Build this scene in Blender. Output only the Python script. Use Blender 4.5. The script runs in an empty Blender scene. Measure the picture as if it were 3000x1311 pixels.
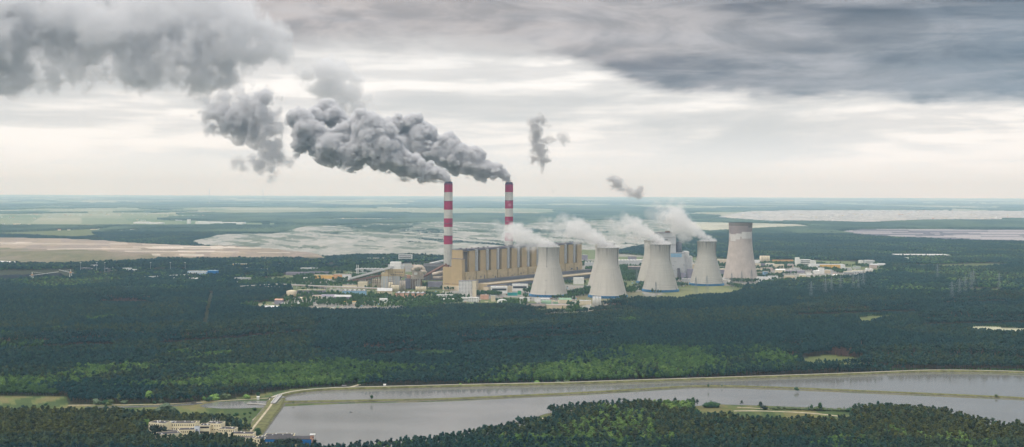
import bpy, bmesh, math, random
import numpy as np
from mathutils import Matrix, Vector

SC = bpy.context.scene
COL = SC.collection
rnd = random.Random(7)
RNG = np.random.default_rng(11)

# ---------------------------------------------------------------- camera
F, H = 3600.0, 268.0                 # focal length in photo pixels, eye height in metres
PHI = math.atan(11.0 / 3000.0)       # the camera leans a touch
CP, SP = math.cos(PHI), math.sin(PHI)
cam_data = bpy.data.cameras.new('camera')
cam = bpy.data.objects.new('camera', cam_data)
COL.objects.link(cam)
cam_data.sensor_width = 36.0
cam_data.lens = 36.0 * F / 3000.0
cam_data.shift_y = -91.0 / 3000.0
cam_data.clip_start = 1.0
cam_data.clip_end = 400000.0
cam.matrix_world = Matrix(((CP, -SP, 0, 0), (0, 0, -1, 0), (SP, CP, 0, H), (0, 0, 0, 1)))
SC.camera = cam

# ---------------------------------------------------------------- exposure
SC.view_settings.view_transform = 'Standard'
SC.view_settings.look = 'None'
SC.view_settings.exposure = 0.08
SC.view_settings.gamma = 1.0
SC.view_settings.use_curve_mapping = False
SC.cycles.volume_bounces = 4
SC.cycles.volume_step_rate = 1.0
SC.cycles.max_bounces = 6
SC.cycles.diffuse_bounces = 2
SC.cycles.use_denoising = True

# ---------------------------------------------------------------- node helper
def N(nt, t, **kw):
    n = nt.nodes.new(t)
    for k, v in kw.items():
        if k.startswith('i_'):
            key = k[2:]
            key = int(key) if key.isdigit() else key.replace('_', ' ')
            n.inputs[key].default_value = v
        else:
            setattr(n, k, v)
    return n
def math_node(nt, op, a, b=None, c=None, clamp=False):
    n = nt.nodes.new('ShaderNodeMath'); n.operation = op; n.use_clamp = clamp
    for i, v in enumerate((a, b, c)):
        if v is None: continue
        if isinstance(v, (int, float)): n.inputs[i].default_value = v
        else: nt.links.new(v, n.inputs[i])
    return n.outputs[0]
def mix_col(nt, fac, a, b, blend='MIX'):
    n = nt.nodes.new('ShaderNodeMix'); n.data_type = 'RGBA'; n.blend_type = blend
    for sock, v in ((n.inputs[0], fac), (n.inputs[6], a), (n.inputs[7], b)):
        if isinstance(v, (int, float)): sock.default_value = v
        elif isinstance(v, tuple): sock.default_value = (*v, 1.0) if len(v) == 3 else v
        else: nt.links.new(v, sock)
    return n.outputs[2]
def maprange(nt, v, a, b, c=0.0, d=1.0, smooth=True):
    n = nt.nodes.new('ShaderNodeMapRange')
    n.interpolation_type = 'SMOOTHSTEP' if smooth else 'LINEAR'
    nt.links.new(v, n.inputs[0])
    for i, x in enumerate((a, b, c, d)): 
        if isinstance(x, (int, float)): n.inputs[i + 1].default_value = x
        else: nt.links.new(x, n.inputs[i + 1])
    return n.outputs[0]
def noise(nt, vec, scale, detail=4.0, rough=0.55, dist=0.0, dim='3D'):
    n = nt.nodes.new('ShaderNodeTexNoise'); n.noise_dimensions = dim
    if vec is not None: nt.links.new(vec, n.inputs['Vector'])
    n.inputs['Scale'].default_value = scale; n.inputs['Detail'].default_value = detail
    n.inputs['Roughness'].default_value = rough; n.inputs['Distortion'].default_value = dist
    return n.outputs[0]

# ---------------------------------------------------------------- sky: an overcast deck over a Nishita sky
SUN_EL, SUN_AZ = math.radians(55), math.radians(-120)   # azimuth from +Y towards +X
world = bpy.data.worlds.new('World'); SC.world = world; world.use_nodes = True
nt = world.node_tree; nt.nodes.clear()
out = N(nt, 'ShaderNodeOutputWorld'); bg = N(nt, 'ShaderNodeBackground')
bg.inputs['Strength'].default_value = 0.1
nt.links.new(bg.outputs[0], out.inputs[0])
sky = N(nt, 'ShaderNodeTexSky'); sky.sky_type = 'NISHITA'; sky.sun_disc = False
sky.sun_elevation = SUN_EL; sky.sun_rotation = SUN_AZ; sky.air_density = 1.0; sky.dust_density = 2.0
tc = N(nt, 'ShaderNodeTexCoord'); sep = N(nt, 'ShaderNodeSeparateXYZ')
nt.links.new(tc.outputs['Generated'], sep.inputs[0])
X, Y, Z = sep.outputs
az = math_node(nt, 'ARCTAN2', X, Y)
hor = math_node(nt, 'SQRT', math_node(nt, 'ADD', math_node(nt, 'MULTIPLY', X, X), math_node(nt, 'MULTIPLY', Y, Y)))
el = math_node(nt, 'ARCTAN2', math_node(nt, 'MAXIMUM', Z, 0.0), hor)
def skyvec(sa, se, off):
    c = N(nt, 'ShaderNodeCombineXYZ')
    # wrap round the horizon through sine and cosine so that no seam shows behind
    nt.links.new(math_node(nt, 'MULTIPLY', math_node(nt, 'SINE', az), sa), c.inputs[0])
    nt.links.new(math_node(nt, 'MULTIPLY', math_node(nt, 'COSINE', az), sa), c.inputs[1])
    nt.links.new(math_node(nt, 'ADD', math_node(nt, 'MULTIPLY', el, se), off), c.inputs[2])
    return c.outputs[0]
n_edge = noise(nt, skyvec(4.5, 22.0, 3.1), 1.0, 8.0, 0.6)
n_broad = noise(nt, skyvec(3.6, 20.0, 8.3), 1.0, 6.0, 0.52, 0.3)
n_streak = noise(nt, skyvec(7.0, 70.0, 1.7), 1.0, 7.0, 0.58, 0.3)
n_puff = noise(nt, skyvec(11.0, 38.0, 21.0), 1.0, 8.0, 0.62, 0.5)
# the dark sheet: its lower edge sinks towards +X (the side away from the sun) and lifts towards -X
saz = math_node(nt, 'SINE', az)
edge = math_node(nt, 'SUBTRACT', 0.104, math_node(nt, 'MULTIPLY', maprange(nt, saz, 0.03, 0.13), 0.027))
edge = math_node(nt, 'SUBTRACT', edge, math_node(nt, 'MULTIPLY', maprange(nt, saz, 0.22, 0.50), 0.014))
edge = math_node(nt, 'SUBTRACT', edge, math_node(nt, 'MULTIPLY', maprange(nt, saz, -0.16, -0.36), 0.026))
edge = math_node(nt, 'ADD', edge, math_node(nt, 'MULTIPLY', math_node(nt, 'SUBTRACT', n_edge, 0.5), 0.05))
edge = math_node(nt, 'ADD', edge, math_node(nt, 'MULTIPLY', math_node(nt, 'SUBTRACT', n_puff, 0.5), 0.02))
rise = math_node(nt, 'SUBTRACT', el, edge)
dark = maprange(nt, rise, -0.003, maprange(nt, saz, -0.05, 0.12, 0.03, 0.010))
side = maprange(nt, math_node(nt, 'SINE', az), -0.05, 0.55)              # bluer and heavier towards +X
deep = maprange(nt, rise, 0.0, 0.10)
lite_c = mix_col(nt, maprange(nt, n_streak, 0.42, 0.60), (0.78, 0.77, 0.76), (1.06, 1.045, 1.02))
lite_c = mix_col(nt, maprange(nt, n_broad, 0.45, 0.62), lite_c, (0.62, 0.62, 0.615))
warm = maprange(nt, el, 0.055, 0.0)
lite_c = mix_col(nt, math_node(nt, 'MULTIPLY', warm, 0.75), lite_c, (1.20, 1.25, 1.33))
grey_c = mix_col(nt, maprange(nt, n_broad, 0.38, 0.60), (0.150, 0.132, 0.140), (0.42, 0.385, 0.38))
blue_c = mix_col(nt, maprange(nt, n_broad, 0.36, 0.64), (0.026, 0.058, 0.100), (0.115, 0.150, 0.20))
heavy = mix_col(nt, side, grey_c, blue_c)
heavy = mix_col(nt, math_node(nt, 'MULTIPLY', maprange(nt, n_streak, 0.46, 0.62), 0.28), heavy, (0.42, 0.42, 0.45))
high = mix_col(nt, maprange(nt, n_puff, 0.35, 0.65), (0.95, 0.97, 1.0), (1.45, 1.45, 1.45))
high = mix_col(nt, math_node(nt, 'MULTIPLY', maprange(nt, saz, 0.05, 0.4), maprange(nt, el, 0.6, 0.3)), high, (0.36, 0.40, 0.47))
heavy = mix_col(nt, 1.0, heavy, mix_col(nt, maprange(nt, n_puff, 0.36, 0.64), (0.80, 0.80, 0.81), (1.32, 1.31, 1.29)), 'MULTIPLY')
heavy = mix_col(nt, math_node(nt, 'MULTIPLY', maprange(nt, saz, -0.16, -0.36), 0.55), heavy, (0.52, 0.52, 0.515))
clouds = mix_col(nt, dark, lite_c, heavy)
clouds = mix_col(nt, maprange(nt, el, 0.165, 0.30), clouds, high)
cl10 = mix_col(nt, 1.0, clouds, (10.0, 10.0, 10.0), 'MULTIPLY')
cov = mix_col(nt, 0.98, sky.outputs[0], cl10)
nt.links.new(cov, bg.inputs['Color'])

sun_data = bpy.data.lights.new('sun', 'SUN'); sun = bpy.data.objects.new('sun', sun_data); COL.objects.link(sun)
sun_data.energy = 1.5; sun_data.angle = math.radians(10); sun_data.color = (1.0, 0.955, 0.89)
sd = Vector((math.sin(SUN_AZ) * math.cos(SUN_EL), math.cos(SUN_AZ) * math.cos(SUN_EL), math.sin(SUN_EL)))
sun.rotation_euler = sd.to_track_quat('Z', 'Y').to_euler()

# ---------------------------------------------------------------- pixels to places
def E(px): return 559.0 + px * 11.0 / 3000.0
def lev(px, py):
    a = np.asarray(px, float) - 1500.0; b = np.asarray(py, float) - 564.5
    return a * CP + b * SP, -a * SP + b * CP
def gp(px, py, z=0.0):
    a, b = lev(px, py); t = (H - z) / b
    return np.stack([a * t, F * t, np.full_like(np.asarray(t, float), z) + 0 * t], -1)
def at(px, py, D):
    a, b = lev(px, py)
    return Vector((float(a) * D / F, D, H - float(b) * D / F))
def dist(py, px=1500.0): return float(H * F / lev(px, py)[1])
def proj(x, y, z=0.0):
    a = x * F / y; b = (H - z) * F / y
    return 1500.0 + a * CP - b * SP, 564.5 + a * SP + b * CP
def inpoly(px, py, poly):
    px = np.asarray(px, float); py = np.asarray(py, float); r = np.zeros(px.shape, bool)
    n = len(poly)
    for i in range(n):
        x0, y0 = poly[i]; x1, y1 = poly[(i + 1) % n]
        if y0 == y1: continue
        c = ((y0 > py) != (y1 > py)) & (px < (x1 - x0) * (py - y0) / (y1 - y0) + x0)
        r ^= c
    return r
def vnoise(x, y, seed=0):
    # smooth value noise on numpy arrays
    def h(i, j):
        v = (i * 374761393 + j * 668265263 + seed * 974634777) & 0xffffffff
        v = ((v ^ (v >> 13)) * 1274126177) & 0xffffffff
        return ((v ^ (v >> 16)) & 0xffff) / 65535.0
    xi = np.floor(x).astype(np.int64); yi = np.floor(y).astype(np.int64)
    fx = x - xi; fy = y - yi
    fx = fx * fx * (3 - 2 * fx); fy = fy * fy * (3 - 2 * fy)
    a = h(xi, yi) * (1 - fx) + h(xi + 1, yi) * fx
    b = h(xi, yi + 1) * (1 - fx) + h(xi + 1, yi + 1) * fx
    return a * (1 - fy) + b * fy
def fbm(x, y, oct=4, seed=0):
    s = 0; w = 0.5; t = 0
    for k in range(oct):
        s = s + w * vnoise(x * 2 ** k, y * 2 ** k, seed + k); t += w; w *= 0.5
    return s / t

FOOT = []        # (x, y, radius) of everything the forest must leave room for
# ---------------------------------------------------------------- object helpers
def tag(o, label=None, cat=None, group=None, kind=None):
    if label: o['label'] = label
    if cat: o['category'] = cat
    if group: o['group'] = group
    if kind: o['kind'] = kind
    return o
def new_obj(name, me, parent=None, mat=None):
    if mat is not None and me is not None and not me.materials: me.materials.append(mat)
    o = bpy.data.objects.new(name, me); COL.objects.link(o)
    if parent is not None: o.parent = parent
    return o
def mesh_np(name, V, Fq, mats=None, smooth=False):
    me = bpy.data.meshes.new(name)
    V = np.asarray(V, np.float32); Fq = np.asarray(Fq, np.int32)
    me.vertices.add(len(V)); me.vertices.foreach_set('co', V.ravel())
    k = Fq.shape[1]
    me.loops.add(Fq.size); me.loops.foreach_set('vertex_index', Fq.ravel())
    me.polygons.add(len(Fq)); me.polygons.foreach_set('loop_start', np.arange(0, Fq.size, k, dtype=np.int32))
    if smooth: me.polygons.foreach_set('use_smooth', np.ones(len(Fq), bool))
    me.update(calc_edges=True)
    return me
def thing(name, label, cat, loc=(0, 0, 0), rz=0.0, group=None):
    o = bpy.data.objects.new(name, None); COL.objects.link(o)
    o.location = loc; o.rotation_euler = (0, 0, rz); o.empty_display_size = 5
    return tag(o, label, cat, group)
class MB:
    """collects boxes, prisms and tubes; build() links them as ONE mesh object"""
    def __init__(s): s.v = []; s.f = []; s.mi = []; s.sm = []; s.m = 0; s.smooth = False
    def mat(s, i): s.m = i; return s
    def add(s, vs, fs):
        n = len(s.v); s.v += [tuple(v) for v in vs]
        for f in fs: s.f.append(tuple(n + i for i in f)); s.mi.append(s.m); s.sm.append(s.smooth)
        return s
    def box(s, x0, x1, y0, y1, z0, z1):
        return s.add([(x0,y0,z0),(x1,y0,z0),(x1,y1,z0),(x0,y1,z0),(x0,y0,z1),(x1,y0,z1),(x1,y1,z1),(x0,y1,z1)],
                     [(0,3,2,1),(4,5,6,7),(0,1,5,4),(1,2,6,5),(2,3,7,6),(3,0,4,7)])
    def obox(s, p, q, w, h, up=(0, 0, 1)):
        # bar from p to q, w wide and h high about its axis
        p = Vector(p); q = Vector(q); d = (q - p).normalized(); u = Vector(up)
        sd_ = d.cross(u)
        if sd_.length < 1e-4: sd_ = d.cross(Vector((1, 0, 0)))
        sd_.normalize(); u = sd_.cross(d).normalized()
        a = sd_ * w / 2; b = u * h / 2
        vs = [p-a-b, p+a-b, p+a+b, p-a+b, q-a-b, q+a-b, q+a+b, q-a+b]
        return s.add(vs, [(0,1,2,3),(7,6,5,4),(0,4,5,1),(1,5,6,2),(2,6,7,3),(3,7,4,0)])
    def prism(s, pts, z0, z1):
        n = len(pts)
        vs = [(x, y, z0) for x, y in pts] + [(x, y, z1) for x, y in pts]
        fs = [tuple(range(n - 1, -1, -1)), tuple(range(n, 2 * n))]
        fs += [(i, (i + 1) % n, n + (i + 1) % n, n + i) for i in range(n)]
        return s.add(vs, fs)
    def lathe(s, prof, n=24, cx=0, cy=0, caps=True):
        vs = []; fs = []
        for r, z in prof:
            for k in range(n):
                a = 2 * math.pi * k / n; vs.append((cx + r * math.cos(a), cy + r * math.sin(a), z))
        m = len(prof)
        for j in range(m - 1):
            for k in range(n):
                fs.append((j*n+k, j*n+(k+1)%n, (j+1)*n+(k+1)%n, (j+1)*n+k))
        if caps:
            fs.append(tuple(range(n - 1, -1, -1))); fs.append(tuple((m-1)*n + k for k in range(n)))
        return s.add(vs, fs)
    def tube(s, pts, r, n=8):
        vs = []; fs = []; pts = [Vector(p) for p in pts]
        for i, p in enumerate(pts):
            d = (pts[min(i+1, len(pts)-1)] - pts[max(i-1, 0)]).normalized()
            u = Vector((0, 0, 1)) if abs(d.z) < .95 else Vector((1, 0, 0))
            a = d.cross(u).normalized(); b = a.cross(d)
            rr = r[i] if isinstance(r, (list, tuple)) else r
            for k in range(n):
                t = 2 * math.pi * k / n; vs.append(p + a * math.cos(t) * rr + b * math.sin(t) * rr)
        m = len(pts)
        for j in range(m - 1):
            for k in range(n): fs.append((j*n+k, (j+1)*n+k, (j+1)*n+(k+1)%n, j*n+(k+1)%n))
        fs.append(tuple(range(n))); fs.append(tuple((m-1)*n + k for k in range(n - 1, -1, -1)))
        return s.add(vs, fs)
    def gable(s, x0, x1, y0, y1, z0, z1, axis='x'):
        if axis == 'x':
            ym = (y0 + y1) / 2
            return s.add([(x0,y0,z0),(x1,y0,z0),(x1,y1,z0),(x0,y1,z0),(x0,ym,z1),(x1,ym,z1)],
                         [(0,3,2,1),(0,1,5,4),(2,3,4,5),(1,2,5),(3,0,4)])
        xm = (x0 + x1) / 2
        return s.add([(x0,y0,z0),(x1,y0,z0),(x1,y1,z0),(x0,y1,z0),(xm,y0,z1),(xm,y1,z1)],
                     [(0,3,2,1),(0,4,5,3),(1,2,5,4),(0,1,4),(2,3,5)])
    def mesh(s, name, mats):
        me = bpy.data.meshes.new(name); me.from_pydata(s.v, [], s.f)
        for m in (mats if isinstance(mats, (list, tuple)) else [mats]): me.materials.append(m)
        me.polygons.foreach_set('material_index', s.mi); me.polygons.foreach_set('use_smooth', s.sm)
        me.update(); return me
    def build(s, name, mats, parent=None, loc=(0, 0, 0), rz=0.0):
        o = new_obj(name, s.mesh(name, mats), parent); o.location = loc; o.rotation_euler = (0, 0, rz)
        return o

# ---------------------------------------------------------------- materials
def mat(name, col, rough=0.8, var=0.0, scale=0.1, metal=0.0, streak=0.0, spec=0.3, coord='Object'):
    m = bpy.data.materials.new(name); m.use_nodes = True; t = m.node_tree
    b = t.nodes['Principled BSDF']; b.inputs['Roughness'].default_value = rough
    b.inputs['Metallic'].default_value = metal; b.inputs['Specular IOR Level'].default_value = spec
    b.inputs['Base Color'].default_value = (*col, 1)
    if var or streak:
        c = N(t, 'ShaderNodeTexCoord').outputs[coord]
        cur = col
        if var:
            f = maprange(t, noise(t, c, scale, 5.0, 0.6), 0.3, 0.7)
            cur = mix_col(t, f, tuple(x * (1 - var) for x in col), tuple(min(1, x * (1 + var)) for x in col))
        if streak:
            mp = N(t, 'ShaderNodeMapping'); mp.inputs['Scale'].default_value = (scale * 6, scale * 6, scale * 0.5)
            t.links.new(c, mp.inputs[0])
            f = maprange(t, noise(t, mp.outputs[0], 1.0, 4.0, 0.6), 0.45, 0.75)
            cur = mix_col(t, f, cur, tuple(x * (1 - streak) for x in col))
        if not isinstance(cur, tuple): t.links.new(cur, b.inputs['Base Color'])
    return m
# ---------------------------------------------------------------- haze: the air itself
def haze_box():
    me = MB().box(-86000, 86000, -3000, 84000, -6, 1020)
    m = bpy.data.materials.new('haze_air'); m.use_nodes = True; t = m.node_tree; t.nodes.clear()
    o = N(t, 'ShaderNodeOutputMaterial'); v = N(t, 'ShaderNodeVolumePrincipled')
    v.inputs['Color'].default_value = (0.47, 0.74, 1.0, 1)
    v.inputs['Absorption Color'].default_value = (1, 1, 1, 1)
    v.inputs['Density'].default_value = 4.3e-5
    v.inputs['Anisotropy'].default_value = 0.05
    t.links.new(v.outputs[0], o.inputs['Volume'])
    return tag(me.build('haze', m), 'thin blue haze of damp air over the whole plain', None, None, 'stuff')
haze_box()
# ---------------------------------------------------------------- where things lie (photo pixels of points on the ground)
LAKE_UP = [(835,1175),(828,1170),(838,1163),(860,1157),(907,1150),(994,1146),(1150,1143),(1300,1138),(1630,1132),(2150,1115),(2480,1104),(2600,1098),(2727,1094),(2860,1095),(3000,1099),(3400,1112),
           (3600,1230),(3400,1206),(3000,1165),(2645,1149),(2348,1136),(2150,1130),(2026,1130),(1729,1148),(1300,1169),(1000,1173)]
LAKE_LO = [(828,1192),(819,1196),(767,1270),(745,1330),(1000,1335),(1150,1318),(1300,1297),(1450,1272),(1535,1248),(1556,1233),(1575,1222),(1600,1213),(1700,1202),(1900,1196),(2050,1190),(2108,1186),
           (2249,1190),(2480,1200),(2530,1212),(2645,1208),(2770,1220),(2860,1247),(2940,1264),(3100,1262),(3300,1270),(3600,1300),
           (3600,1250),(3400,1214),(3000,1173),(2645,1158),(2348,1145),(2150,1138),(2026,1138),(1729,1157),(1300,1177),(1000,1184)]
POND = [(585,1191),(600,1184),(645,1178),(750,1175),(788,1176),(787,1182),(779,1195),(700,1198),(645,1198),(600,1195)]
CHANNEL = [(250,1193),(400,1190),(470,1188),(520,1186),(560,1182),(590,1180),(596,1183),(560,1188),(500,1191),(400,1195),(250,1197)]
MEADOW = [(-400,1160),(0,1160),(140,1161),(195,1164),(200,1185),(330,1185),(560,1183),(600,1173),(700,1166),(770,1153),(850,1142),(917,1136),(1000,1134),(1060,1134),(1150,1133),(1300,1131),(1630,1124),(2150,1108),(2480,1096),(2727,1086),(3000,1091),(3600,1113),
          (3600,1330),(3000,1330),(830,1300),(745,1330),(735,1275),(640,1240),(560,1238),(300,1226),(0,1225),(-400,1225)]
GRASS_SPIT = [(2040,1188),(2108,1184),(2249,1189),(2480,1199),(2500,1208),(2494,1228),(2480,1246),(2300,1248),(2070,1236),(2050,1210)]
TIP = [(1552,1236),(1560,1228),(1590,1214),(1610,1220),(1608,1236),(1640,1247),(1560,1250)]
HOTEL_LOT = [(425,1262),(560,1266),(640,1268),(700,1276),(775,1282),(900,1296),(930,1330),(790,1330),(640,1300),(430,1296)]
PLANT = [(700,906),(780,914),(1000,918),(1200,915),(1320,902),(1500,902),(1560,915),(1680,922),(1735,912),(1873,882),(1980,885),(2129,870),(2165,862),(2190,842),(2257,836),(2340,830),(2440,824),(2530,812),(2600,793),
         (2560,768),(2330,762),(2200,766),(2080,756),(1900,752),(1840,746),(1720,742),(1500,760),(1340,765),(1200,772),(1060,780),(1000,786),(880,796),(830,806),(700,830),(690,842),(830,838),(860,855),(820,880),(720,893)]
CLEARINGS = [[(2338,1058),(2350,1050),(2427,1040),(2543,1053),(2520,1075),(2369,1083)],
             [(2477,934),(2543,928),(2687,922),(2700,932),(2582,944),(2536,956)],
             [(2790,964),(2873,957),(3000,963),(3100,965),(3100,990),(2893,980)],
             [(2873,897),(2947,895),(2960,902),(2890,908)],
             [(2790,850),(2873,846),(2990,848),(2990,856),(2850,858)],
             [(2640,778),(2900,772),(2990,778),(2930,786),(2700,786)]]
YOUNG = [[(342,899),(373,891),(408,897),(420,912),(350,914)],
         [(-50,1042),(0,1040),(330,1028),(330,1014),(200,1018),(0,1026),(-50,1028)],
         [(460,1030),(700,1012),(930,988),(930,978),(700,996),(460,1012)],
         [(1075,1060),(1235,1044),(1235,1030),(1075,1046)],
         [(1350,1024),(1600,1004),(1780,992),(1780,984),(1600,992),(1350,1010)],
         [(1495,944),(1830,920),(1830,912),(1495,934)],
         [(285,900),(440,900),(440,888),(285,888)],
         [(2300,1056),(2345,1052),(2345,1040),(2300,1044)],
         [(2430,1072),(2530,1070),(2520,1056),(2440,1058)],
         [(2330,942),(2690,926),(2690,916),(2330,928)],
         [(2700,966),(3050,962),(3050,950),(2700,956)],
         [(2760,902),(3000,892),(3000,884),(2760,892)],
         [(2300,1086),(3000,1092),(3000,1086),(2300,1080)]]
RIDES = [((0,978),(1000,930)),((900,985),(2000,925)),((600,960),(620,860)),((1800,905),(3000,985)),((100,935),(900,905)),((1250,1040),(2100,990)),
         ((2100,905),(2900,870)),((1650,1060),(2350,1010)),((200,1060),(1000,1035)),((0,870),(640,860)),((1900,1000),(3000,1030)),((2250,850),(3000,830))]
LAGOON = [(2440,680),(2520,672),(2640,671),(2850,673),(3100,672),(3400,672),(3400,716),(3100,715),(2900,711),(2750,705),(2600,698),(2500,690)]
PARK = [(-300,770),(180,772),(460,765),(700,762),(830,762),(1000,760),(1330,760),(1330,790),(1060,800),(880,806),(830,830),(700,842),(600,830),(400,828),(-300,838)]

# ---------------------------------------------------------------- land cover of the plain
C_FLOOR = (0.040, 0.045, 0.022); C_GRASS = (0.112, 0.132, 0.048); C_FIELD = (0.14, 0.20, 0.10); C_PALE = (0.36, 0.36, 0.26)
C_SAND = (0.29, 0.24, 0.185); C_CHALK = (0.36, 0.355, 0.33); C_OLIVE = (0.13, 0.135, 0.065); C_YARD = (0.27, 0.26, 0.235); C_ASH = (0.125, 0.115, 0.14)
C_WOOD = (0.028, 0.055, 0.034)
SAND = [(-700,700),(0,702),(186,705),(311,710),(435,719),(560,727),(684,733),(800,740),(900,750),(960,762),(800,762),(622,763),(466,762),(311,764),(200,762),(0,750),(-700,750)]
OLIVE = [(-700,736),(0,736),(150,742),(311,748),(440,756),(466,766),(311,772),(160,778),(0,776),(-700,776)]
PIT = [(560,712),(640,694),(800,688),(900,668),(1100,660),(1300,655),(1500,655),(1700,650),(1900,648),(2010,662),(2010,690),(1960,704),(1900,720),(1800,742),(1700,748),(1500,752),(1300,756),(1200,752),(1050,752),(950,758),(800,742),(684,735),(600,728)]
PIT_FAR = [(2080,640),(2180,622),(2300,617),(2600,616),(2900,618),(3500,620),(3500,642),(2900,643),(2700,646),(2560,652),(2400,651),(2260,650),(2150,648)]
STRIP_R = [(2010,650),(2330,656),(2400,668),(2250,672),(2080,682),(1990,676)]
FIELDS_L = [[(-400,690),(0,690),(160,697),(220,700),(290,694),(270,684),(330,670),(345,668),(150,676),(0,682),(-400,684)],
            [(-400,640),(0,640),(180,644),(330,634),(520,629),(420,624),(200,625),(60,628),(-400,632)],
            [(300,682),(430,671),(600,673),(420,677),(330,684)],[(580,612),(800,610),(900,618),(640,620)],[(1100,612),(1500,610),(1700,616),(1300,620)]]
def forest_far(px, py, x, y):
    """True where far woods stand on the plain"""
    n = fbm(x / 1500.0, y / 2400.0, 5, 5)
    f = n > 0.50
    for p in FIELDS_L: f &= ~inpoly(px, py, p)
    f &= ~(inpoly(px, py, SAND) | inpoly(px, py, OLIVE) | inpoly(px, py, PIT_FAR) | inpoly(px, py, LAGOON) | inpoly(px, py, STRIP_R))
    near = (py > 664) & ~inpoly(px, py, PIT)
    keep = ~(inpoly(px, py, SAND) | inpoly(px, py, OLIVE) | inpoly(px, py, LAGOON) | inpoly(px, py, STRIP_R) | inpoly(px, py, PIT_FAR))
    for p in FIELDS_L + CLEARINGS: keep &= ~inpoly(px, py, p)
    f = np.where(near, keep, f)
    f = np.where(inpoly(px, py, PIT), (fbm(x / 110.0, y / 600.0, 5, 19) > np.interp(py, [650, 690, 715, 750], [0.44, 0.47, 0.56, 0.66])), f)
    # the ridge before the far pit and the wooded band behind the chimneys
    band = inpoly(px, py, [(1450,632),(2000,640),(2090,640),(2250,652),(2420,655),(2560,655),(2700,648),(3500,645),(3500,668),(2440,668),(2330,657),(2010,650),(1700,648),(1450,642),(1000,640),(700,652),(600,652),(900,628)])
    return f | band
def build_ground():
    ys = np.concatenate([np.arange(12.0, 100, 1.0), np.arange(100, 300, 2.0), np.arange(300, 1060, 5.0)])   # rows thin out with distance
    xs = np.concatenate([np.linspace(-3600, -1650, 40), np.arange(-1640, 1641, 4.0), np.linspace(1650, 3600, 40)])
    D = H * F / ys
    X = xs[None, :] * D[:, None] / F; Y = np.repeat(D[:, None], len(xs), 1)
    PX, PY = proj(X, Y)
    n1 = fbm(X / 300.0, Y / 420.0, 4, 1); n2 = fbm(X / 900.0, Y / 1500.0, 4, 2); n3 = fbm(X / 45.0, Y / 260.0, 4, 3)
    c = np.zeros(X.shape + (3,)); c[:] = C_FLOOR
    h = np.zeros(X.shape)
    def put(mask, col, jit=0.0):
        c[mask] = np.array(col) * (1 + jit * (n1[mask] - 0.5)[:, None] * 2)
    far = PY < 760
    # fields: long patchwork strips turned a little
    u = np.floor(X / 420.0 + 0.35 * Y / 420.0); v = np.floor(Y / 1100.0 + 3 * vnoise(X / 3000.0, Y / 5000.0, 8))
    hsh = (np.abs(np.sin(u * 12.9898 + v * 78.233) * 43758.5453) % 1.0)
    cf = np.array(C_FIELD)[None, None] * (1 - hsh[..., None]) + np.array(C_PALE)[None, None] * hsh[..., None]
    c[far] = cf[far] * 0.85
    put((PY < 760) & (PY > 664), C_GRASS)
    put(inpoly(PX, PY, SAND), C_SAND, 0.35)
    sc = inpoly(PX, PY, SAND) & (fbm((X + Y * .25) / 60.0, Y / 420.0, 5, 31) > 0.55); put(sc, (0.27, 0.225, 0.19))
    sc = inpoly(PX, PY, SAND) & (fbm(X / 500.0, Y / 60.0, 3, 33) > 0.62); put(sc, (0.52, 0.47, 0.41))
    ol = inpoly(PX, PY, OLIVE); mix = np.clip((n1 - 0.35) * 3, 0, 1)[..., None]
    c[ol] = (np.array(C_OLIVE) * mix + np.array(C_SAND) * 0.8 * (1 - mix))[ol]
    pit = inpoly(PX, PY, PIT); t = np.clip((n3 - 0.3) * 2.2, 0, 1)[..., None]
    c[pit] = (np.array(C_CHALK) * t + np.array((0.25, 0.26, 0.235)) * (1 - t))[pit]
    slant = fbm((X + Y * .55) / 80.0, (Y - X * .5) / 380.0, 5, 91); green = np.interp(PY, [650, 680, 705, 730, 752], [.58, .55, .47, .40, .32])
    veg = pit & (slant < green); c[veg] = np.array((0.125, 0.15, 0.115)) * (0.8 + .5 * n3[veg])[:, None]
    pf = inpoly(PX, PY, PIT_FAR); c[pf] = (np.array((0.46, 0.445, 0.42)) * t + np.array((0.27, 0.27, 0.26)) * (1 - t))[pf]
    put(inpoly(PX, PY, STRIP_R), (0.36, 0.36, 0.29), 0.4)
    lg = inpoly(PX, PY, LAGOON); s = fbm(X / 520.0 + Y / 900.0, Y / 210.0, 4, 44)
    put(lg, C_ASH, 0.3); put(lg & (s > 0.54), (0.34, 0.32, 0.335)); put(lg & (np.abs(s - 0.54) < 0.012), (0.08, 0.075, 0.085))
    for p in CLEARINGS: put(inpoly(PX, PY, p), C_GRASS, 0.3)
    put(inpoly(PX, PY, CLEARINGS[2]), (0.36, 0.36, 0.26), 0.5)
    pl = inpoly(PX, PY, PLANT); put(pl, C_YARD, 0.25); put(pl & (n1 > 0.53), (0.13, 0.155, 0.07), 0.2)
    field_r = inpoly(PX, PY, [(1860,882),(1990,880),(2129,868),(2165,852),(2100,838),(2000,845),(1960,862),(1900,868)]); put(field_r, (0.16, 0.17, 0.085), 0.45)
    put(inpoly(PX, PY, [(1690,898),(1900,878),(1880,856),(1810,848),(1690,868)]), (0.20, 0.19, 0.11), 0.4)
    put(inpoly(PX, PY, [(690,900),(1010,912),(1010,902),(840,894),(720,890)]), (0.26, 0.245, 0.17), 0.2)
    put(inpoly(PX, PY, [(2330,742),(2640,744),(2640,752),(2330,750)]), (0.22, 0.24, 0.13), 0.3)
    mw = inpoly(PX, PY, MEADOW); put(mw, C_GRASS, 0.25)
    n4 = fbm(X / 26.0, Y / 45.0, 4, 61)
    put(mw & (n4 > 0.56), (0.155, 0.145, 0.062)); put(mw & (n4 < 0.42), (0.062, 0.092, 0.032))
    # relief: dumps and terraces of the open pit, gentle swells far off
    hs = np.where(inpoly(PX, PY, SAND), 1.0, 0.0)
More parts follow.
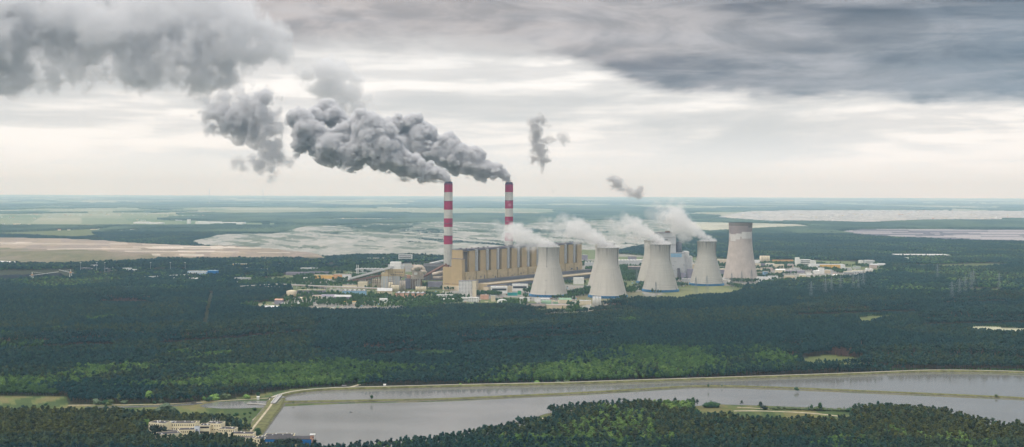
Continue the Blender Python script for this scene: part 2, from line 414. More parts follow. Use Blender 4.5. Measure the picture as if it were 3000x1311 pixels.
    h += hs * (6 + 16 * n2 + 5 * np.abs(np.sin(Y / 260.0 + 4 * n2)) )
    h += np.where(pit, 14 * n1 + 10 * np.floor(n2 * 5) / 5.0 * 2, 0)
    h += np.where(PY < 640, 45 * (fbm(X / 9000.0, Y / 9000.0, 3, 77) - 0.35) * np.clip((640 - PY) / 40, 0, 1), 0)
    h = np.where(PY > 764, 0, h)
    # smooth the relief along rows and columns so that no cliff stands at a mask's edge
    for _ in range(3):
        h[1:-1] = (h[:-2] + 2 * h[1:-1] + h[2:]) / 4; h[:, 1:-1] = (h[:, :-2] + 2 * h[:, 1:-1] + h[:, 2:]) / 4
    nr, nc = X.shape
    V = np.stack([X, Y, h], -1).reshape(-1, 3)
    i = np.arange(nr - 1)[:, None] * nc + np.arange(nc - 1)[None]
    Q = np.stack([i, i + nc, i + nc + 1, i + 1], -1).reshape(-1, 4)
    me = mesh_np('ground', V, Q)
    a = me.color_attributes.new('cover', 'FLOAT_COLOR', 'POINT')
    a.data.foreach_set('color', np.concatenate([np.clip(c, 0, 1).reshape(-1, 3), np.ones((nr * nc, 1))], 1).astype(np.float32).ravel())
    m = bpy.data.materials.new('land_cover'); m.use_nodes = True; t = m.node_tree; b = t.nodes['Principled BSDF']
    b.inputs['Roughness'].default_value = 0.95; b.inputs['Specular IOR Level'].default_value = 0.1
    at_ = N(t, 'ShaderNodeAttribute', attribute_name='cover'); co = N(t, 'ShaderNodeTexCoord').outputs['Object']
    f1 = maprange(t, noise(t, co, 0.02, 6, 0.6), 0.25, 0.75); f2 = maprange(t, noise(t, co, 0.25, 5, 0.65), 0.3, 0.7)
    k1 = mix_col(t, f1, (0.80, 0.84, 0.78), (1.20, 1.15, 1.18)); k2 = mix_col(t, f2, (0.82, 0.85, 0.82), (1.16, 1.12, 1.12))
    col = mix_col(t, 1.0, mix_col(t, 1.0, at_.outputs['Color'], k1, 'MULTIPLY'), k2, 'MULTIPLY')
    t.links.new(col, b.inputs['Base Color'])
    g = new_obj('ground', me, None, m); tag(g, 'wide flat plain of forest floor, meadow, fields and open pit', None, None, 'structure')
    # the land goes on beyond and beneath, a little lower
    b2 = MB(); b2.box(-84000, 84000, -2000, 82500, -5.5, -4.0)
    o = b2.build('outer_ground', mat('outer_land', (0.05, 0.075, 0.035), 0.95, 0.5, 0.0012)); tag(o, 'distant land lying round the plain', None, None, 'structure')
    # far woods: a canopy standing above the plain, ragged on top, its edge a wall of leaves
    rows = np.concatenate([np.arange(13.5, 60, .75), np.arange(60, 125, 0.8)]); cols = np.concatenate([np.linspace(-3500, -1650, 120), np.arange(-1640, 1641, 2.6), np.linspace(1650, 3500, 120)])
    D = H * F / rows
    X = cols[None, :] * D[:, None] / F; Y = np.repeat(D[:, None], len(cols), 1); PX, PY = proj(X, Y)
    fm = forest_far(PX, PY, X, Y) & (PY < 690)
    rg = np.random.default_rng(4)
    zt = 12 + 5 * fbm(X / 400.0, Y / 900.0, 3, 9) + 3.5 * rg.random(X.shape) * np.clip(Y / 9000.0, 0.6, 3)
    dc = np.clip((fbm(X / 350.0, Y / 900.0, 3, 12) - 0.35) * 3, 0, 1)[..., None]
    cc = np.array(C_WOOD) * (1 - dc) + np.array((0.075, 0.11, 0.06)) * dc
    cell = fm[:-1, :-1]
    nr, nc = X.shape
    base = np.zeros(X.shape)
    # ground height under the canopy
    gi = np.interp(np.arange(nr * nc) * 0.0, [0], [0]).reshape(X.shape)
    topid = np.arange(nr * nc).reshape(nr, nc); botid = topid + nr * nc
    V = np.concatenate([np.stack([X, Y, zt], -1).reshape(-1, 3), np.stack([X, Y, gi - 8], -1).reshape(-1, 3)])
    ii, jj = np.nonzero(cell)
    Q = [np.stack([topid[ii, jj], topid[ii + 1, jj], topid[ii + 1, jj + 1], topid[ii, jj + 1]], -1)]
    pad = np.zeros((nr + 1, nc + 1), bool); pad[1:nr, 1:nc] = cell
    fr = cell & ~pad[2:nr + 1, 1:nc]                      # nearer neighbour empty: wall facing the viewer
    i2, j2 = np.nonzero(fr); Q.append(np.stack([topid[i2 + 1, j2], botid[i2 + 1, j2], botid[i2 + 1, j2 + 1], topid[i2 + 1, j2 + 1]], -1))
    bk = cell & ~pad[0:nr - 1, 1:nc]; i2, j2 = np.nonzero(bk); Q.append(np.stack([topid[i2, j2 + 1], botid[i2, j2 + 1], botid[i2, j2], topid[i2, j2]], -1))
    lf = cell & ~pad[1:nr, 0:nc - 1]; i2, j2 = np.nonzero(lf); Q.append(np.stack([topid[i2, j2], botid[i2, j2], botid[i2 + 1, j2], topid[i2 + 1, j2]], -1))
    rt = cell & ~pad[1:nr, 2:nc + 1]; i2, j2 = np.nonzero(rt); Q.append(np.stack([topid[i2 + 1, j2 + 1], botid[i2 + 1, j2 + 1], botid[i2, j2 + 1], topid[i2, j2 + 1]], -1))
    Q = np.concatenate(Q)
    used = np.unique(Q); re = np.full(len(V), -1); re[used] = np.arange(len(used))
    C2 = np.concatenate([cc.reshape(-1, 3), cc.reshape(-1, 3)])[used]
    me = mesh_np('distant_woods', V[used], re[Q])
    a = me.color_attributes.new('cover', 'FLOAT_COLOR', 'POINT')
    a.data.foreach_set('color', np.concatenate([C2, np.ones((len(C2), 1))], 1).astype(np.float32).ravel())
    m2 = bpy.data.materials.new('far_canopy'); m2.use_nodes = True; t = m2.node_tree; b = t.nodes['Principled BSDF']
    b.inputs['Roughness'].default_value = 0.95; b.inputs['Specular IOR Level'].default_value = 0.05
    at_ = N(t, 'ShaderNodeAttribute', attribute_name='cover'); co = N(t, 'ShaderNodeTexCoord').outputs['Object']
    k = mix_col(t, maprange(t, noise(t, co, 0.03, 6, 0.7), 0.3, 0.7), (0.6, 0.65, 0.6), (1.35, 1.3, 1.3))
    t.links.new(mix_col(t, 1.0, at_.outputs['Color'], k, 'MULTIPLY'), b.inputs['Base Color'])
    w = new_obj('distant_woods', me, None, m2); tag(w, 'blue green far off woods covering the plain beyond the pit', None, None, 'stuff')
    print('ground', len(Q))
build_ground()

# ---------------------------------------------------------------- water, embankments, tracks
def sheet(name, poly, z, m, label, kind='structure', cut=0):
    pts = gp([p[0] for p in poly], [p[1] for p in poly], 0.0)
    me = bpy.data.meshes.new(name)
    bm = bmesh.new(); f = bm.faces.new([bm.verts.new((p[0], p[1], z)) for p in pts]); bm.normal_update()
    if f.normal.z < 0: f.normal_flip()
    bmesh.ops.triangulate(bm, faces=bm.faces[:]); bm.to_mesh(me); bm.free()
    return tag(new_obj(name, me, None, m), label, None, None, kind)
def water_mat():
    m = bpy.data.materials.new('lake_water'); m.use_nodes = True; t = m.node_tree; b = t.nodes['Principled BSDF']
    b.inputs['Base Color'].default_value = (0.185, 0.182, 0.17, 1); b.inputs['Roughness'].default_value = 0.05
    b.inputs['IOR'].default_value = 1.333; b.inputs['Specular IOR Level'].default_value = 0.5
    co = N(t, 'ShaderNodeTexCoord').outputs['Object']
    mp = N(t, 'ShaderNodeMapping'); mp.inputs['Rotation'].default_value = (0, 0, 0.5); mp.inputs['Scale'].default_value = (1.0, 2.2, 1)
    t.links.new(co, mp.inputs[0])
    big = maprange(t, noise(t, mp.outputs[0], 0.006, 4, 0.5), 0.35, 0.65)       # patches of ruffled and of calm water
    rip = noise(t, mp.outputs[0], 0.9, 3, 0.6)
    bp = N(t, 'ShaderNodeBump'); bp.inputs['Distance'].default_value = 0.05
    t.links.new(math_node(t, 'ADD', math_node(t, 'MULTIPLY', big, 0.45), 0.35), bp.inputs['Strength'])
    t.links.new(rip, bp.inputs['Height']); t.links.new(bp.outputs[0], b.inputs['Normal'])
    t.links.new(math_node(t, 'ADD', math_node(t, 'MULTIPLY', big, 0.07), 0.03), b.inputs['Roughness'])
    return m
M_WATER = water_mat()
sheet('reservoir_water', LAKE_UP, 0.20, M_WATER, 'dark water of the far basin beyond the grassy dyke')
sheet('reservoir_water', LAKE_LO, 0.20, M_WATER, 'pale grey water of the near basin')
sheet('pond_water', POND, 0.25, M_WATER, 'small settling pond left of the stone weir')
sheet('channel_water', CHANNEL, 0.22, M_WATER, 'narrow channel running left from the settling pond')
M_DIKE = mat('dyke_grass', (0.125, 0.125, 0.045), 0.95, 0.35, 0.15); M_STONE = mat('shore_stone', (0.13, 0.12, 0.10), 0.9, 0.3, 0.3)
M_TRACK = mat('sandy_track', (0.42, 0.36, 0.255), 0.95, 0.25, 0.2); M_CONC = mat('weathered_concrete', (0.42, 0.40, 0.36), 0.85, 0.2, 0.2)
M_GRAVEL = mat('pale_gravel', (0.40, 0.37, 0.30), 0.95, 0.15, 0.1)
def dense(pts, step=12.0):
    w = [Vector(p[:2]) for p in gp([p[0] for p in pts], [p[1] for p in pts])]
    o = []
    for a, b in zip(w[:-1], w[1:]):
        n = max(1, int((b - a).length / step))
        for k in range(n): o.append(a.lerp(b, k / n))
    o.append(w[-1])
    for _ in range(6):
        o = [o[0]] + [(o[i-1] + o[i] * 2 + o[i+1]) / 4 for i in range(1, len(o) - 1)] + [o[-1]]
    return o
def ribbon(line, profile, seed=0, jit=0.0):
    """sweep a cross profile [(offset, z)] along a ground polyline (+ is the far/left side of travel)"""
    r = random.Random(seed); V = []; Fs = []
    for i, p in enumerate(line):
        d = (line[min(i + 1, len(line) - 1)] - line[max(i - 1, 0)]).normalized(); n = Vector((-d.y, d.x))
        for (o, z) in profile:
            q = p + n * (o + r.uniform(-jit, jit)); V.append((q.x, q.y, z + (r.uniform(-jit, jit) * .12 if z > .3 else 0)))
    k = len(profile)
    for i in range(len(line) - 1):
        for j in range(k - 1): Fs.append((i*k+j, (i+1)*k+j, (i+1)*k+j+1, i*k+j+1))
    return V, Fs
def dyke(name, line_px, half, hgt, label, track=None, jit=0.5):
    line = dense(line_px)
    b = MB(); V, Fs = ribbon(line, [(-half-4.2, 0.05), (-half-3.4, 0.55), (-half-2.4, 1.0)], 1, jit * .6); b.mat(1).add(V, Fs)
    V, Fs = ribbon(line, [(-half-2.4, 1.0), (-half, hgt), (-half*0.35, hgt+.05), (half*0.35, hgt+.05), (half, hgt), (half+2.4, 1.0)], 2, jit * .5); b.mat(0).add(V, Fs)
    V, Fs = ribbon(line, [(half+2.4, 1.0), (half+3.4, 0.55), (half+4.2, 0.05)], 3, jit * .6); b.mat(1).add(V, Fs)
    o = b.build(name, [M_DIKE, M_STONE]); tag(o, label, None, None, 'structure')
    if track:
        for off, w, m in track:
            tb = MB(); V, Fs = ribbon(line, [(off - w / 2, hgt + .16), (off, hgt + .24), (off + w / 2, hgt + .16)], 5, 0.1); tb.add(V, Fs)
            t = tb.build('dirt_track', m); tag(t, 'pale dirt track along the top of the ' + name.replace('_', ' '), None, None, 'structure')
    return line
MID_LINE = [(832,1181),(1000,1178),(1300,1173),(1729,1153),(2026,1134),(2150,1134),(2348,1141),(2645,1154),(3000,1169),(3400,1209),(3600,1240)]
dyke('middle_dyke', MID_LINE, 2.2, 2.2, 'narrow grassy dyke dividing the two water basins', None, 0.9)
FAR_LINE = [(798,1172),(806,1163),(830,1157),(870,1150),(917,1145),(994,1142),(1150,1139),(1300,1135),(1630,1128),(2150,1111),(2480,1100),(2600,1095),(2727,1090),(2860,1091),(3000,1095),(3400,1107)]
dyke('far_dyke', FAR_LINE, 4.2, 3.0, 'long dyke with a pale road under the forest edge', [(1.2, 4.2, M_GRAVEL)], 0.5)
LEFT_LINE = [(806,1170),(803,1185),(800,1192),(782,1212),(765,1234),(750,1256),(738,1272),(722,1300)]
dyke('left_dyke', [(812,1172),(808,1185),(800,1196),(785,1216),(766,1240),(750,1260),(738,1278),(722,1306)], 8.5, 2.4, 'broad grassy dyke with wheel tracks beside the near basin', [(-3.2, 2.6, M_TRACK)], 0.6)
def track(pts, w, label, m=None, name='dirt_track', z=0.12):
    tb = MB(); V, Fs = ribbon(dense(pts, 6), [(-w / 2, z), (w / 2, z)], 5, 0.15); tb.add(V, Fs)
    return tag(tb.build(name, m or M_TRACK), label, None, None, 'structure')
track([(800,1166),(740,1170),(660,1174),(592,1179),(520,1183),(440,1186),(340,1187),(200,1188)], 4, 'pale track curving left from the weir above the settling pond')
track([(1054,1127),(1040,1131),(1020,1137)], 5, 'short sandy ramp climbing from the far dyke into the forest')
track([(786,1192),(770,1206),(752,1222),(742,1232)], 3, 'sandy footpath below the broad dyke')
track([(2150,1205),(2210,1204),(2300,1207),(2380,1211),(2440,1218),(2490,1224)], 5, 'sandy lane across the grassy spit')
track([(2160,1194),(2185,1195),(2222,1197),(2262,1200)], 4, 'bare sandy patch by the water on the spit')
track([(1600,1222),(1585,1228),(1578,1236),(1600,1244),(1640,1248)], 4, 'sandy path round the wooded point')
track([(1690,914),(1830,902),(1960,890),(2080,876),(2150,862)], 7, 'service road running past the cooling towers', M_GRAVEL, 'service_road')
track([(1000,908),(1110,905),(1180,892),(1240,878),(1300,866)], 14, 'wide plant road between trees and workshops', mat('old_asphalt', (0.16, 0.16, 0.16), .9, .2, .05), 'plant_road')
sheet('sand_basin', [(762,897),(800,896),(858,900),(872,905),(830,908),(780,903)], 0.3, mat('white_lagoon', (0.75, 0.76, 0.78), .4), 'white glaring shallow basin at the left edge of the plant')
sheet('sand_basin', [(893,906),(920,901),(970,905),(985,909),(940,913),(900,911)], 0.3, bpy.data.materials['white_lagoon'], 'second white shallow basin nearer the workshops')
sheet('pale_lagoon', [(-60,764),(0,765),(60,768),(58,773),(20,777),(-60,778)], 0.5, bpy.data.materials['white_lagoon'], 'pale sheet of water left of the sandy dump')
# ---------------------------------------------------------------- the power station
def shell_mat(name, base, dark, ring=0.10):
    """weathered concrete: lift rings, vertical runs of dirt, soot near the mouth"""
    m = bpy.data.materials.new(name); m.use_nodes = True; t = m.node_tree; b = t.nodes['Principled BSDF']
    b.inputs['Roughness'].default_value = 0.92; b.inputs['Specular IOR Level'].default_value = 0.15
    co = N(t, 'ShaderNodeTexCoord').outputs['Object']; sp = N(t, 'ShaderNodeSeparateXYZ'); t.links.new(co, sp.inputs[0])
    ang = math_node(t, 'ARCTAN2', sp.outputs[1], sp.outputs[0])
    def cyl(ka, kz):
        c = N(t, 'ShaderNodeCombineXYZ'); t.links.new(math_node(t, 'MULTIPLY', math_node(t, 'COSINE', ang), ka), c.inputs[0])
        t.links.new(math_node(t, 'MULTIPLY', math_node(t, 'SINE', ang), ka), c.inputs[1]); t.links.new(math_node(t, 'MULTIPLY', sp.outputs[2], kz), c.inputs[2]); return c.outputs[0]
    runs = maprange(t, noise(t, cyl(26, .012), 1.0, 4, .6), .42, .72); lifts = maprange(t, noise(t, cyl(.6, .55), 1.0, 3, .6), .35, .65)
    blot = maprange(t, noise(t, cyl(4, .03), 1.0, 5, .6), .35, .7)
    c = mix_col(t, runs, base, tuple(x * .80 for x in base)); c = mix_col(t, math_node(t, 'MULTIPLY', lifts, ring * 3), c, tuple(x * .72 for x in base))
    c = mix_col(t, math_node(t, 'MULTIPLY', blot, .35), c, tuple(x * .78 for x in base))
    soot = math_node(t, 'MULTIPLY', maprange(t, sp.outputs[2], 85.0, 127.0), maprange(t, noise(t, cyl(9, .01), 1.0, 5, .65), .36, .62))
    c = mix_col(t, math_node(t, 'MULTIPLY', soot, .75), c, dark)
    t.links.new(c, b.inputs['Base Color']); return m
M_SHELL = shell_mat('tower_concrete', (0.52, 0.495, 0.44), (0.24, 0.225, 0.20)); M_SHELL2 = shell_mat('sooty_tower_concrete', (0.47, 0.455, 0.41), (0.16, 0.152, 0.138), .13)
M_PINK = mat('pinkish_concrete', (0.47, 0.415, 0.37), .92, .10, .05, streak=.14); M_MAUVE = mat('mauve_paint', (0.33, 0.285, 0.275), .9, .08, .05, streak=.12)
M_TOPGREY = mat('dark_top_paint', (0.205, 0.185, 0.165), .9, .1, .05, streak=.15); M_CREAMW = mat('off_white_paint', (0.66, 0.645, 0.60), .88, .06, .05, streak=.08)
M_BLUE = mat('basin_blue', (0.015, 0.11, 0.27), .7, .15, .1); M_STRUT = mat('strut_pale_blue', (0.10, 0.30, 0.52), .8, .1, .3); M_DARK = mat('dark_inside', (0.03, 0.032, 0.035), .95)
M_RED = mat('chimney_red', (0.36, 0.022, 0.085), .8, .10, .06, streak=.1); M_WHITE = mat('chimney_white', (0.54, 0.535, 0.49), .85, .08, .05, streak=.14)
M_GREYC = mat('chimney_concrete', (0.46, 0.45, 0.415), .9, .10, .05, streak=.15); M_CAP = mat('chimney_cap', (0.075, 0.045, 0.085), .8, .2, .2); M_STEEL = mat('dark_steel', (0.13, 0.12, 0.13), .7, .2, .3)
M_YEL = mat('ochre_cladding', (0.45, 0.335, 0.18), .8, .07, .04, streak=.07); M_YEL2 = mat('ochre_cladding_worn', (0.48, 0.375, 0.215), .8, .16, .09, streak=.12)
M_REC = mat('brown_grey_recess', (0.18, 0.150, 0.118), .85, .2, .05, streak=.2); M_STAIR = mat('pale_stair_glass', (0.44, 0.445, 0.44), .5, .12, .3); M_GLASS = mat('dusty_glazing', (0.125, 0.13, 0.155), .45, .2, .04, streak=.15)
M_LEAD = mat('lead_roofing', (0.17, 0.16, 0.17), .85, .2, .05); M_WALLW = mat('white_wall', (0.74, 0.735, 0.71), .8, .08, .1); M_WALLG = mat('grey_wall', (0.46, 0.47, 0.47), .8, .06, .05, streak=.08)
M_CREAM = mat('cream_wall', (0.66, 0.58, 0.43), .85, .08, .1, streak=.06); M_BEIGE = mat('beige_wall', (0.56, 0.47, 0.34), .85, .1, .1); M_WIN = mat('dark_window', (0.045, 0.05, 0.06), .3, .2, .5)
M_RUST = mat('rust_steel', (0.165, 0.088, 0.062), .9, .3, .15); M_ORNG = mat('orange_wall', (0.60, 0.33, 0.15), .85, .12, .1); M_BRICK = mat('salmon_wall', (0.55, 0.32, 0.23), .85, .12, .1)
M_SKYB = mat('light_blue_wall', (0.24, 0.40, 0.54), .75, .1, .1); M_COB = mat('cobalt_wall', (0.010, 0.15, 0.40), .6, .1, .1); M_PURP = mat('purple_grey_wall', (0.26, 0.24, 0.29), .85, .12, .1)
M_GRN = mat('green_roof', (0.24, 0.36, 0.24), .8, .12, .1); M_TEAL = mat('teal_wall', (0.03, 0.27, 0.27), .7, .1, .1); M_TAR = mat('tar_roof', (0.12, 0.115, 0.115), .9, .2, .15); M_PINKR = mat('pink_roof', (0.48, 0.38, 0.35), .85, .1, .1)
M_YELO = mat('amber_wall', (0.68, 0.42, 0.12), .8, .12, .1); M_PUTTY = mat('putty_metal', (0.50, 0.43, 0.355), .75, .22, .12, streak=.25); M_COAL = mat('coal', (0.018, 0.022, 0.03), .9, .3, .3)
M_GROOF = mat('pale_roof', (0.52, 0.52, 0.51), .85, .12, .1)

def foot(o, r): FOOT.append((o.location.x, o.location.y, r))

def cooling_tower(px, D, label, shell, ladder=None):
    q = at(px, 564, D); t = thing('cooling_tower', label, 'cooling tower', (q.x, D, 0), 0.0, 'hyperbolic cooling towers'); foot(t, 58)
    prof = [(49.2,6),(46.6,12),(44.6,17),(42.6,23),(40.7,29.4),(37.7,39),(35.0,49),(32.3,59),(30.1,69),(28.5,78),(27.4,88),(26.9,99),(27.2,113),(27.9,124),(28.4,126),(28.6,127)]
    b = MB(); b.smooth = True; b.lathe(prof, 72, caps=False); b.lathe([(27.9,127.0),(27.3,124),(26.6,113),(26.3,99),(26.9,88),(48.6,6)], 72, caps=False)
    b.build('shell', shell, t)
    MB().lathe([(28.6,126.9),(29.3,127.0),(29.3,128.1),(28.0,128.1)], 72, caps=False).build('rim', M_WALLW if 'sooty' not in shell.name else M_GREYC, t)
    b = MB()
    for k in range(44):
        a0 = 2*math.pi*k/44; a1 = a0 + math.pi/44; a2 = a0 - math.pi/44
        top = (49.0*math.cos(a0), 49.0*math.sin(a0), 6.6)
        for a in (a1, a2): b.obox((51.4*math.cos(a), 51.4*math.sin(a), 0), top, .7, .7)
    b.build('leg_ring', M_STRUT, t)
    MB().lathe([(47.0,0),(47.0,6.2)], 60, caps=False).build('basin_screen', M_BLUE, t)
    MB().lathe([(51.8,0),(51.8,1.6),(51.2,1.6)], 60, caps=False).build('basin_wall', M_BLUE, t)
    if ladder is not None:
        b = MB(); pr = [(r + .5, z) for r, z in prof]
        b.tube([(r*math.cos(ladder), r*math.sin(ladder), z) for r, z in pr], .55, 5)
        for z0, r0 in ((76, 29.2), (41, 37.8)): b.box(*(lambda c, s: (c*r0-1.3, c*r0+1.3, s*r0-1.3, s*r0+1.3))(math.cos(ladder), math.sin(ladder)), z0, z0+2)
        b.build('ladder', M_STEEL, t)
    return t
cooling_tower(1608.5, 3190, 'pale cooling tower nearest the yellow boiler house, a dark ladder down its front', M_SHELL, -1.78)
cooling_tower(1782, 3165, 'pale cooling tower behind the six white gas tanks, second large one from the left', M_SHELL, -0.55)
cooling_tower(1773, 3445, 'cooling tower mostly hidden, peeping out left behind the tower with the gas tanks', M_SHELL)
cooling_tower(1935.5, 3362, 'soot streaked cooling tower standing before the grey boiler block', M_SHELL2, -0.6)
cooling_tower(1915, 3668, 'cooling tower half hidden on the left behind the soot streaked one', M_SHELL)
cooling_tower(2071, 3593, 'cooling tower with bright blue base just left of the tall painted tower', M_SHELL2, -0.5)

def painted_tower(px, D):
    q = at(px, 564, D); t = thing('cooling_tower', 'tallest cooling tower, pinkish, with a white jagged band under a dark grey top', 'cooling tower', (q.x, D, 0), 0, 'hyperbolic cooling towers'); foot(t, 64)
    P = [(53.4,6),(50.6,18),(47.8,32.5),(44.2,52),(41.0,70),(38.4,89),(36.4,106),(35.3,122),(34.9,136),(35.2,150),(35.9,164),(36.6,174),(36.8,177)]
    zs = np.concatenate([np.linspace(6, 110, 16), np.arange(113, 178, 2.6), [177]]); rs = np.interp(zs, [p[1] for p in P], [p[0] for p in P])
    n = 84; V = []; 
    for r, z in zip(rs, zs):
        for k in range(n): a = 2*math.pi*k/n; V.append((r*math.cos(a), r*math.sin(a), z))
    faces = {0: [], 1: [], 2: [], 3: []}
    step = lambda k, s: (math.sin(k // s * 12.9 + s) * 43758.5) % 1.0
    for j in range(len(zs) - 1):
        zc = (zs[j] + zs[j+1]) / 2
        for k in range(n):
            lo = 127 + 5.5 * (round(step(k, 6) * 3) - 1) * .7; hi = 149 - 6 * (step(k, 7) > .55) + 0; top = 166.5 - 5 * (step(k, 10) > .6)
            if k > 61 or k < 6: lo = 128.5; hi = 149.5
            if 46 <= k <= 54: lo = 121; hi = 142
            i = 0 if zc < lo else 1 if zc < hi else 2 if zc < top else 3
            faces[i].append((j*n+k, j*n+(k+1)%n, (j+1)*n+(k+1)%n, (j+1)*n+k))
    for i, (nm, m) in enumerate((('shell', M_PINK), ('white_band', M_CREAMW), ('mauve_band', M_MAUVE), ('top_band', M_TOPGREY))):
        b = MB(); b.smooth = True; used = sorted({v for f in faces[i] for v in f}); re = {v: c for c, v in enumerate(used)}
        b.add([V[v] for v in used], [tuple(re[v] for v in f) for f in faces[i]]); b.build(nm, m, t)
    b = MB(); b.smooth = True; b.lathe([(r - .8, z) for r, z in P][::-1], 72, caps=False); b.build('inner_wall', M_DARK, t)
    b = MB()
    for k in range(84):                                  # ribs of the slip form, standing proud of the shell
        a = 2*math.pi*(k + .5)/84
        b.tube([((r+.12)*math.cos(a), (r+.12)*math.sin(a), z) for r, z in zip(rs[18::6], zs[18::6])], .16, 3)
    b.build('ribs', M_MAUVE, t)
    b = MB()
    for k in range(56):
        a0 = 2*math.pi*k/56; b.obox((55.2*math.cos(a0), 55.2*math.sin(a0), 0), (53.2*math.cos(a0), 53.2*math.sin(a0), 6.6), 1.7, 1.1)
    b.build('leg_ring', M_WALLW, t)
    MB().lathe([(51,0),(51,6.2)], 60, caps=False).build('basin_screen', M_DARK, t)
    MB().lathe([(57.5,0),(57.5,2.6),(56.8,2.6)], 60, caps=False).build('basin_wall', M_WALLW, t)
painted_tower(2170, 3813)

def chimney(px, D, top, label):
    q = at(px, 564, D); t = thing('striped_chimney', label, 'chimney', (q.x, D, 0), 0, 'striped chimneys'); foot(t, 20)
    ed = [0, top-187.5, top-161.5, top-135.5, top-109.5, top-83.5, top-57.5, top-31, top-5, top]
    R = lambda z: 13.35 - .5 * z / 300
    for i in range(8):
        z0, z1 = ed[i], ed[i+1]; b = MB(); b.smooth = True; b.lathe([(R(z0), z0), (R(z1), z1)], 48, caps=False)
        b.build('shaft' if i == 0 else 'red_band' if i % 2 else 'white_band', M_GREYC if i == 0 else M_RED if i % 2 else M_WHITE, t)
    MB().lathe([(R(top)-.9, top-5), (R(top)-.9, top), (R(top)-2.4, top), (R(top)-2.4, top-14)], 48, caps=False).build('cap', M_CAP, t)
    for z in (top-7, top-57.5, top-125, top-161.5): MB().lathe([(R(z), z-.5), (R(z)+1.1, z-.4), (R(z)+1.1, z+.7), (R(z), z+.7)], 48, caps=False).build('platform', M_CAP if z > 280 else M_STEEL, t)
    for k in range(6):
        a = k*1.047; MB().tube([(6.4*math.cos(a), 6.4*math.sin(a), top-6), (6.4*math.cos(a), 6.4*math.sin(a), top+1.5)], 2.3, 10).build('flue', M_CAP, t)
chimney(1313.6, 3700, 299, 'red and white striped chimney on the left, rising behind the end of the boiler house')
chimney(1491.5, 3950, 300, 'red and white striped chimney on the right, rising behind the middle of the boiler house')

# ---- boiler house and turbine hall: built along x (t), y = away from the viewer's side
AX = math.atan2(.821, .570)
MAIN = thing('boiler_house', 'long ochre boiler house of eleven tall bays beside the turbine hall', 'power station', (-98.9, 3390, 0), AX)
def P_(name, b, m): return b.build(name, m, MAIN)
P_('wall', MB().box(-51, 558, 8, 44, 0, 110.5), M_YEL)
P_('roof', MB().box(-52, 559, 7, 45, 110.5, 111.3), M_LEAD)
for k in range(-1, 11):
    t0 = k * 51.0; fx = 1.0
    P_('bay_wall', MB().box(t0 + 21, t0 + 47.2, 0, 8.0, 50, 108), M_YEL)
    P_('bay_recess', MB().box(t0 + 4.2, t0 + 21, 7.0, 7.97, 50, 105), M_REC)
    P_('recess_vent', MB().box(t0 + 9, t0 + 16, 6.5, 7.0, 74, 77), M_STEEL)
    P_('bay_base', MB().box(t0 + 1.6, t0 + 48.6, -1.6, 8.0, 18, 50), M_YEL2)
    P_('bay_gap', MB().box(t0 + 48.6, t0 + 52.6, 3, 8.0, 18, 50), M_STEEL)
    P_('roof_edge', MB().box(t0 + 1, t0 + 47.5, -1.2, 8.0, 108, 110.2).box(t0 + 4, t0 + 47, 1, 30, 111.3, 113), M_LEAD)
    if k >= 0:
        b = MB(); b.box(t0 - 3.8, t0 + 4.2, -3.4, 8.0, 52, 110.6); P_('stair_tower', b, M_STAIR)
        b = MB()
        for j in range(13): b.box(t0 - 2.8, t0 - 1.0, -3.62, -3.4, 55 + j * 4.2, 56.6 + j * 4.2)
        P_('stair_windows', b, M_WIN)
    rv = random.Random(k + 50)
    for j in range(3): P_('rooftop_unit', MB().box(*(lambda x, y: (x, x + rv.uniform(3, 7), y, y + 4))(t0 + rv.uniform(5, 40), rv.uniform(10, 30)), 111.3, 113.5 + rv.uniform(0, 2.5)), M_STEEL)
    b = MB()
    for j in range(2): 
        x = t0 + rv.uniform(10, 38); b.box(x, x + rv.uniform(2, 6), -1.9, -1.6, 30 + rv.uniform(-4, 6), 33 + rv.uniform(-3, 6))
    P_('base_vent', b, M_STEEL)
P_('end_wing', MB().box(-64, -51, 0, 36, 0, 86), M_YEL); P_('end_wing_cap', MB().box(-64.6, -50.6, -.6, 36.6, 86, 86.9), M_LEAD)
P_('low_end_wing', MB().box(-62, -51.05, 36.02, 67, 0, 63), M_YEL); P_('low_wing_pipes', MB().box(-60, -54, 50, 56, 63, 69).box(-58, -55, 58, 64, 63, 72).box(-60, -52, 40, 43, 63, 66), M_RUST)
P_('end_door_strip', MB().box(-64.3, -64, 4, 34, 17, 18.2).box(-64.3, -64, 38, 60, 17, 18), M_REC)
P_('wing_plinth', MB().box(-72, -64.02, -6, 60, 0, 13), M_BEIGE)
for j in range(5): P_('cladding_joint', MB().box(-64.16, -64.0, 5 + j * 7, 5.25 + j * 7, 19, 85.8), M_YEL2)
HALL = thing('turbine_hall', 'long low turbine hall with grey glazed strips in front of the boiler house', 'power station', (-98.9, 3390, 0), AX)
def Q_(name, b, m): return b.build(name, m, HALL)
Q_('upper_wall', MB().box(-10, 590, -16, -1.62, 0, 26.8), M_BEIGE); Q_('upper_roof', MB().box(-11, 591, -17, -1.7, 26.8, 27.4), M_LEAD)
Q_('upper_glazing', MB().box(-9.9, 589.9, -16.5, -16.0, 19.2, 26.4), M_GLASS)
Q_('lower_wall', MB().box(-10, 590, -46, -16.02, 0, 17), M_YEL2); Q_('lower_roof', MB().box(-10.5, 590.5, -46.5, -16.6, 17, 17.5), M_BEIGE)
Q_('lower_glazing', MB().box(-9, 589, -46.6, -46.0, 4.4, 14.4), M_GLASS)
for j in range(24): Q_('glazing_pier', MB().box(-9 + j * 25.2, -7.8 + j * 25.2, -47.0, -46.6, 4.4, 14.4), M_LEAD)
Q_('annex', MB().box(-28, 60, -62, -46.02, 0, 12.2), M_BEIGE); Q_('annex_roof', MB().box(-28.4, 60.4, -62.4, -46.1, 12.2, 12.9), M_LEAD)
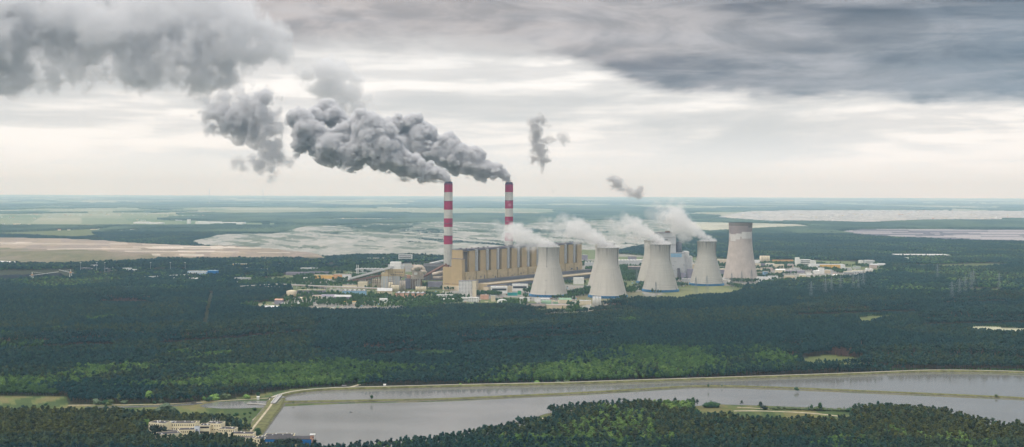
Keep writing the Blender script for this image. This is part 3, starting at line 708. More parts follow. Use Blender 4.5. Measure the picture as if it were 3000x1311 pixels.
for t0 in range(-30, 600, 40):
    x = -98.9 + .57 * t0; y = 3390 + .821 * t0; FOOT.append((x, y, 46)); FOOT.append((x + 37, y - 26, 34)); FOOT.append((x - 25, y + 20, 34))

# ---- generic works buildings: pixel span of the front, ground line, eaves line
BN = [0]
def works(x0, x1, yb, yt, depth, wall, roof, label, name='workshop', cat='building', style='flat', win=0, yaw=0.0, wmat=None, group=None, wall2=None, hmin=3.0, bands=0):
    BN[0] += 1
    xm = (x0 + x1) / 2; D = dist(yb, xm); s = F / D; e = lev(xm, 564.5)[1]
    w = (x1 - x0) / s; h = max(hmin, H - lev(xm, yt)[1] / s); q = at(xm, 564.5, D)
    t = thing(name, label, cat, (q.x, D + depth / 2, 0), yaw, group)
    n = max(1, int(max(w, depth) / max(14, min(w, depth))))
    for i in range(n + 1):
        f = i / n - .5
        if w > depth: FOOT.append((q.x + f * w * .8, D + depth / 2, depth / 2 + 5))
        else: FOOT.append((q.x, D + depth / 2 + f * depth * .8, w / 2 + 5))
    FOOT.append((q.x - w * .3, D - 5, 7)); FOOT.append((q.x + w * .3, D - 5, 7))
    a, b_ = -w / 2, w / 2; c, d = -depth / 2, depth / 2
    MB().box(a, b_, c, d, 0, h).build('wall', wall, t)
    if wall2:
        f0, f1, m2 = wall2; MB().box(a + w * f0, a + w * f1, c - .25, c, 0, h - .1).build('painted_wall', m2, t)
    if style == 'flat':
        MB().box(a - .3, b_ + .3, c - .3, d + .3, h, h + .5).build('roof', roof, t)
        rv = random.Random(BN[0])
        if w * s > 14:
            for k in range(rv.randint(1, 3)):
                x = rv.uniform(a * .8, b_ * .7); y = rv.uniform(c * .6, d * .5); k2 = min(w, depth) * .08
                MB().box(x, x + rv.uniform(1, 2) * k2 + 1, y, y + k2 + 1, h + .5, h + 1.3 + rv.random() * 1.2).build('rooftop_unit', M_GROOF, t)
    elif style == 'gable':
        MB().gable(a - .4, b_ + .4, c - .4, d + .4, h, h + min(depth, w) * .18, 'x' if w > depth else 'y').build('roof', roof, t)
    elif style == 'saw':
        MB().box(a - .2, b_ + .2, c - .2, d + .2, h, h + .4).build('roof', M_TAR, t)
        k = max(3, int(w / 11)); 
        for i in range(k):
            x = a + (i + .15) * w / k; MB().add([(x, c + 1, h + .4), (x + w / k * .62, c + 1, h + .4), (x + w / k * .62, d - 1, h + .4), (x, d - 1, h + .4), (x + w / k * .3, c + 1, h + 2.6), (x + w / k * .3, d - 1, h + 2.6)], [(0, 4, 5, 3), (1, 2, 5, 4), (0, 1, 4), (2, 3, 5)]).build('roof_light', roof, t)
    elif style == 'arch':
        pts = [(b_ * math.cos(v), h * .99 + min(w, 20) * .28 * math.sin(v)) for v in np.linspace(0, math.pi, 9)]
        MB().add([(x, c, z) for x, z in pts] + [(x, d, z) for x, z in pts], [(i, i + 1, 10 + i, 9 + i) for i in range(8)] + [tuple(range(8, -1, -1)), tuple(range(9, 18))]).build('roof', roof, t)
    if bands:
        for k in range(bands):
            z = h * (k + .6) / (bands + .4); MB().box(a + w * .06, b_ - w * .06, c - .2, c, z, z + h / (bands + .4) * .45).build('window_band', wmat or M_WIN, t)
    if win:
        rows = max(1, int(round(h / 3.6))) if win > 0 else 1; cols = abs(win)
        for r in range(rows):
            for k in range(cols):
                x = a + w * (k + .28) / cols; z = h * (r + .3) / rows
                MB().box(x, x + w / cols * .46, c - .14, c, z, z + h / rows * .45).build('window', wmat or M_WIN, t)
    return t

def silo_group(x0, x1, yb, yt, n, m, label, rows=1, name='silo_battery'):
    xm = (x0 + x1) / 2; D = dist(yb, xm); s = F / D; w = (x1 - x0) / s; h = H - lev(xm, yt)[1] / s; q = at(xm, 564.5, D); r = w / n / 2
    t = thing(name, label, 'silos', (q.x, D + r, 0), 0); foot(t, w / 2 + 6)
    for k in range(n):
        for j in range(rows):
            b = MB(); b.smooth = True; x = -w / 2 + r * (2 * k + 1); k7 = .74 if name == 'gas_tank_row' else .97; b.lathe([(r * k7, 0), (r * k7, h - r * .35), (r * .3, h)], 14, x, j * 2 * r); b.build('silo', m, t)
    MB().box(-w / 2, w / 2, -r * .2, r * .2, h, h + 1.2).build('walkway', M_STEEL, t)
    return t

# the big blocks left of the boiler house
works(1168, 1208, 768, 747.5, 16, M_WALLW, M_WALLW, 'white office tower with four dark window bands at the far side of the works', 'office_tower', bands=4)
ot = at(1188, 564, dist(768, 1188))
def block(parts, px, yb, label, name, cat, yaw=0, fr=None):
    """parts: (name, x0, x1, ytop, ybottom, front offset, depth, material) in photo pixels round px at the ground line yb"""
    D = dist(yb, px); s = F / D; q = at(px, 564.5, D); t = thing(name, label, cat, (q.x, D, 0), yaw); FOOT.append((q.x, D + 12, fr or 25))
    for (nm, x0, x1, yt, yo, f, dp, m) in parts:
        a = (x0 - px) / s; b_ = (x1 - px) / s; z1 = H - lev(px, yt)[1] / s; z0 = max(0, H - lev(px, yo)[1] / s)
        MB().box(a, b_, f, f + dp, z0, z1).build(nm, m, t)
        FOOT.append((q.x + (a + b_) / 2, D + f + dp / 2, max(8, (b_ - a) / 2)))
    return t
block([('grey_wall', 1118, 1172, 810, 850, 0, 40, M_WALLG), ('ochre_wall', 1118, 1184, 801, 809.9, -.5, 41, M_YEL2), ('upper_wall', 1129.5, 1184, 789.5, 800.9, 2, 36, M_YEL2),
       ('white_head_house', 1143, 1174, 769, 789.3, 5, 24, M_WALLW), ('white_side_house', 1174.2, 1183, 778.5, 789.3, 5, 24, M_WALLG), ('white_side_house', 1137, 1142.8, 777, 789.3, 6, 20, M_WALLG)]
      + [('window', 1158 + k * 6.5, 1161.5 + k * 6.5, 797, 799.5, 1.7, .4, M_WIN) for k in range(4)] + [('window', 1146 + k * 6.2, 1149 + k * 6.2, 804.5, 807, -.8, .4, M_WIN) for k in range(6)]
      + [('pilaster', 1121 + k * 9, 1122.2 + k * 9, 811, 850, -.5, .6, M_BEIGE) for k in range(6)], 1150, 852, 'ochre and grey bunker building with a white head house that the long conveyor climbs to', 'bunker_building', 'building', fr=40)
def gallery(p0, p1, z0, z1, w, h, m_roof, m_side, label, legs=8, name='conveyor_gallery', leg_m=None, skip=0.0):
    """sloping covered conveyor between two ground points"""
    A = gp(*p0); B = gp(*p1); A = Vector((A[0], A[1], z0)); B = Vector((B[0], B[1], z1)); L = (B - A)
    t = thing(name, label, 'conveyor', (A.x, A.y, 0)); o = Vector((A.x, A.y, 0)); a = A - o; b = B - o
    MB().obox(a, b, w, h).build('gallery', m_side, t); u = Vector((0, 0, h / 2 + .22)); MB().obox(a + u, b + u, w + .8, .4).build('roof', m_roof, t)
    for k in range(legs):
        f = skip + (1 - skip) * (k + .5) / legs; p = a.lerp(b, f)
        if p.z < 3: continue
        g = MB(); sd = Vector((-L.y, L.x, 0)).normalized() * w * .6
        for sg in (-1, 1): g.obox(p + sd * sg - Vector((0, 0, h / 2)), (p.x + sd.x * sg * 1.5, p.y + sd.y * sg * 1.5, 0), .7, .7)
        g.obox(Vector((p.x - sd.x * 1.25, p.y - sd.y * 1.25, p.z * .5)), Vector((p.x + sd.x * 1.25, p.y + sd.y * 1.25, p.z * .5)), .5, .5)
        g.build('trestle', leg_m or M_RUST, t)
    for k in range(max(4, int(L.length / 25))): p = A.lerp(B, k / max(4, int(L.length / 25))); FOOT.append((p.x, p.y, w + 3))
    return t
gallery((1028, 822), (1150, 856), 5, 66, 9, 5, M_WALLW, M_WALLG, 'white roofed conveyor climbing from the trees to the white head house', 12)
gallery((1018, 828), (1120, 850), 3, 40, 6, 3.5, M_RUST, M_RUST, 'rusty brown conveyor on a dense trestle under the white one', 16)
gallery((1240, 848), (1300, 838), 34, 58, 7, 4, M_RUST, M_RUST, 'rusty conveyor rising from the dust filters to the boiler house end', 6)
gallery((1256, 790), (1300, 784), 18, 24, 9, 5, M_WALLW, M_WALLG, 'white gallery behind the dark shed near the left chimney', 4)
block([('frame_tower', 1204, 1236, 818, 846, 0, 24, M_PUTTY), ('hopper_floor', 1204.5, 1242, 808, 817.9, -3, 30, M_PUTTY), ('filter_house', 1209, 1240, 793.5, 807.9, 0, 24, M_PUTTY), ('pale_cabin', 1214, 1224, 799, 806, -2.4, 2.2, M_WALLW),
       ('steel_frame', 1187, 1203, 817, 846, 2, 16, M_PURP), ('red_cabin', 1193, 1203, 807, 816.8, 2, 12, M_BRICK), ('side_house', 1171, 1193, 806, 813, 3, 14, M_PUTTY), ('grey_box', 1254, 1296, 827, 842, 6, 24, M_PURP)]
      + [('column', 1206 + k * 7.2, 1207.6 + k * 7.2, 818, 846, -2.2, 1.6, M_RUST) for k in range(5)] + [('pale_pipe', 1219 + k * 3.6, 1220.2 + k * 3.6, 824 - k * 2.2, 841, -4.6, 1.2, M_WALLW) for k in range(4)], 1222, 848, 'rust stained dust filter plant with ducts between the silos and the boiler house', 'filter_plant', 'building', fr=35)
def ducts(px, yb, label, tubes, m=M_PUTTY):
    D = dist(yb, px); s = F / D; q = at(px, 564.5, D); t = thing('flue_duct', label, 'duct', (q.x, D, 0)); FOOT.append((q.x, D, 14))
    for pts, r in tubes:
        b = MB(); b.smooth = True; b.tube([((x - px) / s, f, H - lev(px, y)[1] / s) for (x, y, f) in pts], r, 12); b.build('duct', m, t)
ducts(1225, 850, 'fat beige rounded duct arching over the dust filter plant', [([(1210,796,10),(1209,789,10),(1213,784,10),(1224,783,10),(1236,784,10),(1241,789,10),(1242,796,10)], 5.2), ([(1224,790,4),(1224,786,8)], 9), ([(1236,797,6),(1244,796,6),(1249,802,6)], 4.6)])
ducts(1280, 848, 'two long pale ducts running into the end of the boiler house', [([(1266,806,20),(1276,804,20),(1300,799,20)], 5.0), ([(1268,815,20),(1282,815,20),(1300,814,20)], 4.2)])
silo_group(1139, 1153, 853, 827, 2, M_CREAM, 'pair of tall cream silos at the left end of the silo rows')
silo_group(1147, 1170, 856, 835, 5, M_CREAM, 'row of five cream silos in front of the tall pair')
silo_group(1171, 1189, 854, 822.5, 3, M_PUTTY, 'three tall stained silos beside the purple steel frame')
silo_group(1218, 1250, 857, 840, 6, M_CREAM, 'row of six low cream silos under the dust filter plant')
ML = [  # x0 x1 ybase ytop depth wall roof label style win
 (1241,1298,822,781,46,M_TAR,M_TAR,'big dark shed behind the ducts beside the left chimney','gable',0),
 (1090,1129,843,820,26,M_CREAM,M_CREAM,'cream box building with a brown belt left of the bunker building','flat',0),
 (1049.5,1077.5,846,828,20,M_CREAM,M_CREAM,'smaller cream box building under the rusty conveyor','flat',0),
 (1005,1048,846,835,16,M_CREAM,M_TAR,'long low cream building at the foot of the conveyors','flat',0),
 (1003,1072,868,853,30,M_SKYB,M_GROOF,'light blue workshop with striped sawtooth roof','saw',0),
 (1105,1148,868,853,34,M_BEIGE,M_GROOF,'beige shed between the blue workshop and the salmon one','gable',0),
 (1159,1244,873,860,34,M_BRICK,M_GROOF,'salmon coloured workshop with white roof lights','saw',0),
 (980,1028,882,870,22,M_PURP,M_GROOF,'purple grey shed with pale roof near the tanker park','gable',-8),
 (942,984,880,869,24,M_GROOF,M_PURP,'grey double shed left of the purple grey one','gable',0),
 (916,952,876,867,18,M_BEIGE,M_PINKR,'low beige store with pinkish roof','flat',0),
 (880,897,879,874,12,M_CREAM,M_CREAM,'tiny cream hut among trees by the storage tank','gable',0),
 (872,953,862,851,20,M_PURP,mat('olive_roof',(.38,.36,.24),.9,.15,.1),'very long low building with olive roof right of the round tank','flat',-14),
 (1009,1044,891,884.5,10,M_CREAM,M_YELO,'yellowish garage row above the plant road','flat',0),
 (1113,1135,888,878,14,M_WALLW,M_GROOF,'white house with row of skylights among trees','gable',0),
 (1281,1327,877,865,16,M_WALLW,M_GROOF,'white canteen building right of the plant road','flat',9),
 (1300,1330,886,878,12,M_GROOF,M_WALLW,'small pale hut below the white canteen','gable',0),
 (1353,1371,884,873,12,M_WALLW,M_WALLW,'short white office wing below the office block','flat',-5),
 (1373,1403,886,873,14,M_WALLW,M_WALLW,'white two storey office with square windows','flat',6),
 (1409,1432,878,866,16,M_BRICK,M_BRICK,'brick red store right of the white offices','flat',0),
 (1440,1452,884,867,10,M_CREAM,M_GROOF,'small cream transformer house','flat',0),
 (1458,1487,892,885,16,M_WALLW,M_WALLW,'bright white tent hall at the forest edge','arch',0),
 (1468,1478,881,870,9,M_PINKR,M_PURP,'narrow pink and purple kiosk building','flat',0),
 (1524,1553,884,874,12,M_WALLW,M_WALLW,'long white store in front of the nearest cooling tower','flat',0),
 (1568,1583,885,875,12,M_WALLW,M_GROOF,'short white store under the nearest cooling tower','flat',0),
 (1585,1611,885,875.5,12,M_WALLW,M_WALLW,'white store with grey doors right of the short one','flat',-6),
 (1588,1616,893,884,12,M_GRN,M_GRN,'small green shed below the white stores','gable',0),
 (1622,1636,891,884,8,M_GRN,M_CREAM,'pale green pump house','flat',0),
 (1639,1675,889,879,22,M_CREAM,M_GRN,'cream warehouse with green roof between the two front cooling towers','gable',0),
 (1510,1600,899,891,12,M_PINKR,M_TAR,'low brown garages at the forest edge','flat',0),
 (1602,1680,905,895,14,M_BEIGE,M_PINKR,'long sand coloured garage building at the forest edge','flat',0),
 (1700,1733,893,882,16,M_CREAM,M_GROOF,'low pale building left of the white gas tanks','flat',0),
 (1439,1487,860,841,18,M_WALLW,M_WALLW,'white block with a dark window in front of the turbine hall','flat',0),
 (1502,1547.5,854,834,18,M_WALLW,M_WALLW,'second white block with a dark window nearer the cooling tower','flat',0),
 (1681,1712,834,815,16,M_WALLW,M_WALLW,'third white block seen right of the nearest cooling tower','flat',0),
 (1488,1517,867,859,8,M_TEAL,M_TEAL,'teal container hall in front of the turbine hall','flat',0),
 (1518,1528,864,853,8,mat('green_box',(.03,.3,.15),.7),M_GRN,'bright green tank box','flat',0),
 (1487,1502,858,838,10,M_BEIGE,M_LEAD,'ochre stair block between two white blocks','flat',0),
 (1715,1741,783,770,34,M_WALLG,M_WALLW,'shed with white striped roof just right of the boiler house','saw',0),
 (1813,1884,778,764,34,M_WALLG,M_WALLW,'long depot with rows of white roof lights behind the cooling towers','saw',0),
 (1842,1882,797,782,26,M_TAR,M_PINKR,'open sided dark shed with beige roof behind the cooling towers','flat',0),
 (1841,1866,762,751.5,14,M_PURP,M_BEIGE,'small brown roofed house before the woods behind the depot','flat',0),
 (1706,1722,762,748,14,M_PURP,M_GROOF,'grey station house right of the boiler house roof','flat',0),
 (1860,1878,846,839,10,M_WALLW,M_WALLG,'tiny white switch house between cooling towers','flat',0),
 (1700,1712,855,850,8,M_WALLW,M_WALLW,'small white hut by the bare field','flat',0),
 (2022,2044,800,776,22,M_BEIGE,M_BEIGE,'peach coloured plant building beside the grey boiler block','flat',0),
 (2108,2138,806,790,40,M_PURP,M_CREAM,'dark grey hall half hidden between the two right towers','flat',0),
 (2095,2135,772,762,30,M_BEIGE,M_BEIGE,'low beige hall far behind the two right towers','flat',0),
 (2000,2050,826,818,10,M_WALLG,M_WALLW,'long low white cable duct building by the grey boiler block','flat',0),
 # right works
 (2209,2228,774,763.5,20,M_WALLW,M_WALLW,'white hall beside the ribbed cream silos','flat',0),
 (2211,2229,786,772,18,M_CREAM,M_WALLG,'cream hall just right of the tall painted tower','flat',0),
 (2245,2270,783,773,20,M_WALLW,M_CREAM,'white hall under the cream silos','flat',0),
 (2268,2298,787,776,18,M_CREAM,M_CREAM,'cream hall with blank front in the right works','flat',0),
 (2230,2243,784,773,16,M_PURP,M_TAR,'slate blue switch hall','flat',-4),
 (2234,2265,794,786,22,M_PINKR,M_PINKR,'pinkish roofed low store','flat',0),
 (2218,2236,799,789,18,M_CREAM,M_BEIGE,'cream brick store with dark gates','flat',-4),
 (2275,2302,801,792,20,M_CREAM,M_WALLW,'cream gabled store in the right works','gable',0),
 (2237.5,2250,812,797,12,M_SKYB,M_WALLG,'slim pale blue office block with three window rows','flat',3),
 (2221,2259,826,813,18,M_WALLW,M_WALLW,'white office wing right of the tall tower foot','flat',0),
 (2253,2281,818,809.5,16,M_WALLW,M_GROOF,'white low workshop at the wood edge','flat',0),
 (2300,2330,817,810,14,M_BEIGE,M_CREAM,'sand coloured shelter at the wood edge','flat',0),
 (2376,2391,779,765,22,M_WALLW,M_WALLW,'white stepped wing at the right of the long office','flat',0),
 (2345,2376,780,762,22,M_WALLW,M_WALLW,'long white office with dark window bands','flat',0),
 (2332,2344,781,756,18,M_WALLW,M_WALLW,'white lift tower, tallest block of the right works','flat',0),
 (2401,2416,803,786,18,M_WALLW,M_WALLG,'white mixing plant below the amber hall','flat',0),
 (2386,2401,804,795,12,M_WALLW,M_WALLW,'small white lean-to beside the mixing plant','gable',0),
 (2470,2496,792,786,20,M_WALLG,M_GROOF,'flat grey roofed store right of the amber hall','flat',0),
 (2503,2523,788,782,20,M_WALLG,M_GRN,'store with mint green roof','flat',0),
 (2520,2530,776,764,18,M_WALLW,M_WALLW,'small white cube building at the wood','flat',0),
 (2537,2563,777,764,24,M_WALLG,M_WALLW,'pale grey hall behind the small white cube','flat',0),
 (2552,2574,787,777,24,M_PINKR,M_WALLG,'long low shed row, nearer one','gable',0),
 (2574,2596,785,776,24,M_WALLG,M_WALLG,'long low shed row, farthest right one','gable',0),
 (2539,2548,794,788,14,M_WALLW,M_WALLW,'bright white roofed hut among trees','gable',0),
 (2551,2559,793,788,12,M_WALLW,M_WALLW,'second bright white hut right of the first','gable',0),
 (2475,2500,808,797,16,M_WALLG,M_CREAM,'long white store with gates, left half','flat',-8),
 (2500,2528,807,794,16,M_WALLW,M_CREAM,'long white store at the wood edge, right half','flat',-6),
 (2442,2454,812,806,12,M_WALLW,M_WALLW,'small white roof peeping out of the wood edge','gable',0),
 (2416,2434,801,793,14,M_BEIGE,M_CREAM,'beige shed right of the mixing plant','flat',0),
 (2366,2380,806,801,12,M_WALLW,M_WALLW,'white container stack at the wood edge','flat',0),
 (2654,2663,766,755.5,12,M_WALLW,M_WALLW,'lone white cube in the woods under the greenhouses','flat',0),
 (2310,2326,785,775,14,M_PINKR,M_GROOF,'pinkish workshop left of the lift tower','flat',0),
 (2300,2360,800,795,30,M_PURP,M_PURP,'grey storage yard roof in the right works','flat',0),
 (2330,2345,793,787,14,M_WALLG,M_GROOF,'pale shed above the storage yard','flat',0),
 (2395,2440,798,792,14,M_WALLG,M_GROOF,'grey shed under the amber hall','flat',0),
 (2345,2362,812,806,12,M_CREAM,M_WALLW,'low cream garage at the wood edge','flat',0),
 # left of the works
 (881,929,795,786.5,22,M_WALLG,M_WALLW,'white roofed platform hall deep in the left woods','flat',0),
 (838,905,807,799,22,M_PURP,M_PURP,'long purple roofed depot left of the orange building','flat',0),
 (905,962,806,798,24,M_PURP,M_PURP,'second purple roofed depot touching the orange building','flat',0),
 (916,941,800,793.5,14,M_WALLG,M_WALLG,'pale grey upper storey house behind the purple depots','flat',0),
 (920,978,817,807,20,M_YELO,M_BEIGE,'long orange yellow building behind the pine belt','flat',0),
 (978,1002,818,805,20,M_ORNG,M_PINKR,'orange end block of the yellow building','flat',0),
 (1003,1029,820,805.5,18,M_WALLW,M_PINKR,'white block beside the orange end block','flat',0),
 (1040,1140,800,790,50,M_GROOF,M_GROOF,'wide pale storage roofs behind the white conveyor','saw',0),
 (1055,1075,810,799,14,M_GRN,M_GROOF,'mint coloured store under the white conveyor','flat',0),
 (889,900,823,815,10,M_WALLW,M_WALLW,'small white house in the left woods','gable',0),
 (682,723,783,774,14,M_YELO,M_WALLW,'white and yellow railway building far left in the woods','flat',0),
 (720,728,792,785,8,M_WALLW,M_WALLW,'tiny white box near the railway building','flat',0),
 (688,734,828,815,14,M_WALLG,M_GROOF,'long grey shed in the left woods','flat',0),
 (760,784,797,789,12,M_WALLG,M_CREAM,'pale low house between tree tops','flat',0),
 (771,816,852,842,18,M_WALLW,M_PINKR,'pinkish white hall under the pipe bridge','flat',0),
 (806,829,893,880,16,M_PURP,M_BRICK,'purple shed at the left end of the tank wagons','gable',0),
 (1094,1130,764,757,14,M_YELO,M_WALLW,'yellow roofed shed before the white office tower','flat',0),
 (1075,1086,764,757,10,M_WALLW,M_WALLW,'tiny white house left of the yellow roofed shed','flat',0),
 (267,283,788,777.5,14,M_WALLW,M_WALLW,'white signal box at the left railway yard','flat',0),
 (262,275,795,787,8,M_WALLW,M_RUST,'short white goods shed below the signal box','flat',0),
 (323,340,793,783,10,M_WALLW,M_WALLW,'white shed right of the signal box','flat',0),
 (357,385,796,786,10,M_WALLW,M_WALLG,'long white shelter in the left railway yard','flat',0),
 (386,399,799,790,10,M_WALLW,M_WALLW,'white hut at the right end of the long shelter','flat',0),
 (236,264,798,786,16,M_TAR,M_PURP,'dark loading frame left of the signal box','flat',-5),
 (290,322,797,788,14,M_TAR,M_TAR,'dark wagon shed right of the signal box','flat',0),
]
for k, (x0, x1, yb, yt, dp, wl, rf, lb, st, wn) in enumerate(ML):
    works(x0, x1, yb, yt, dp, wl, rf, lb, {'saw': 'sawtooth_hall', 'arch': 'tent_hall', 'gable': 'shed', 'flat': 'works_building'}[st], 'building', st, wn, yaw=0.10 * math.sin(k * 1.7),
          bands=3 if 'window bands' in lb else (1 if 'dark window' in lb else 0))
works(2376, 2477, 790, 776, 34, M_WALLW, M_GROOF, 'long hall whose front is amber yellow in the middle and white at both ends', 'works_hall', wall2=(.26, .86, M_YELO))
works(550, 608, 812, 796, 22, M_SKYB, M_WALLW, 'long blue and white banded storage hall in the left woods', 'storage_hall', bands=2, wmat=M_WALLW)
works(608.5, 637, 812, 794, 24, M_COB, M_SKYB, 'bright cobalt blue end block of the banded storage hall', 'storage_hall')
works(432, 578, 824, 818, 30, M_COB, M_WALLW, 'very long low loading shed with a white chequered roof', 'loading_shed', style='saw')
gallery((367, 822), (560, 814), 6, 9, 8, 3, M_WALLW, M_WALLG, 'low white covered belt leading to the blue storage hall', 8)
works(1345, 1384, 872, 824, 20, M_WALLW, M_LEAD, 'white ten storey office block standing before the boiler house', 'office_block', win=9)
works(1385, 1396, 874, 823, 24, M_CREAM, M_LEAD, 'narrow ochre stair slab attached right of the office block', 'stair_slab')
silo_group(2228, 2257, 771, 750, 4, M_CREAM, 'ribbed cream silo block standing high above the right works', 2)
block([('belt', 2264, 2325, 762, 766, 0, 6, M_ORNG), ('leg', 2266, 2267, 766, 771, 0, 2, M_ORNG), ('leg', 2295, 2296, 766, 771, 0, 2, M_ORNG), ('leg', 2323, 2324, 766, 771, 0, 2, M_ORNG)], 2295, 771, 'long orange bridge conveyor right of the cream silos', 'conveyor_gallery', 'conveyor')
silo_group(1737, 1763, 897, 869, 6, M_WALLW, 'six slim white gas tanks at the foot of the second cooling tower', name='gas_tank_row')
works(2633, 2787, 756, 749, 90, M_PURP, M_GROOF, 'wide greenhouses with white striped roofs in the right woods', 'greenhouse', style='saw', hmin=4)
# grey boiler block
block([('boiler_tower', 1930, 1982, 684, 741, 10, 52, M_WALLG), ('main_wall', 1948, 2007, 741, 818, 0, 70, M_WALLG), ('side_wall', 2007.4, 2021, 738, 818, 8, 50, M_GROOF), ('step_wall', 2021.4, 2031, 752, 818, 12, 40, M_GROOF),
       ('grey_annex', 2014, 2033, 788, 818, -14, 13.5, M_PURP), ('roof_deck', 1934, 1984, 682.5, 683.9, 9, 54, M_LEAD), ('hoist_house', 1953, 1966, 679, 682.4, 20, 16, M_RUST), ('roof_arm', 1920, 1934, 683, 685.5, 20, 4, M_STEEL),
       ('joint_band', 1930, 1982.2, 697, 698, 9.6, .4, M_LEAD), ('joint_band', 1930, 1982.2, 718, 718.8, 9.6, .4, M_LEAD), ('roof_band', 1960, 2007.2, 741, 742.2, -.5, .5, M_LEAD), ('pale_apron', 1966, 1998, 743.5, 754, -.4, .4, M_SKYB),
       ('duct_frame', 1985, 1992, 786, 818, -8, 6, M_STEEL), ('duct_frame', 1994, 2010, 800, 818, -10, 8, M_PURP), ('vent', 1972, 1974, 778, 779.5, -.5, .5, M_WIN), ('vent', 1976, 1978, 767, 768.2, -.5, .5, M_WIN), ('vent', 1980, 1982, 767, 768.2, -.5, .5, M_WIN),
       ('vent', 2004, 2005.4, 775, 779, -.5, .5, M_WIN), ('vent', 1975, 1977, 793, 794.5, -.5, .5, M_WIN), ('arch_sign', 1950, 1958, 702, 706, 9.5, .5, M_LEAD)]
      , 1975, 818, 'tall grey modern boiler block rising behind the soot streaked cooling tower', 'boiler_block', 'power station', fr=60)
def duct_tower():
    D = dist(818, 1990) + 30; q = at(1990.5, 564, D); t = thing('exhaust_silo', 'dark grey round duct stack on the roof beside the grey boiler tower', 'duct', (q.x, D, 0))
    b = MB(); b.smooth = True; b.lathe([(8.6, 79), (8.6, 114), (7.6, 116)], 24); b.build('shell', mat('slate_grey_metal', (.21, .215, .235), .7, .1, .1), t)
    MB().lathe([(9.1, 90), (9.1, 91)], 24, caps=False).build('ring', M_STEEL, t); MB().box(-12, -8.8, -3, 3, 80, 128).build('side_pipe', M_STEEL, t)
duct_tower()
# round tank
def tank():
    D = dist(872, 855); q = at(855.5, 564, D + 14); t = thing('storage_tank', 'round sand coloured tank with shallow cone roof', 'tank', (q.x, D + 14, 0)); foot(t, 20)
    b = MB(); b.smooth = True; b.lathe([(13, 0), (13, 15)], 32); b.build('wall', M_BEIGE, t); MB().lathe([(13.3, 15.02), (4, 17.4), (.2, 18)], 32).build('roof', M_CREAM, t); MB().tube([(13.2, 0, 0), (13.2, 0, 16)], .5, 5).build('ladder', M_STEEL, t)
    MB().box(-17, -10, -16, -12, 0, 4).build('pump_house', M_WALLW, t)
tank()
# long pipe bridge
for (a, b_, lb) in (((704, 850), (814, 843), 'left rising length of the white covered pipe bridge'), ((814, 843), (962, 850), 'middle length of the white covered pipe bridge'), ((962, 850), (1142, 857), 'right length of the white covered pipe bridge passing the cream buildings')):
    gallery(a, b_, 9, 9, 5, 2.6, M_WALLW, M_PINKR, lb, 9, 'pipe_bridge', M_WALLG)
gallery((1815, 777), (1884, 772), 8, 14, 6, 3, M_WALLW, M_WALLG, 'grey conveyor crossing in front of the depot behind the cooling towers', 6)
# coal yard
def coal_heap():
    A = gp(-60, 822); B = gp(196, 812); r = random.Random(3); b = MB(); n = 40
    V = []; 
    for i in range(n + 1):
        p = A + (B - A) * i / n; w = 26 if i < n - 2 else 26 * (n - i) / 3; h = (13 + r.uniform(-1.2, 1.2)) * min(1, w / 26 + .05)
        for (o, z) in ((-1, 0), (-.55, .55), (-.1, 1), (.2, .96), (.6, .5), (1, 0)): V.append((p[0] + r.uniform(-1, 1), p[1] + o * w + r.uniform(-1, 1), h * z))
    b.add(V, [(i*6+j, (i+1)*6+j, (i+1)*6+j+1, i*6+j+1) for i in range(n) for j in range(5)])
    o = b.build('coal_heap', M_COAL); tag(o, 'long black coal stockpile at the left edge of the woods', 'coal heap')
    for (x, yb, top, lb) in ((95, 822, 805, 'white legged coal stacker at the left of the black heap'), (208, 816, 796, 'coal stacker with a raised boom at the right end of the black heap')):
        D = dist(yb, x); q = at(x, 564, D - 30); t = thing('coal_stacker', lb, 'stacker', (q.x, D - 30, 0)); h = 20 if x < 100 else 22
        g = MB()
        for sx in (-4, 4): g.obox((sx, -3, 0), (sx * .4, 0, h), .9, .9).obox((sx, 3, 0), (sx * .4, 0, h), .9, .9)
        g.build('legs', M_WALLW, t); L = 78 if x < 100 else -36
        MB().obox((-8 if L > 0 else 8, 0, h - 4), (L, 0, h + (8 if L > 0 else 6)), 2.4, 1.8).build('boom', M_WALLG, t); MB().obox((0, 0, h), (0, 0, h + 7), 1.2, 1.2).obox((0, 0, h + 7), (L * .6, 0, h + 2), .4, .4).build('mast', M_WALLW, t); MB().box(-3, 3, -2, 2, h - 3, h).build('cabin', M_ORNG, t)
coal_heap()
# tank wagons, bus, cars
def wagon(px, yb, label, i):
    D = dist(yb, px); q = at(px, 564, D); t = thing('tank_wagon', label, 'tank wagon', (q.x, D, 0), .05, 'white tank wagons'); foot(t, 9)
    b = MB(); b.smooth = True; b.tube([(-6.2, 0, 2.9), (-5.6, 0, 2.9), (5.6, 0, 2.9), (6.2, 0, 2.9)], [1.0, 1.6, 1.6, 1.0], 14); b.build('tank', M_WALLW, t)
    MB().box(-6.4, 6.4, -1.1, 1.1, .95, 1.3).build('chassis', M_STEEL, t); MB().tube([(0, 0, 4.4), (0, 0, 5)], .5, 8).build('hatch', M_WALLG, t)
    for x in (-4.8, -3, 3, 4.8): g = MB(); g.tube([(x, -1.0, .5), (x, 1.0, .5)], .5, 10); g.build('wheel', M_STEEL, t)
for i, (x, lb) in enumerate(((833, 'white tank wagon at the left end of its row'), (841, 'second white tank wagon from the left'), (853, 'third white tank wagon from the left'), (860, 'fourth white tank wagon, left of a dark tree'), (873, 'fifth white tank wagon, right of a dark tree'), (895.5, 'white tank wagon standing alone on the right'))): wagon(x, 893, lb, i)
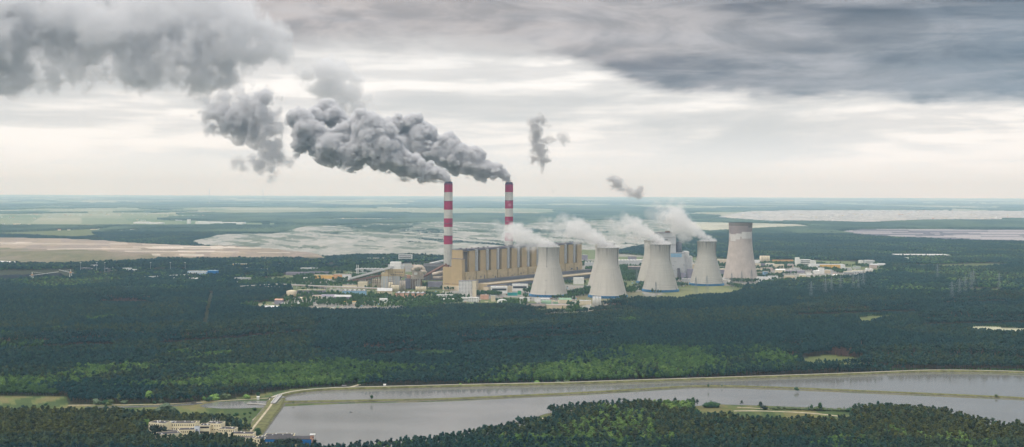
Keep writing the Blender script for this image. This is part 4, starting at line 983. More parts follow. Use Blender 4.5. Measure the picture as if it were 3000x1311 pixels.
def bus(px, yb):
    D = dist(yb, px); q = at(px, 564, D); t = thing('bus', 'white bus parked on the yard before the plant trees', 'bus', (q.x, D, 0), 0.02); foot(t, 9)
    MB().box(-6, 6, -1.25, 1.25, .5, 3.1).build('body', M_WALLW, t); MB().box(-5.6, 5.6, -1.3, -1.25, 1.6, 2.6).build('window', M_WIN, t)
    for x in (-4, 3.6): MB().tube([(x, -1.28, .5), (x, 1.28, .5)], .5, 10).build('wheel', M_STEEL, t)
bus(1005.5, 905)
CAR_COL = {'white': (.75,.75,.75), 'silver': (.45,.46,.48), 'dark blue': (.03,.05,.13), 'red': (.35,.03,.03), 'black': (.02,.02,.025)}
CARM = {k: mat(k.replace(' ', '_') + '_car_paint', v, .35) for k, v in CAR_COL.items()}
def car(px, yb, col, label, rz=0.0):
    D = dist(yb, px); q = at(px, 564, D); t = thing('parked_car', label, 'car', (q.x, D, 0.1), rz, 'cars on the plant roads'); FOOT.append((q.x, D, 6))
    pr = [(-2.2,.35),(-2.2,.85),(-1.6,1.0),(-1.1,1.5),(.7,1.5),(1.3,1.0),(2.1,.85),(2.2,.35)]
    b = MB(); b.add([(x, -.85, z) for x, z in pr] + [(x, .85, z) for x, z in pr], [tuple(range(8)), tuple(range(15, 7, -1))] + [(i, 8 + i, 8 + (i + 1) % 8, (i + 1) % 8) for i in range(8)]); b.build('body', CARM[col], t)
    MB().box(-1.2, .8, -.87, .87, 1.02, 1.38).build('window', M_WIN, t)
    for x in (-1.4, 1.4): MB().tube([(x, -.88, .34), (x, .88, .34)], .34, 10).build('wheel', M_DARK, t)
for (x, y, c, lb) in ((1090, 904, 'white', 'white car on the wide plant road, leftmost'), (1118, 902, 'dark blue', 'dark blue car on the wide plant road'), (1146, 898, 'silver', 'silver car in the middle of the plant road'), (1172, 893, 'white', 'white car where the plant road narrows'), (1192, 890, 'red', 'red car on the narrow end of the plant road'), (1216, 885, 'black', 'black car at the far end of the plant road'),
                      (1905, 897, 'white', 'white car on the service road below the cooling towers'), (1990, 888, 'silver', 'silver car on the service road below the cooling towers')):
    car(x, y, c, lb, .3)
# ---- pylons
M_PYL = mat('galvanised_steel', (0.20, 0.225, 0.24), .6, .1, .3)
def pylon_mesh(h=50.0):
    b = MB(); W = lambda z: 4.2 * (1 - z / h) ** 1.15 + .55
    zs = [0, 9, 17, 24, 30, 35, 39.5, 43.5, 47, 50]
    for sx, sy in ((1,1),(1,-1),(-1,-1),(-1,1)):
        for a, c in zip(zs[:-1], zs[1:]): b.obox((sx*W(a), sy*W(a), a), (sx*W(c), sy*W(c), c), .32, .32)
    for a, c in zip(zs[:-1], zs[1:]):
        for (s0, s1) in (((1,-1),(-1,-1)), ((-1,-1),(1,-1)), ((1,1),(-1,1)), ((1,1),(1,-1)), ((-1,-1),(-1,1))):
            b.obox((s0[0]*W(a), s0[1]*W(a), a), (s1[0]*W(c), s1[1]*W(c), c), .17, .17)
    arms = MB()
    for z, L in ((34, 9.5), (40, 7.5), (45.5, 5.5)):
        for s in (-1, 1): arms.obox((0, 0, z + 1.6), (s*L, 0, z), .3, .3).obox((0, 0, z), (s*L, 0, z), .3, .3)
    ins = MB()
    for z, L in ((34, 9.5), (40, 7.5), (45.5, 5.5)):
        for s in (-1, 1): ins.tube([(s*L, 0, z), (s*L, 0, z - 1.8)], .2, 5)
    return b.mesh('lattice', M_PYL), arms.mesh('cross_arm', M_PYL), ins.mesh('insulator', M_WALLG)
PYM = pylon_mesh(); PYL = []
def pylon(px, yt, label, rz=0.0):
    s = (lev(px, yt)[1]) / 218.0; D = F / s; q = at(px, 564, D); t = thing('lattice_pylon', label, 'pylon', (q.x, D, 0), rz, 'lattice pylons'); PYL.append((q.x, D)); FOOT.append((q.x, D, 7))
    for n_, m_ in zip(('lattice', 'cross_arm', 'insulator'), PYM): new_obj(n_, m_, t)
for a in ((2377.6, 825, 'nearest pylon of the right hand line, standing lowest in the picture', .3), (2419.5, 815, 'pylon second from the left of the group in the right woods', .3), (2437, 811, 'pylon third from the left of the group in the right woods', .3), (2464, 806, 'pylon fourth from the left of the group in the right woods', .3),
          (2500.5, 802, 'pylon right of the white store, left of a close pair', .3), (2515.4, 805, 'taller looking pylon of the close pair right of the store', .3), (2530, 796, 'farthest pylon of the first group, below the long store', .3), (2747.5, 776, 'lone faint pylon above the right woods', .3), (2790, 825, 'leftmost pylon of the far right group', .2), (2812, 816, 'second pylon of the far right group', .2),
          (2829, 809, 'third pylon of the far right group', .2), (2845.5, 796, 'left one of two overlapping pylons far right', .2), (2853, 793, 'right one of two overlapping pylons far right', .2), (2928, 800, 'faint pylon nearest the right edge', .2), (1922.6, 826, 'pylon in front of the soot streaked cooling tower', .9), (2039.7, 811, 'left pylon in front of the tower with the bright blue base', .9),
          (2072, 808, 'right pylon in front of the tower with the bright blue base', .9), (2144.5, 800, 'left pylon in front of the tall painted tower', .9), (2174, 796, 'middle pylon in front of the tall painted tower', .9), (2202.7, 791, 'right pylon in front of the tall painted tower', .9), (1867, 790, 'dark pylon between the two pairs of cooling towers', .5)):
    pylon(*a)
def wires(chain, label):
    b = MB()
    for (x0, y0), (x1, y1) in zip(chain[:-1], chain[1:]):
        d = Vector((x1 - x0, y1 - y0, 0)); sd_ = Vector((-d.y, d.x, 0)).normalized()
        for z, L in ((34, 9.5), (40, 7.5), (45.5, 5.5)):
            for s in (-1, 1):
                pts = []
                for k in range(9):
                    f = k / 8; p = Vector((x0, y0, 0)) + d * f + sd_ * (s * L); pts.append((p.x, p.y, z - 1.8 - 9 * 4 * f * (1 - f)))
                b.tube(pts, .11, 3)
    o = b.build('power_line', M_STEEL); tag(o, label, 'power line')
wires([PYL[14], PYL[15], PYL[17]], 'sagging wires crossing low in front of the right cooling towers'); wires([PYL[16], PYL[18], PYL[19]], 'sagging wires crossing in front of the tall painted tower')
wires([PYL[0], PYL[2], PYL[4], PYL[6]], 'faint wires of the pylon group in the right woods'); wires([PYL[8], PYL[9], PYL[10], PYL[11]], 'faint wires of the far right pylon group')
# lamp masts in the left railway yard
for i, x in enumerate((237, 284, 308, 442, 500, 543)):
    D = dist(800, x); q = at(x, 564, D); t = thing('lamp_mast', ['lamp mast at the dark loading frame', 'lamp mast right of the signal box', 'lamp mast by the dark wagon shed', 'lamp mast right of the long white shelter', 'lamp mast standing alone in the left woods', 'lamp mast left above the blue storage hall'][i], 'lamp mast', (q.x, D, 0), 0, 'lamp masts of the railway yard'); FOOT.append((q.x, D, 4))
    MB().tube([(0, 0, 0), (0, 0, 33)], [.6, .3], 6).build('pole', M_WALLG, t); MB().box(-2.2, 2.2, -.8, .8, 33, 34.2).build('lamp_head', M_WALLW, t)
for (x, y, lb) in ((1046, 812, 'left one of two slim white vents before the white conveyor'), (1050.5, 812, 'right one of two slim white vents before the white conveyor')):
    D = dist(y, x); q = at(x, 564, D); t = thing('vent_stack', lb, 'stack', (q.x, D, 0)); MB().tube([(0,0,0),(0,0,38)], 1.1, 10).build('stack', M_WALLW, t); MB().lathe([(1.5,30),(1.5,31)], 10).build('collar', M_STEEL, t)
# ---- far things: village, factories, wind turbines
HR = mat('red_tile_roof', (.34, .15, .09), .9, .15, .3)
vr = random.Random(21)
WHERE = ['left end', 'second', 'third', 'fourth', 'fifth', 'sixth', 'seventh', 'eighth', 'ninth', 'tenth', 'eleventh', 'twelfth', 'thirteenth', 'right end']
for i in range(26):
    x = 18 + i * 7.4 + vr.uniform(-2, 2); y = 678.5 - i * .16 + vr.uniform(-1.2, 1.2); D = dist(y, x); q = at(x, 564, D); wl = vr.choice([M_WALLW, M_CREAM, M_WALLW]); rf = vr.choice([HR, HR, M_TAR, M_GROOF])
    t = thing('village_house', '%s %s roofed house in the left half of the far village' % (WHERE[i % 13], 'red' if rf is HR else 'grey') if i < 13 else '%s %s roofed house in the right half of the far village' % (WHERE[i - 13 if i < 25 else 13], 'red' if rf is HR else 'grey'), 'house', (q.x, D, 0), vr.uniform(-.5, .5), 'houses of the far village')
    w = vr.uniform(11, 20); MB().box(-w/2, w/2, -6, 6, 0, 6).build('wall', wl, t); MB().gable(-w/2-.6, w/2+.6, -6.6, 6.6, 6, 11).build('roof', rf, t)
for (x0, x1, yb, yt, lb) in ((391, 430, 656, 651.5, 'white far factory left of the small tower on the plain'), (572, 640, 657, 651, 'long white far factory right of the small tower'), (640, 712, 658, 653, 'low white sheds at the right end of the far factory'), (430, 470, 657, 654, 'low pale sheds beside the left far factory'), (548, 556, 656, 643.5, 'small pale tower block of the far factory')):
    works(x0, x1, yb, yt, 120 if x1 - x0 > 12 else 40, M_WALLW, M_WALLW, lb, 'far_factory', 'factory', hmin=9)
for (x, lb) in ((613, 'left wind turbine faint on the horizon'), (771, 'right wind turbine faint on the horizon')):
    D = 26000; q = at(x, 564, D); t = thing('wind_turbine', lb, 'wind turbine', (q.x, D, 0)); MB().tube([(0,0,0),(0,0,330)], [6, 3.4], 10).build('tower', M_WALLG, t); MB().box(-4, 4, -9, 6, 326, 334).build('nacelle', M_WALLW, t)
    for k in range(3): a = k * 2.094 + .4; MB().obox((0, -10, 330), (85*math.sin(a), -10, 330 + 85*math.cos(a)), 5, 2).build('blade', M_WALLW, t)
# ---------------------------------------------------------------- trees
def leaf_mat(name, cols, var=0.45, nscale=0.8):
    """tint attribute of the instancing point (0..1) walks through cols; each tree differs a little"""
    m = bpy.data.materials.new(name); m.use_nodes = True; t = m.node_tree; b = t.nodes['Principled BSDF']
    b.inputs['Roughness'].default_value = 0.9; b.inputs['Specular IOR Level'].default_value = 0.12
    a = N(t, 'ShaderNodeAttribute', attribute_name='tint'); a.attribute_type = 'INSTANCER'
    oi = N(t, 'ShaderNodeObjectInfo')
    r = N(t, 'ShaderNodeValToRGB'); e = r.color_ramp.elements
    while len(e) < len(cols): e.new(0.5)
    for i, c in enumerate(cols): e[i].position = i / (len(cols) - 1); e[i].color = (*c, 1)
    ow = N(t, 'ShaderNodeAttribute', attribute_name='own')       # 0..1 per tree inside a tile, 0.5 for lone trees set below
    t.links.new(math_node(t, 'ADD', a.outputs['Fac'], math_node(t, 'MULTIPLY', math_node(t, 'SUBTRACT', ow.outputs['Fac'], 0.5), 0.5), None, True), r.inputs[0])
    rn = math_node(t, 'FRACT', math_node(t, 'ADD', oi.outputs['Random'], math_node(t, 'MULTIPLY', ow.outputs['Fac'], 7.31)))
    k = mix_col(t, rn, (1 - var,) * 3, (1 + var * 1.2, 1 + var, 1 + var * .7))
    co = N(t, 'ShaderNodeTexCoord').outputs['Object']
    k2 = mix_col(t, maprange(t, noise(t, co, nscale, 3, 0.6), 0.35, 0.65), (0.7, 0.72, 0.7), (1.3, 1.28, 1.2))
    col = mix_col(t, 1.0, mix_col(t, 1.0, r.outputs[0], k, 'MULTIPLY'), k2, 'MULTIPLY')
    t.links.new(col, b.inputs['Base Color'])
    return m
M_PINE = leaf_mat('pine_needles', [(0.009, 0.035, 0.040), (0.019, 0.045, 0.035), (0.052, 0.060, 0.019)])  # haze blue is painted into the ramp's low end for farther stands
M_BROAD = leaf_mat('broad_leaves', [(0.030, 0.064, 0.022), (0.052, 0.102, 0.028), (0.105, 0.165, 0.045)], 0.3)
M_BARK = mat('pine_bark', (0.13, 0.085, 0.06), 0.95, 0.3, 1.0); M_REDBARK = mat('red_pine_bark', (0.22, 0.125, 0.10), 0.95, 0.25, 1.0)
M_GREYBARK = mat('grey_bark', (0.14, 0.125, 0.10), 0.95, 0.3, 1.0)
_ico = {}
def ico(sub):
    if sub not in _ico:
        bm = bmesh.new(); bmesh.ops.create_icosphere(bm, subdivisions=sub, radius=1.0)
        _ico[sub] = ([v.co.copy() for v in bm.verts], [tuple(v.index for v in f.verts) for f in bm.faces]); bm.free()
    return _ico[sub]
def lump(b, c, r, rx, ry, rz, sub=1, rough=0.25):
    v, f = ico(sub)
    b.add([(c[0] + p.x * rx * (q := 1 + r.uniform(-rough, rough)), c[1] + p.y * ry * q, c[2] + p.z * rz * q) for p in v], f)
def sprays(b, c, r, rx, ry, rz, n, size):
    """leaf clumps: small bent triangles pointing outward through the crown's shell"""
    for _ in range(n):
        u = r.uniform(-0.75, 1); a = r.uniform(0, 6.283); q = math.sqrt(max(0, 1 - u * u)); k = r.uniform(0.8, 1.12)
        p = Vector((c[0] + q * math.cos(a) * rx * k, c[1] + q * math.sin(a) * ry * k, c[2] + u * rz * k))
        o = Vector((q * math.cos(a), q * math.sin(a), u * .6 + .25)).normalized()
        s = Vector((-math.sin(a), math.cos(a), r.uniform(-.5, .5))) * size * r.uniform(.6, 1.1)
        b.add([p - s * .6, p + s * .6, p + o * size * r.uniform(.7, 1.3)], [(0, 1, 2)])
def crown(kind, seed, detail=1):
    """returns an MB for a crown about a trunk at the origin; real sizes in metres"""
    r = random.Random(seed); b = MB()
    if kind == 'pine':                       # flat-topped clumps on upturned limbs
        h = 13.0; n = 5 + detail * 3
        lump(b, (0, 0, 10.0), r, 1.6, 1.6, 1.9, 1, .3)
        for k in range(n):
            a = k * 2.4 + r.uniform(-.4, .4); z = r.uniform(6.4, 11.6); q = r.uniform(.8, 2.0) * (1.2 - (z - 6.4) / 14)
            s = r.uniform(.75, 1.3)
            lump(b, (math.cos(a) * q, math.sin(a) * q, z), r, s * 1.15, s * 1.15, s * .7, 1, .3)
        lump(b, (r.uniform(-.6, .6), r.uniform(-.6, .6), 11.7), r, 1.2, 1.2, .9, 1, .3)
        if detail: sprays(b, (0, 0, 10), r, 2.0, 2.0, 3.0, 40 * detail, .55)
    elif kind == 'young':
        lump(b, (0, 0, 2.2), r, 1.3, 1.3, 2.1, 1, .3); lump(b, (.3, .2, 3.8), r, .7, .7, 1.4, 1, .3)
    elif kind == 'tall':                     # tall bare pine, crown only in the top quarter
        for k in range(7 + detail * 2):
            a = k * 2.4; z = r.uniform(12.6, 17.5); q = r.uniform(.4, 1.7); s = r.uniform(.95, 1.4)
            lump(b, (math.cos(a) * q, math.sin(a) * q, z), r, s * 1.1, s * 1.1, s * .75, 1, .3)
        if detail: sprays(b, (0, 0, 15.5), r, 1.7, 1.7, 2.6, 24, .5)
    elif kind == 'spruce':
        for k in range(5):
            z = 3.2 + k * 2.5; q = 2.4 * (1 - k / 6.0)
            v = [(math.cos(t * .785) * q * (1.15 if t % 2 else .75) , math.sin(t * .785) * q * (1.15 if t % 2 else .75), z + r.uniform(-.3, .1)) for t in range(8)] + [(0, 0, z + 3.4)]
            b.add(v, [(t, (t + 1) % 8, 8) for t in range(8)])
    elif kind == 'broad':
        lump(b, (0, 0, 7.0), r, 2.9, 2.9, 3.3, 1, .2)
        for k in range(8 + detail * 5):
            u = r.uniform(-.5, 1); a = r.uniform(0, 6.283); q = math.sqrt(1 - u * u)
            s = r.uniform(.9, 1.6)
            lump(b, (q * math.cos(a) * 2.6, q * math.sin(a) * 2.6, 7.2 + u * 3.2), r, s, s, s * .8, 1, .25)
        if detail: sprays(b, (0, 0, 7.2), r, 3.6, 3.6, 4.1, 60 * detail, .6)
    elif kind == 'birch':
        for k in range(7 + detail * 3):
            z = 3.5 + k * (8.0 / (7 + detail * 3)); q = r.uniform(.2, 1.0); a = r.uniform(0, 6.283); s = 1.5 * (1 - abs(z - 6.5) / 9)
            lump(b, (math.cos(a) * q, math.sin(a) * q, z), r, s, s, s * 1.1, 1, .28)
        if detail: sprays(b, (0, 0, 7.5), r, 2.2, 2.2, 4.2, 40, .5)
    elif kind == 'bush':
        for k in range(6 + detail * 3):
            a = r.uniform(0, 6.283); q = r.uniform(0, 1.6); s = r.uniform(.8, 1.4)
            lump(b, (math.cos(a) * q, math.sin(a) * q, r.uniform(.7, 2.2)), r, s * 1.1, s * 1.1, s * .9, 1, .25)
        if detail: sprays(b, (0, 0, 1.5), r, 2.5, 2.5, 1.9, 50, .45)
    return b
TRUNKS = {'pine': (.17, 10.5), 'young': (.1, 3), 'tall': (.3, 15), 'spruce': (.2, 8), 'broad': (.28, 7), 'birch': (.14, 8), 'bush': (.12, 1.4)}
def trunk(kind, limbs=True, seed=0):
    r0, h = TRUNKS[kind]; b = MB(); r = random.Random(seed)
    b.tube([(0, 0, -.6), (.03, .02, h * .5), (0, .05, h)], [r0 * 1.3, r0, r0 * .5], 6)
    if limbs and kind != 'bush':
        for k in range(5):
            a = k * 1.9 + r.random(); z = h * r.uniform(.55, .92); L = r.uniform(.8, 1.7)
            b.tube([(0, 0, z), (math.cos(a) * L, math.sin(a) * L, z + L * .5)], [r0 * .4, r0 * .12], 4)
    return b
def joined(kind, seed, bark, leaf, detail=0):
    c = crown(kind, seed, detail); t = MB(); r0, h = TRUNKS[kind]
    t.tube([(0, 0, -.5), (0, 0, h)], [r0 * 1.3, r0 * .6], 4 if kind != 'tall' else 5)
    n = len(c.v); c.v += t.v; c.f += [tuple(n + i for i in f) for f in t.f]; c.mi += [1] * len(t.f); c.sm += [False] * len(t.f)
    me = c.mesh('tree_' + kind, [leaf, bark]); return me
def clump(kind, seed, leaf, bark, n, rad):
    """a tuft of n simple trees for the far forest"""
    r = random.Random(seed); b = MB()
    for k in range(n):
        a = k * 2.4 + r.random(); q = rad * math.sqrt((k + .5) / n); x, y = math.cos(a) * q, math.sin(a) * q; s = r.uniform(.8, 1.15)
        if kind == 'broad':
            lump(b, (x, y, 6.5 * s), r, 2.9 * s, 2.9 * s, 3.6 * s, 1, .28)
        else:
            lump(b, (x, y, 9.5 * s), r, 1.9 * s, 1.9 * s, 3.4 * s, 1, .3)
            b.mat(1).box(x - .2, x + .2, y - .2, y + .2, 0, 8).mat(0)
    return b.mesh('tuft_' + kind, [leaf, bark])

PROTO = bpy.data.collections.new('tree_kinds')       # kept out of the scene: only the forest's scatter refers to it
def protos(prefix, meshes):
    c = bpy.data.collections.new(prefix)
    for i, me in enumerate(meshes): c.objects.link(bpy.data.objects.new('%s_%02d' % (prefix, i), me))
    return c
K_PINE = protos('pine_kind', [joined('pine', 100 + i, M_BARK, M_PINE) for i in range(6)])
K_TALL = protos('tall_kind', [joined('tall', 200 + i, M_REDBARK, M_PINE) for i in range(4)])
K_BROAD = protos('broad_kind', [joined('broad', 300 + i, M_GREYBARK, M_BROAD) for i in range(4)] + [joined('birch', 320 + i, M_GREYBARK, M_BROAD) for i in range(2)])
K_YOUNG = protos('young_kind', [joined('young', 400 + i, M_BARK, M_BROAD) for i in range(3)])
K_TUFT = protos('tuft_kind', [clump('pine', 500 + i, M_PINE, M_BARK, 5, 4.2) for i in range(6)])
K_TUFTB = protos('leafy_tuft_kind', [clump('broad', 520 + i, M_BROAD, M_GREYBARK, 3, 4.2) for i in range(4)])
def tile_mesh(seed, size, step, kinds, leafs, lite):
    """a square of forest: kinds = [(kind, share)]; lite trees are single lumps for the distance"""
    r = random.Random(seed); b = MB(); own = []
    n = max(1, int(round(size / step)))
    for i in range(n):
        for j in range(n):
            x = (i + .5) * size / n - size / 2 + r.uniform(-.4, .4) * step; y = (j + .5) * size / n - size / 2 + r.uniform(-.4, .4) * step
            u = r.random(); kind = kinds[-1][0]
            for kk, sh in kinds:
                if u < sh: kind = kk; break
                u -= sh
            s = min(1.3, max(.6, r.gauss(.98, .15))); m0 = len(b.v); q = r.random()
            if lite:
                k3 = step / 4.4
                if kind == 'broad': b.mat(1); lump(b, (x, y, 6.0 * s), r, 2.4 * s * k3, 2.4 * s * k3, 3.8 * s, 1, .3)
                else:
                    b.mat(0); lump(b, (x, y, 9.2 * s), r, 1.75 * s * k3, 1.75 * s * k3, 3.2 * s, 1, .32)
            else:
                key = (kind, (seed + i * 7 + j * 3) % 6)
                if key not in _src: _src[key] = crown(kind, 100 + key[1] * 13 + len(kind), 0)
                c = _src[key]; a = r.uniform(0, 6.283); ca, sa = math.cos(a) * s, math.sin(a) * s
                n0 = len(b.v); b.v += [(x + v[0] * ca - v[1] * sa, y + v[0] * sa + v[1] * ca, v[2] * s) for v in c.v]
                b.f += [tuple(n0 + t for t in f) for f in c.f]; b.mi += [1 if kind in ('broad', 'birch') else 0] * len(c.f); b.sm += [False] * len(c.f)
                r0, h = TRUNKS[kind]; b.mat(2); b.box(x - r0, x + r0, y - r0, y + r0, -.3, h * s)
            own += [q] * (len(b.v) - m0)
    me = b.mesh('forest_tile', leafs); at_ = me.attributes.new('own', 'FLOAT', 'POINT'); at_.data.foreach_set('value', own)
    return me
_src = {}
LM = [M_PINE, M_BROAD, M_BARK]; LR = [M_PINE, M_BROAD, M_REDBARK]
TS = 19.0
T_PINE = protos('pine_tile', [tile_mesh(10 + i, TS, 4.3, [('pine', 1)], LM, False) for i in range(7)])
T_MIX = protos('mixed_tile', [tile_mesh(30 + i, TS, 4.6, [('broad', .42), ('birch', .12), ('pine', .46)], LM, False) for i in range(5)])
T_LEAF = protos('leafy_tile', [tile_mesh(40 + i, TS, 4.9, [('broad', .72), ('birch', .16), ('pine', .12)], LM, False) for i in range(5)])
T_TALL = protos('tall_tile', [tile_mesh(50 + i, TS, 4.0, [('tall', 1)], LR, False) for i in range(4)])
T_YOUNG = protos('young_tile', [tile_mesh(60 + i, TS, 3.2, [('young', 1)], LM, False) for i in range(3)])
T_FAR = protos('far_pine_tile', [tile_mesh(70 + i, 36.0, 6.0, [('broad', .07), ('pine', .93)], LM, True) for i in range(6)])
T_FARB = protos('far_leafy_tile', [tile_mesh(80 + i, 36.0, 7.2, [('broad', .75), ('pine', .25)], LM, True) for i in range(5)])
def scatter(name, label, P, S, T, coll, tile=False):
    """P: places, S: sizes, T: tints; one object whose points carry the trees of a collection"""
    if len(P) == 0: return
    me = bpy.data.meshes.new(name); P = np.asarray(P, np.float32)
    me.vertices.add(len(P)); me.vertices.foreach_set('co', P.ravel())
    a = me.attributes.new('size', 'FLOAT', 'POINT'); a.data.foreach_set('value', np.asarray(S, np.float32))
    a = me.attributes.new('tint', 'FLOAT', 'POINT'); a.data.foreach_set('value', np.asarray(T, np.float32))
    g = bpy.data.node_groups.new(name + '_scatter', 'GeometryNodeTree')
    g.interface.new_socket('Geometry', in_out='INPUT', socket_type='NodeSocketGeometry'); g.interface.new_socket('Geometry', in_out='OUTPUT', socket_type='NodeSocketGeometry')
    gi = g.nodes.new('NodeGroupInput'); go = g.nodes.new('NodeGroupOutput')
    ci = g.nodes.new('GeometryNodeCollectionInfo'); ci.inputs[0].default_value = coll; ci.inputs['Separate Children'].default_value = True; ci.inputs['Reset Children'].default_value = True
    ip = g.nodes.new('GeometryNodeInstanceOnPoints'); ip.inputs['Pick Instance'].default_value = True
    rv = g.nodes.new('FunctionNodeRandomValue'); rv.data_type = 'FLOAT_VECTOR'; rv.inputs[0].default_value = (0, 0, 0) if tile else (-.05, -.05, 0); rv.inputs[1].default_value = (0, 0, 3.99) if tile else (.05, .05, 6.283)
    ri = g.nodes.new('FunctionNodeRandomValue'); ri.data_type = 'INT'; ri.inputs['Seed'].default_value = 5
    [s for s in ri.inputs if s.type == 'INT'][0].default_value = 0; [s for s in ri.inputs if s.type == 'INT'][1].default_value = 31
    na = g.nodes.new('GeometryNodeInputNamedAttribute'); na.data_type = 'FLOAT'; na.inputs[0].default_value = 'size'
    sv = g.nodes.new('ShaderNodeCombineXYZ'); 
    for i in range(3):
        if tile and i < 2: sv.inputs[i].default_value = 1.0
        else: g.links.new(na.outputs[0], sv.inputs[i])
    g.links.new(gi.outputs[0], ip.inputs['Points']); g.links.new(ci.outputs[0], ip.inputs['Instance'])
    g.links.new([s for s in ri.outputs if s.type == 'INT'][0], ip.inputs['Instance Index'])
    if tile:                                   # quarter turns keep the squares edge to edge
        q1 = g.nodes.new('ShaderNodeVectorMath'); q1.operation = 'FLOOR'; q2 = g.nodes.new('ShaderNodeVectorMath'); q2.operation = 'SCALE'; q2.inputs['Scale'].default_value = math.pi / 2
        g.links.new(rv.outputs[0], q1.inputs[0]); g.links.new(q1.outputs[0], q2.inputs[0]); g.links.new(q2.outputs[0], ip.inputs['Rotation'])
    else: g.links.new(rv.outputs[0], ip.inputs['Rotation'])
    g.links.new(sv.outputs[0], ip.inputs['Scale'])
    g.links.new(ip.outputs[0], go.inputs[0])
    o = new_obj(name, me); md = o.modifiers.new('scatter', 'NODES'); md.node_group = g
    tag(o, label, None, None, 'stuff'); print(name, len(P)); return o


def grow():
    def grid(d0, d1, step, spread=0.47):
        n = 0; out = []
        rows = np.arange(d0, d1, step)
        for D in rows:
            w = D * spread
            xs = np.arange(-w, w, step)
            out.append(np.stack([xs, np.full(len(xs), D)], -1))
        P = np.concatenate(out); P += RNG.uniform(-.46, .46, P.shape) * step
        return P
    def keep_mask(P):
        px, py = proj(P[:, 0], P[:, 1])
        k = ~inpoly(px, py, MEADOW) | inpoly(px, py, NEAR_WOOD) | inpoly(px, py, SPIT_WOOD)
        k &= ~inpoly(px, py, LAKE_UP) & ~inpoly(px, py, LAKE_LO) & ~inpoly(px, py, GRASS_SPIT) & ~inpoly(px, py, TIP) & ~inpoly(px, py, HOTEL_LOT)
        k &= ~inpoly(px, py, PLANT) & ~inpoly(px, py, SAND) & ~inpoly(px, py, OLIVE) & ~inpoly(px, py, PIT) & ~inpoly(px, py, LAGOON)
        for c in CLEARINGS: k &= ~inpoly(px, py, c)
        k &= ~inpoly(px, py, [(-100,798),(215,790),(230,810),(0,828),(-100,830)])       # coal heap
        k &= ~inpoly(px, py, [(1050,1133),(1060,1124),(1050,1122),(1000,1136)])
        # roads in the forest
        for (a, b) in RIDES:
            A = gp(*a)[:2]; B = gp(*b)[:2]; d = B - A; t = np.clip(((P - A) @ d) / (d @ d), 0, 1)
            k &= np.linalg.norm(P - (A + t[:, None] * d), axis=1) > 5.0
        for (x, y, r) in FOOT: k &= (P[:, 0] - x) ** 2 + (P[:, 1] - y) ** 2 > r * r
        k &= (px > -260) & (px < 3260)
        return k, px, py
    def stand(P):
        # a patchwork of plantations: rotated blocks, each its own height and tone
        th = 0.32; u = P[:, 0] * math.cos(th) + P[:, 1] * math.sin(th); v = -P[:, 0] * math.sin(th) + P[:, 1] * math.cos(th)
        i = np.floor(u / 260 + 1.2 * vnoise(u / 900, v / 900, 3)); j = np.floor(v / 150 + .6 * vnoise(u / 500, v / 500, 4))
        a = np.abs(np.sin(i * 12.9898 + j * 78.233) * 43758.5453) % 1.0
        b = np.abs(np.sin(i * 39.346 + j * 11.135) * 24634.633) % 1.0
        return a, b
    def cells(d0, d1, size, n):
        """square cells with n x n sub-points each: (centres, which sub-points stay)"""
        rows = np.arange(d0, d1, size); C = []
        for D in rows:
            w = D * 0.455 + 20; xs = np.arange(-w, w, size); C.append(np.stack([xs, np.full(len(xs), D)], -1))
        C = np.concatenate(C); o = (np.arange(n) + .5) / n * size - size / 2
        O = np.stack(np.meshgrid(o, o, indexing='ij'), -1).reshape(-1, 2)
        S = (C[:, None, :] + O[None]).reshape(-1, 2); k, px, py = keep_mask(S)
        return C, S, k.reshape(len(C), -1), px, py
    def classify(P, px, py):
        a, b = stand(P); n = fbm(P[:, 0] / 120, P[:, 1] / 160, 5, 51); n2 = fbm(P[:, 0] / 300, P[:, 1] / 420, 4, 57); r = RNG.random(len(P)); near = py > 1195
        size = 0.80 + 0.34 * a + .16 * (fbm(P[:, 0] / 60, P[:, 1] / 60, 2, 8) - .5); size = np.where(near, 1.0 + .12 * (n2 - .5), size)
        tint = np.clip(0.10 + 0.55 * b + RNG.normal(0, .07, len(P)), 0, 1); tint = np.where(near, np.clip(.86 + 1.2 * (n2 - .5), 0, 1), tint)
        green = inpoly(px, py, GREEN_ZONE); leafy = (green & (n > .53)) | (~green & ~near & (n > .80)); mixed = (green & (n > .40)) | (~green & ~near & (n2 > .70)) | (near & (n > .72))
        leafy |= inpoly(px, py, EDGE_LEAFY) | inpoly(px, py, SPIT_LEAFY)
        solid = inpoly(px, py, [(198,1150),(560,1150),(560,1185),(198,1190)]); leafy &= ~solid; mixed &= ~solid
        young = np.zeros(len(P), bool); tall = np.zeros(len(P), bool)
        for y in YOUNG: young |= inpoly(px, py, y)
        for y in YOUNG: tall |= inpoly(px, py, [(x, yy - 16 * (1 + (yy - 900) / 260.0)) for x, yy in y])
        young &= ~near; tall &= ~young & ~near
        cls = np.where(young, 4, np.where(tall, 3, np.where(leafy, 2, np.where(mixed, 1, 0))))
        return cls, size, tint
    Zc = lambda A: np.concatenate([A, np.zeros((len(A), 1))], 1)
    # ----- near and middle forest: squares of trees inside, single trees along every edge
    C, S, K, px, py = cells(1041, 3300, TS, 4)
    full = K.all(1) & ((C[:, 1] > 1290) | (C[:, 1] < 1200)); cpx, cpy = proj(C[:, 0], C[:, 1]); cls, size, tint = classify(C, cpx, cpy)
    for c, (nm, lb, coll) in enumerate((('pine_forest', 'dark pine forest stretching from the lake to the power station', T_PINE), ('mixed_forest', 'mixed pine and leafy forest behind the reservoir', T_MIX), ('leafy_forest', 'bright green leafy forest belt behind the reservoir', T_LEAF),
                                        ('tall_pine_stand', 'stands of tall bare stemmed pines with reddish trunks', T_TALL), ('young_plantation', 'low bright young trees planted in strips', T_YOUNG))):
        m = full & (cls == c); scatter(nm, lb, Zc(C[m]), size[m], tint[m], coll, True)
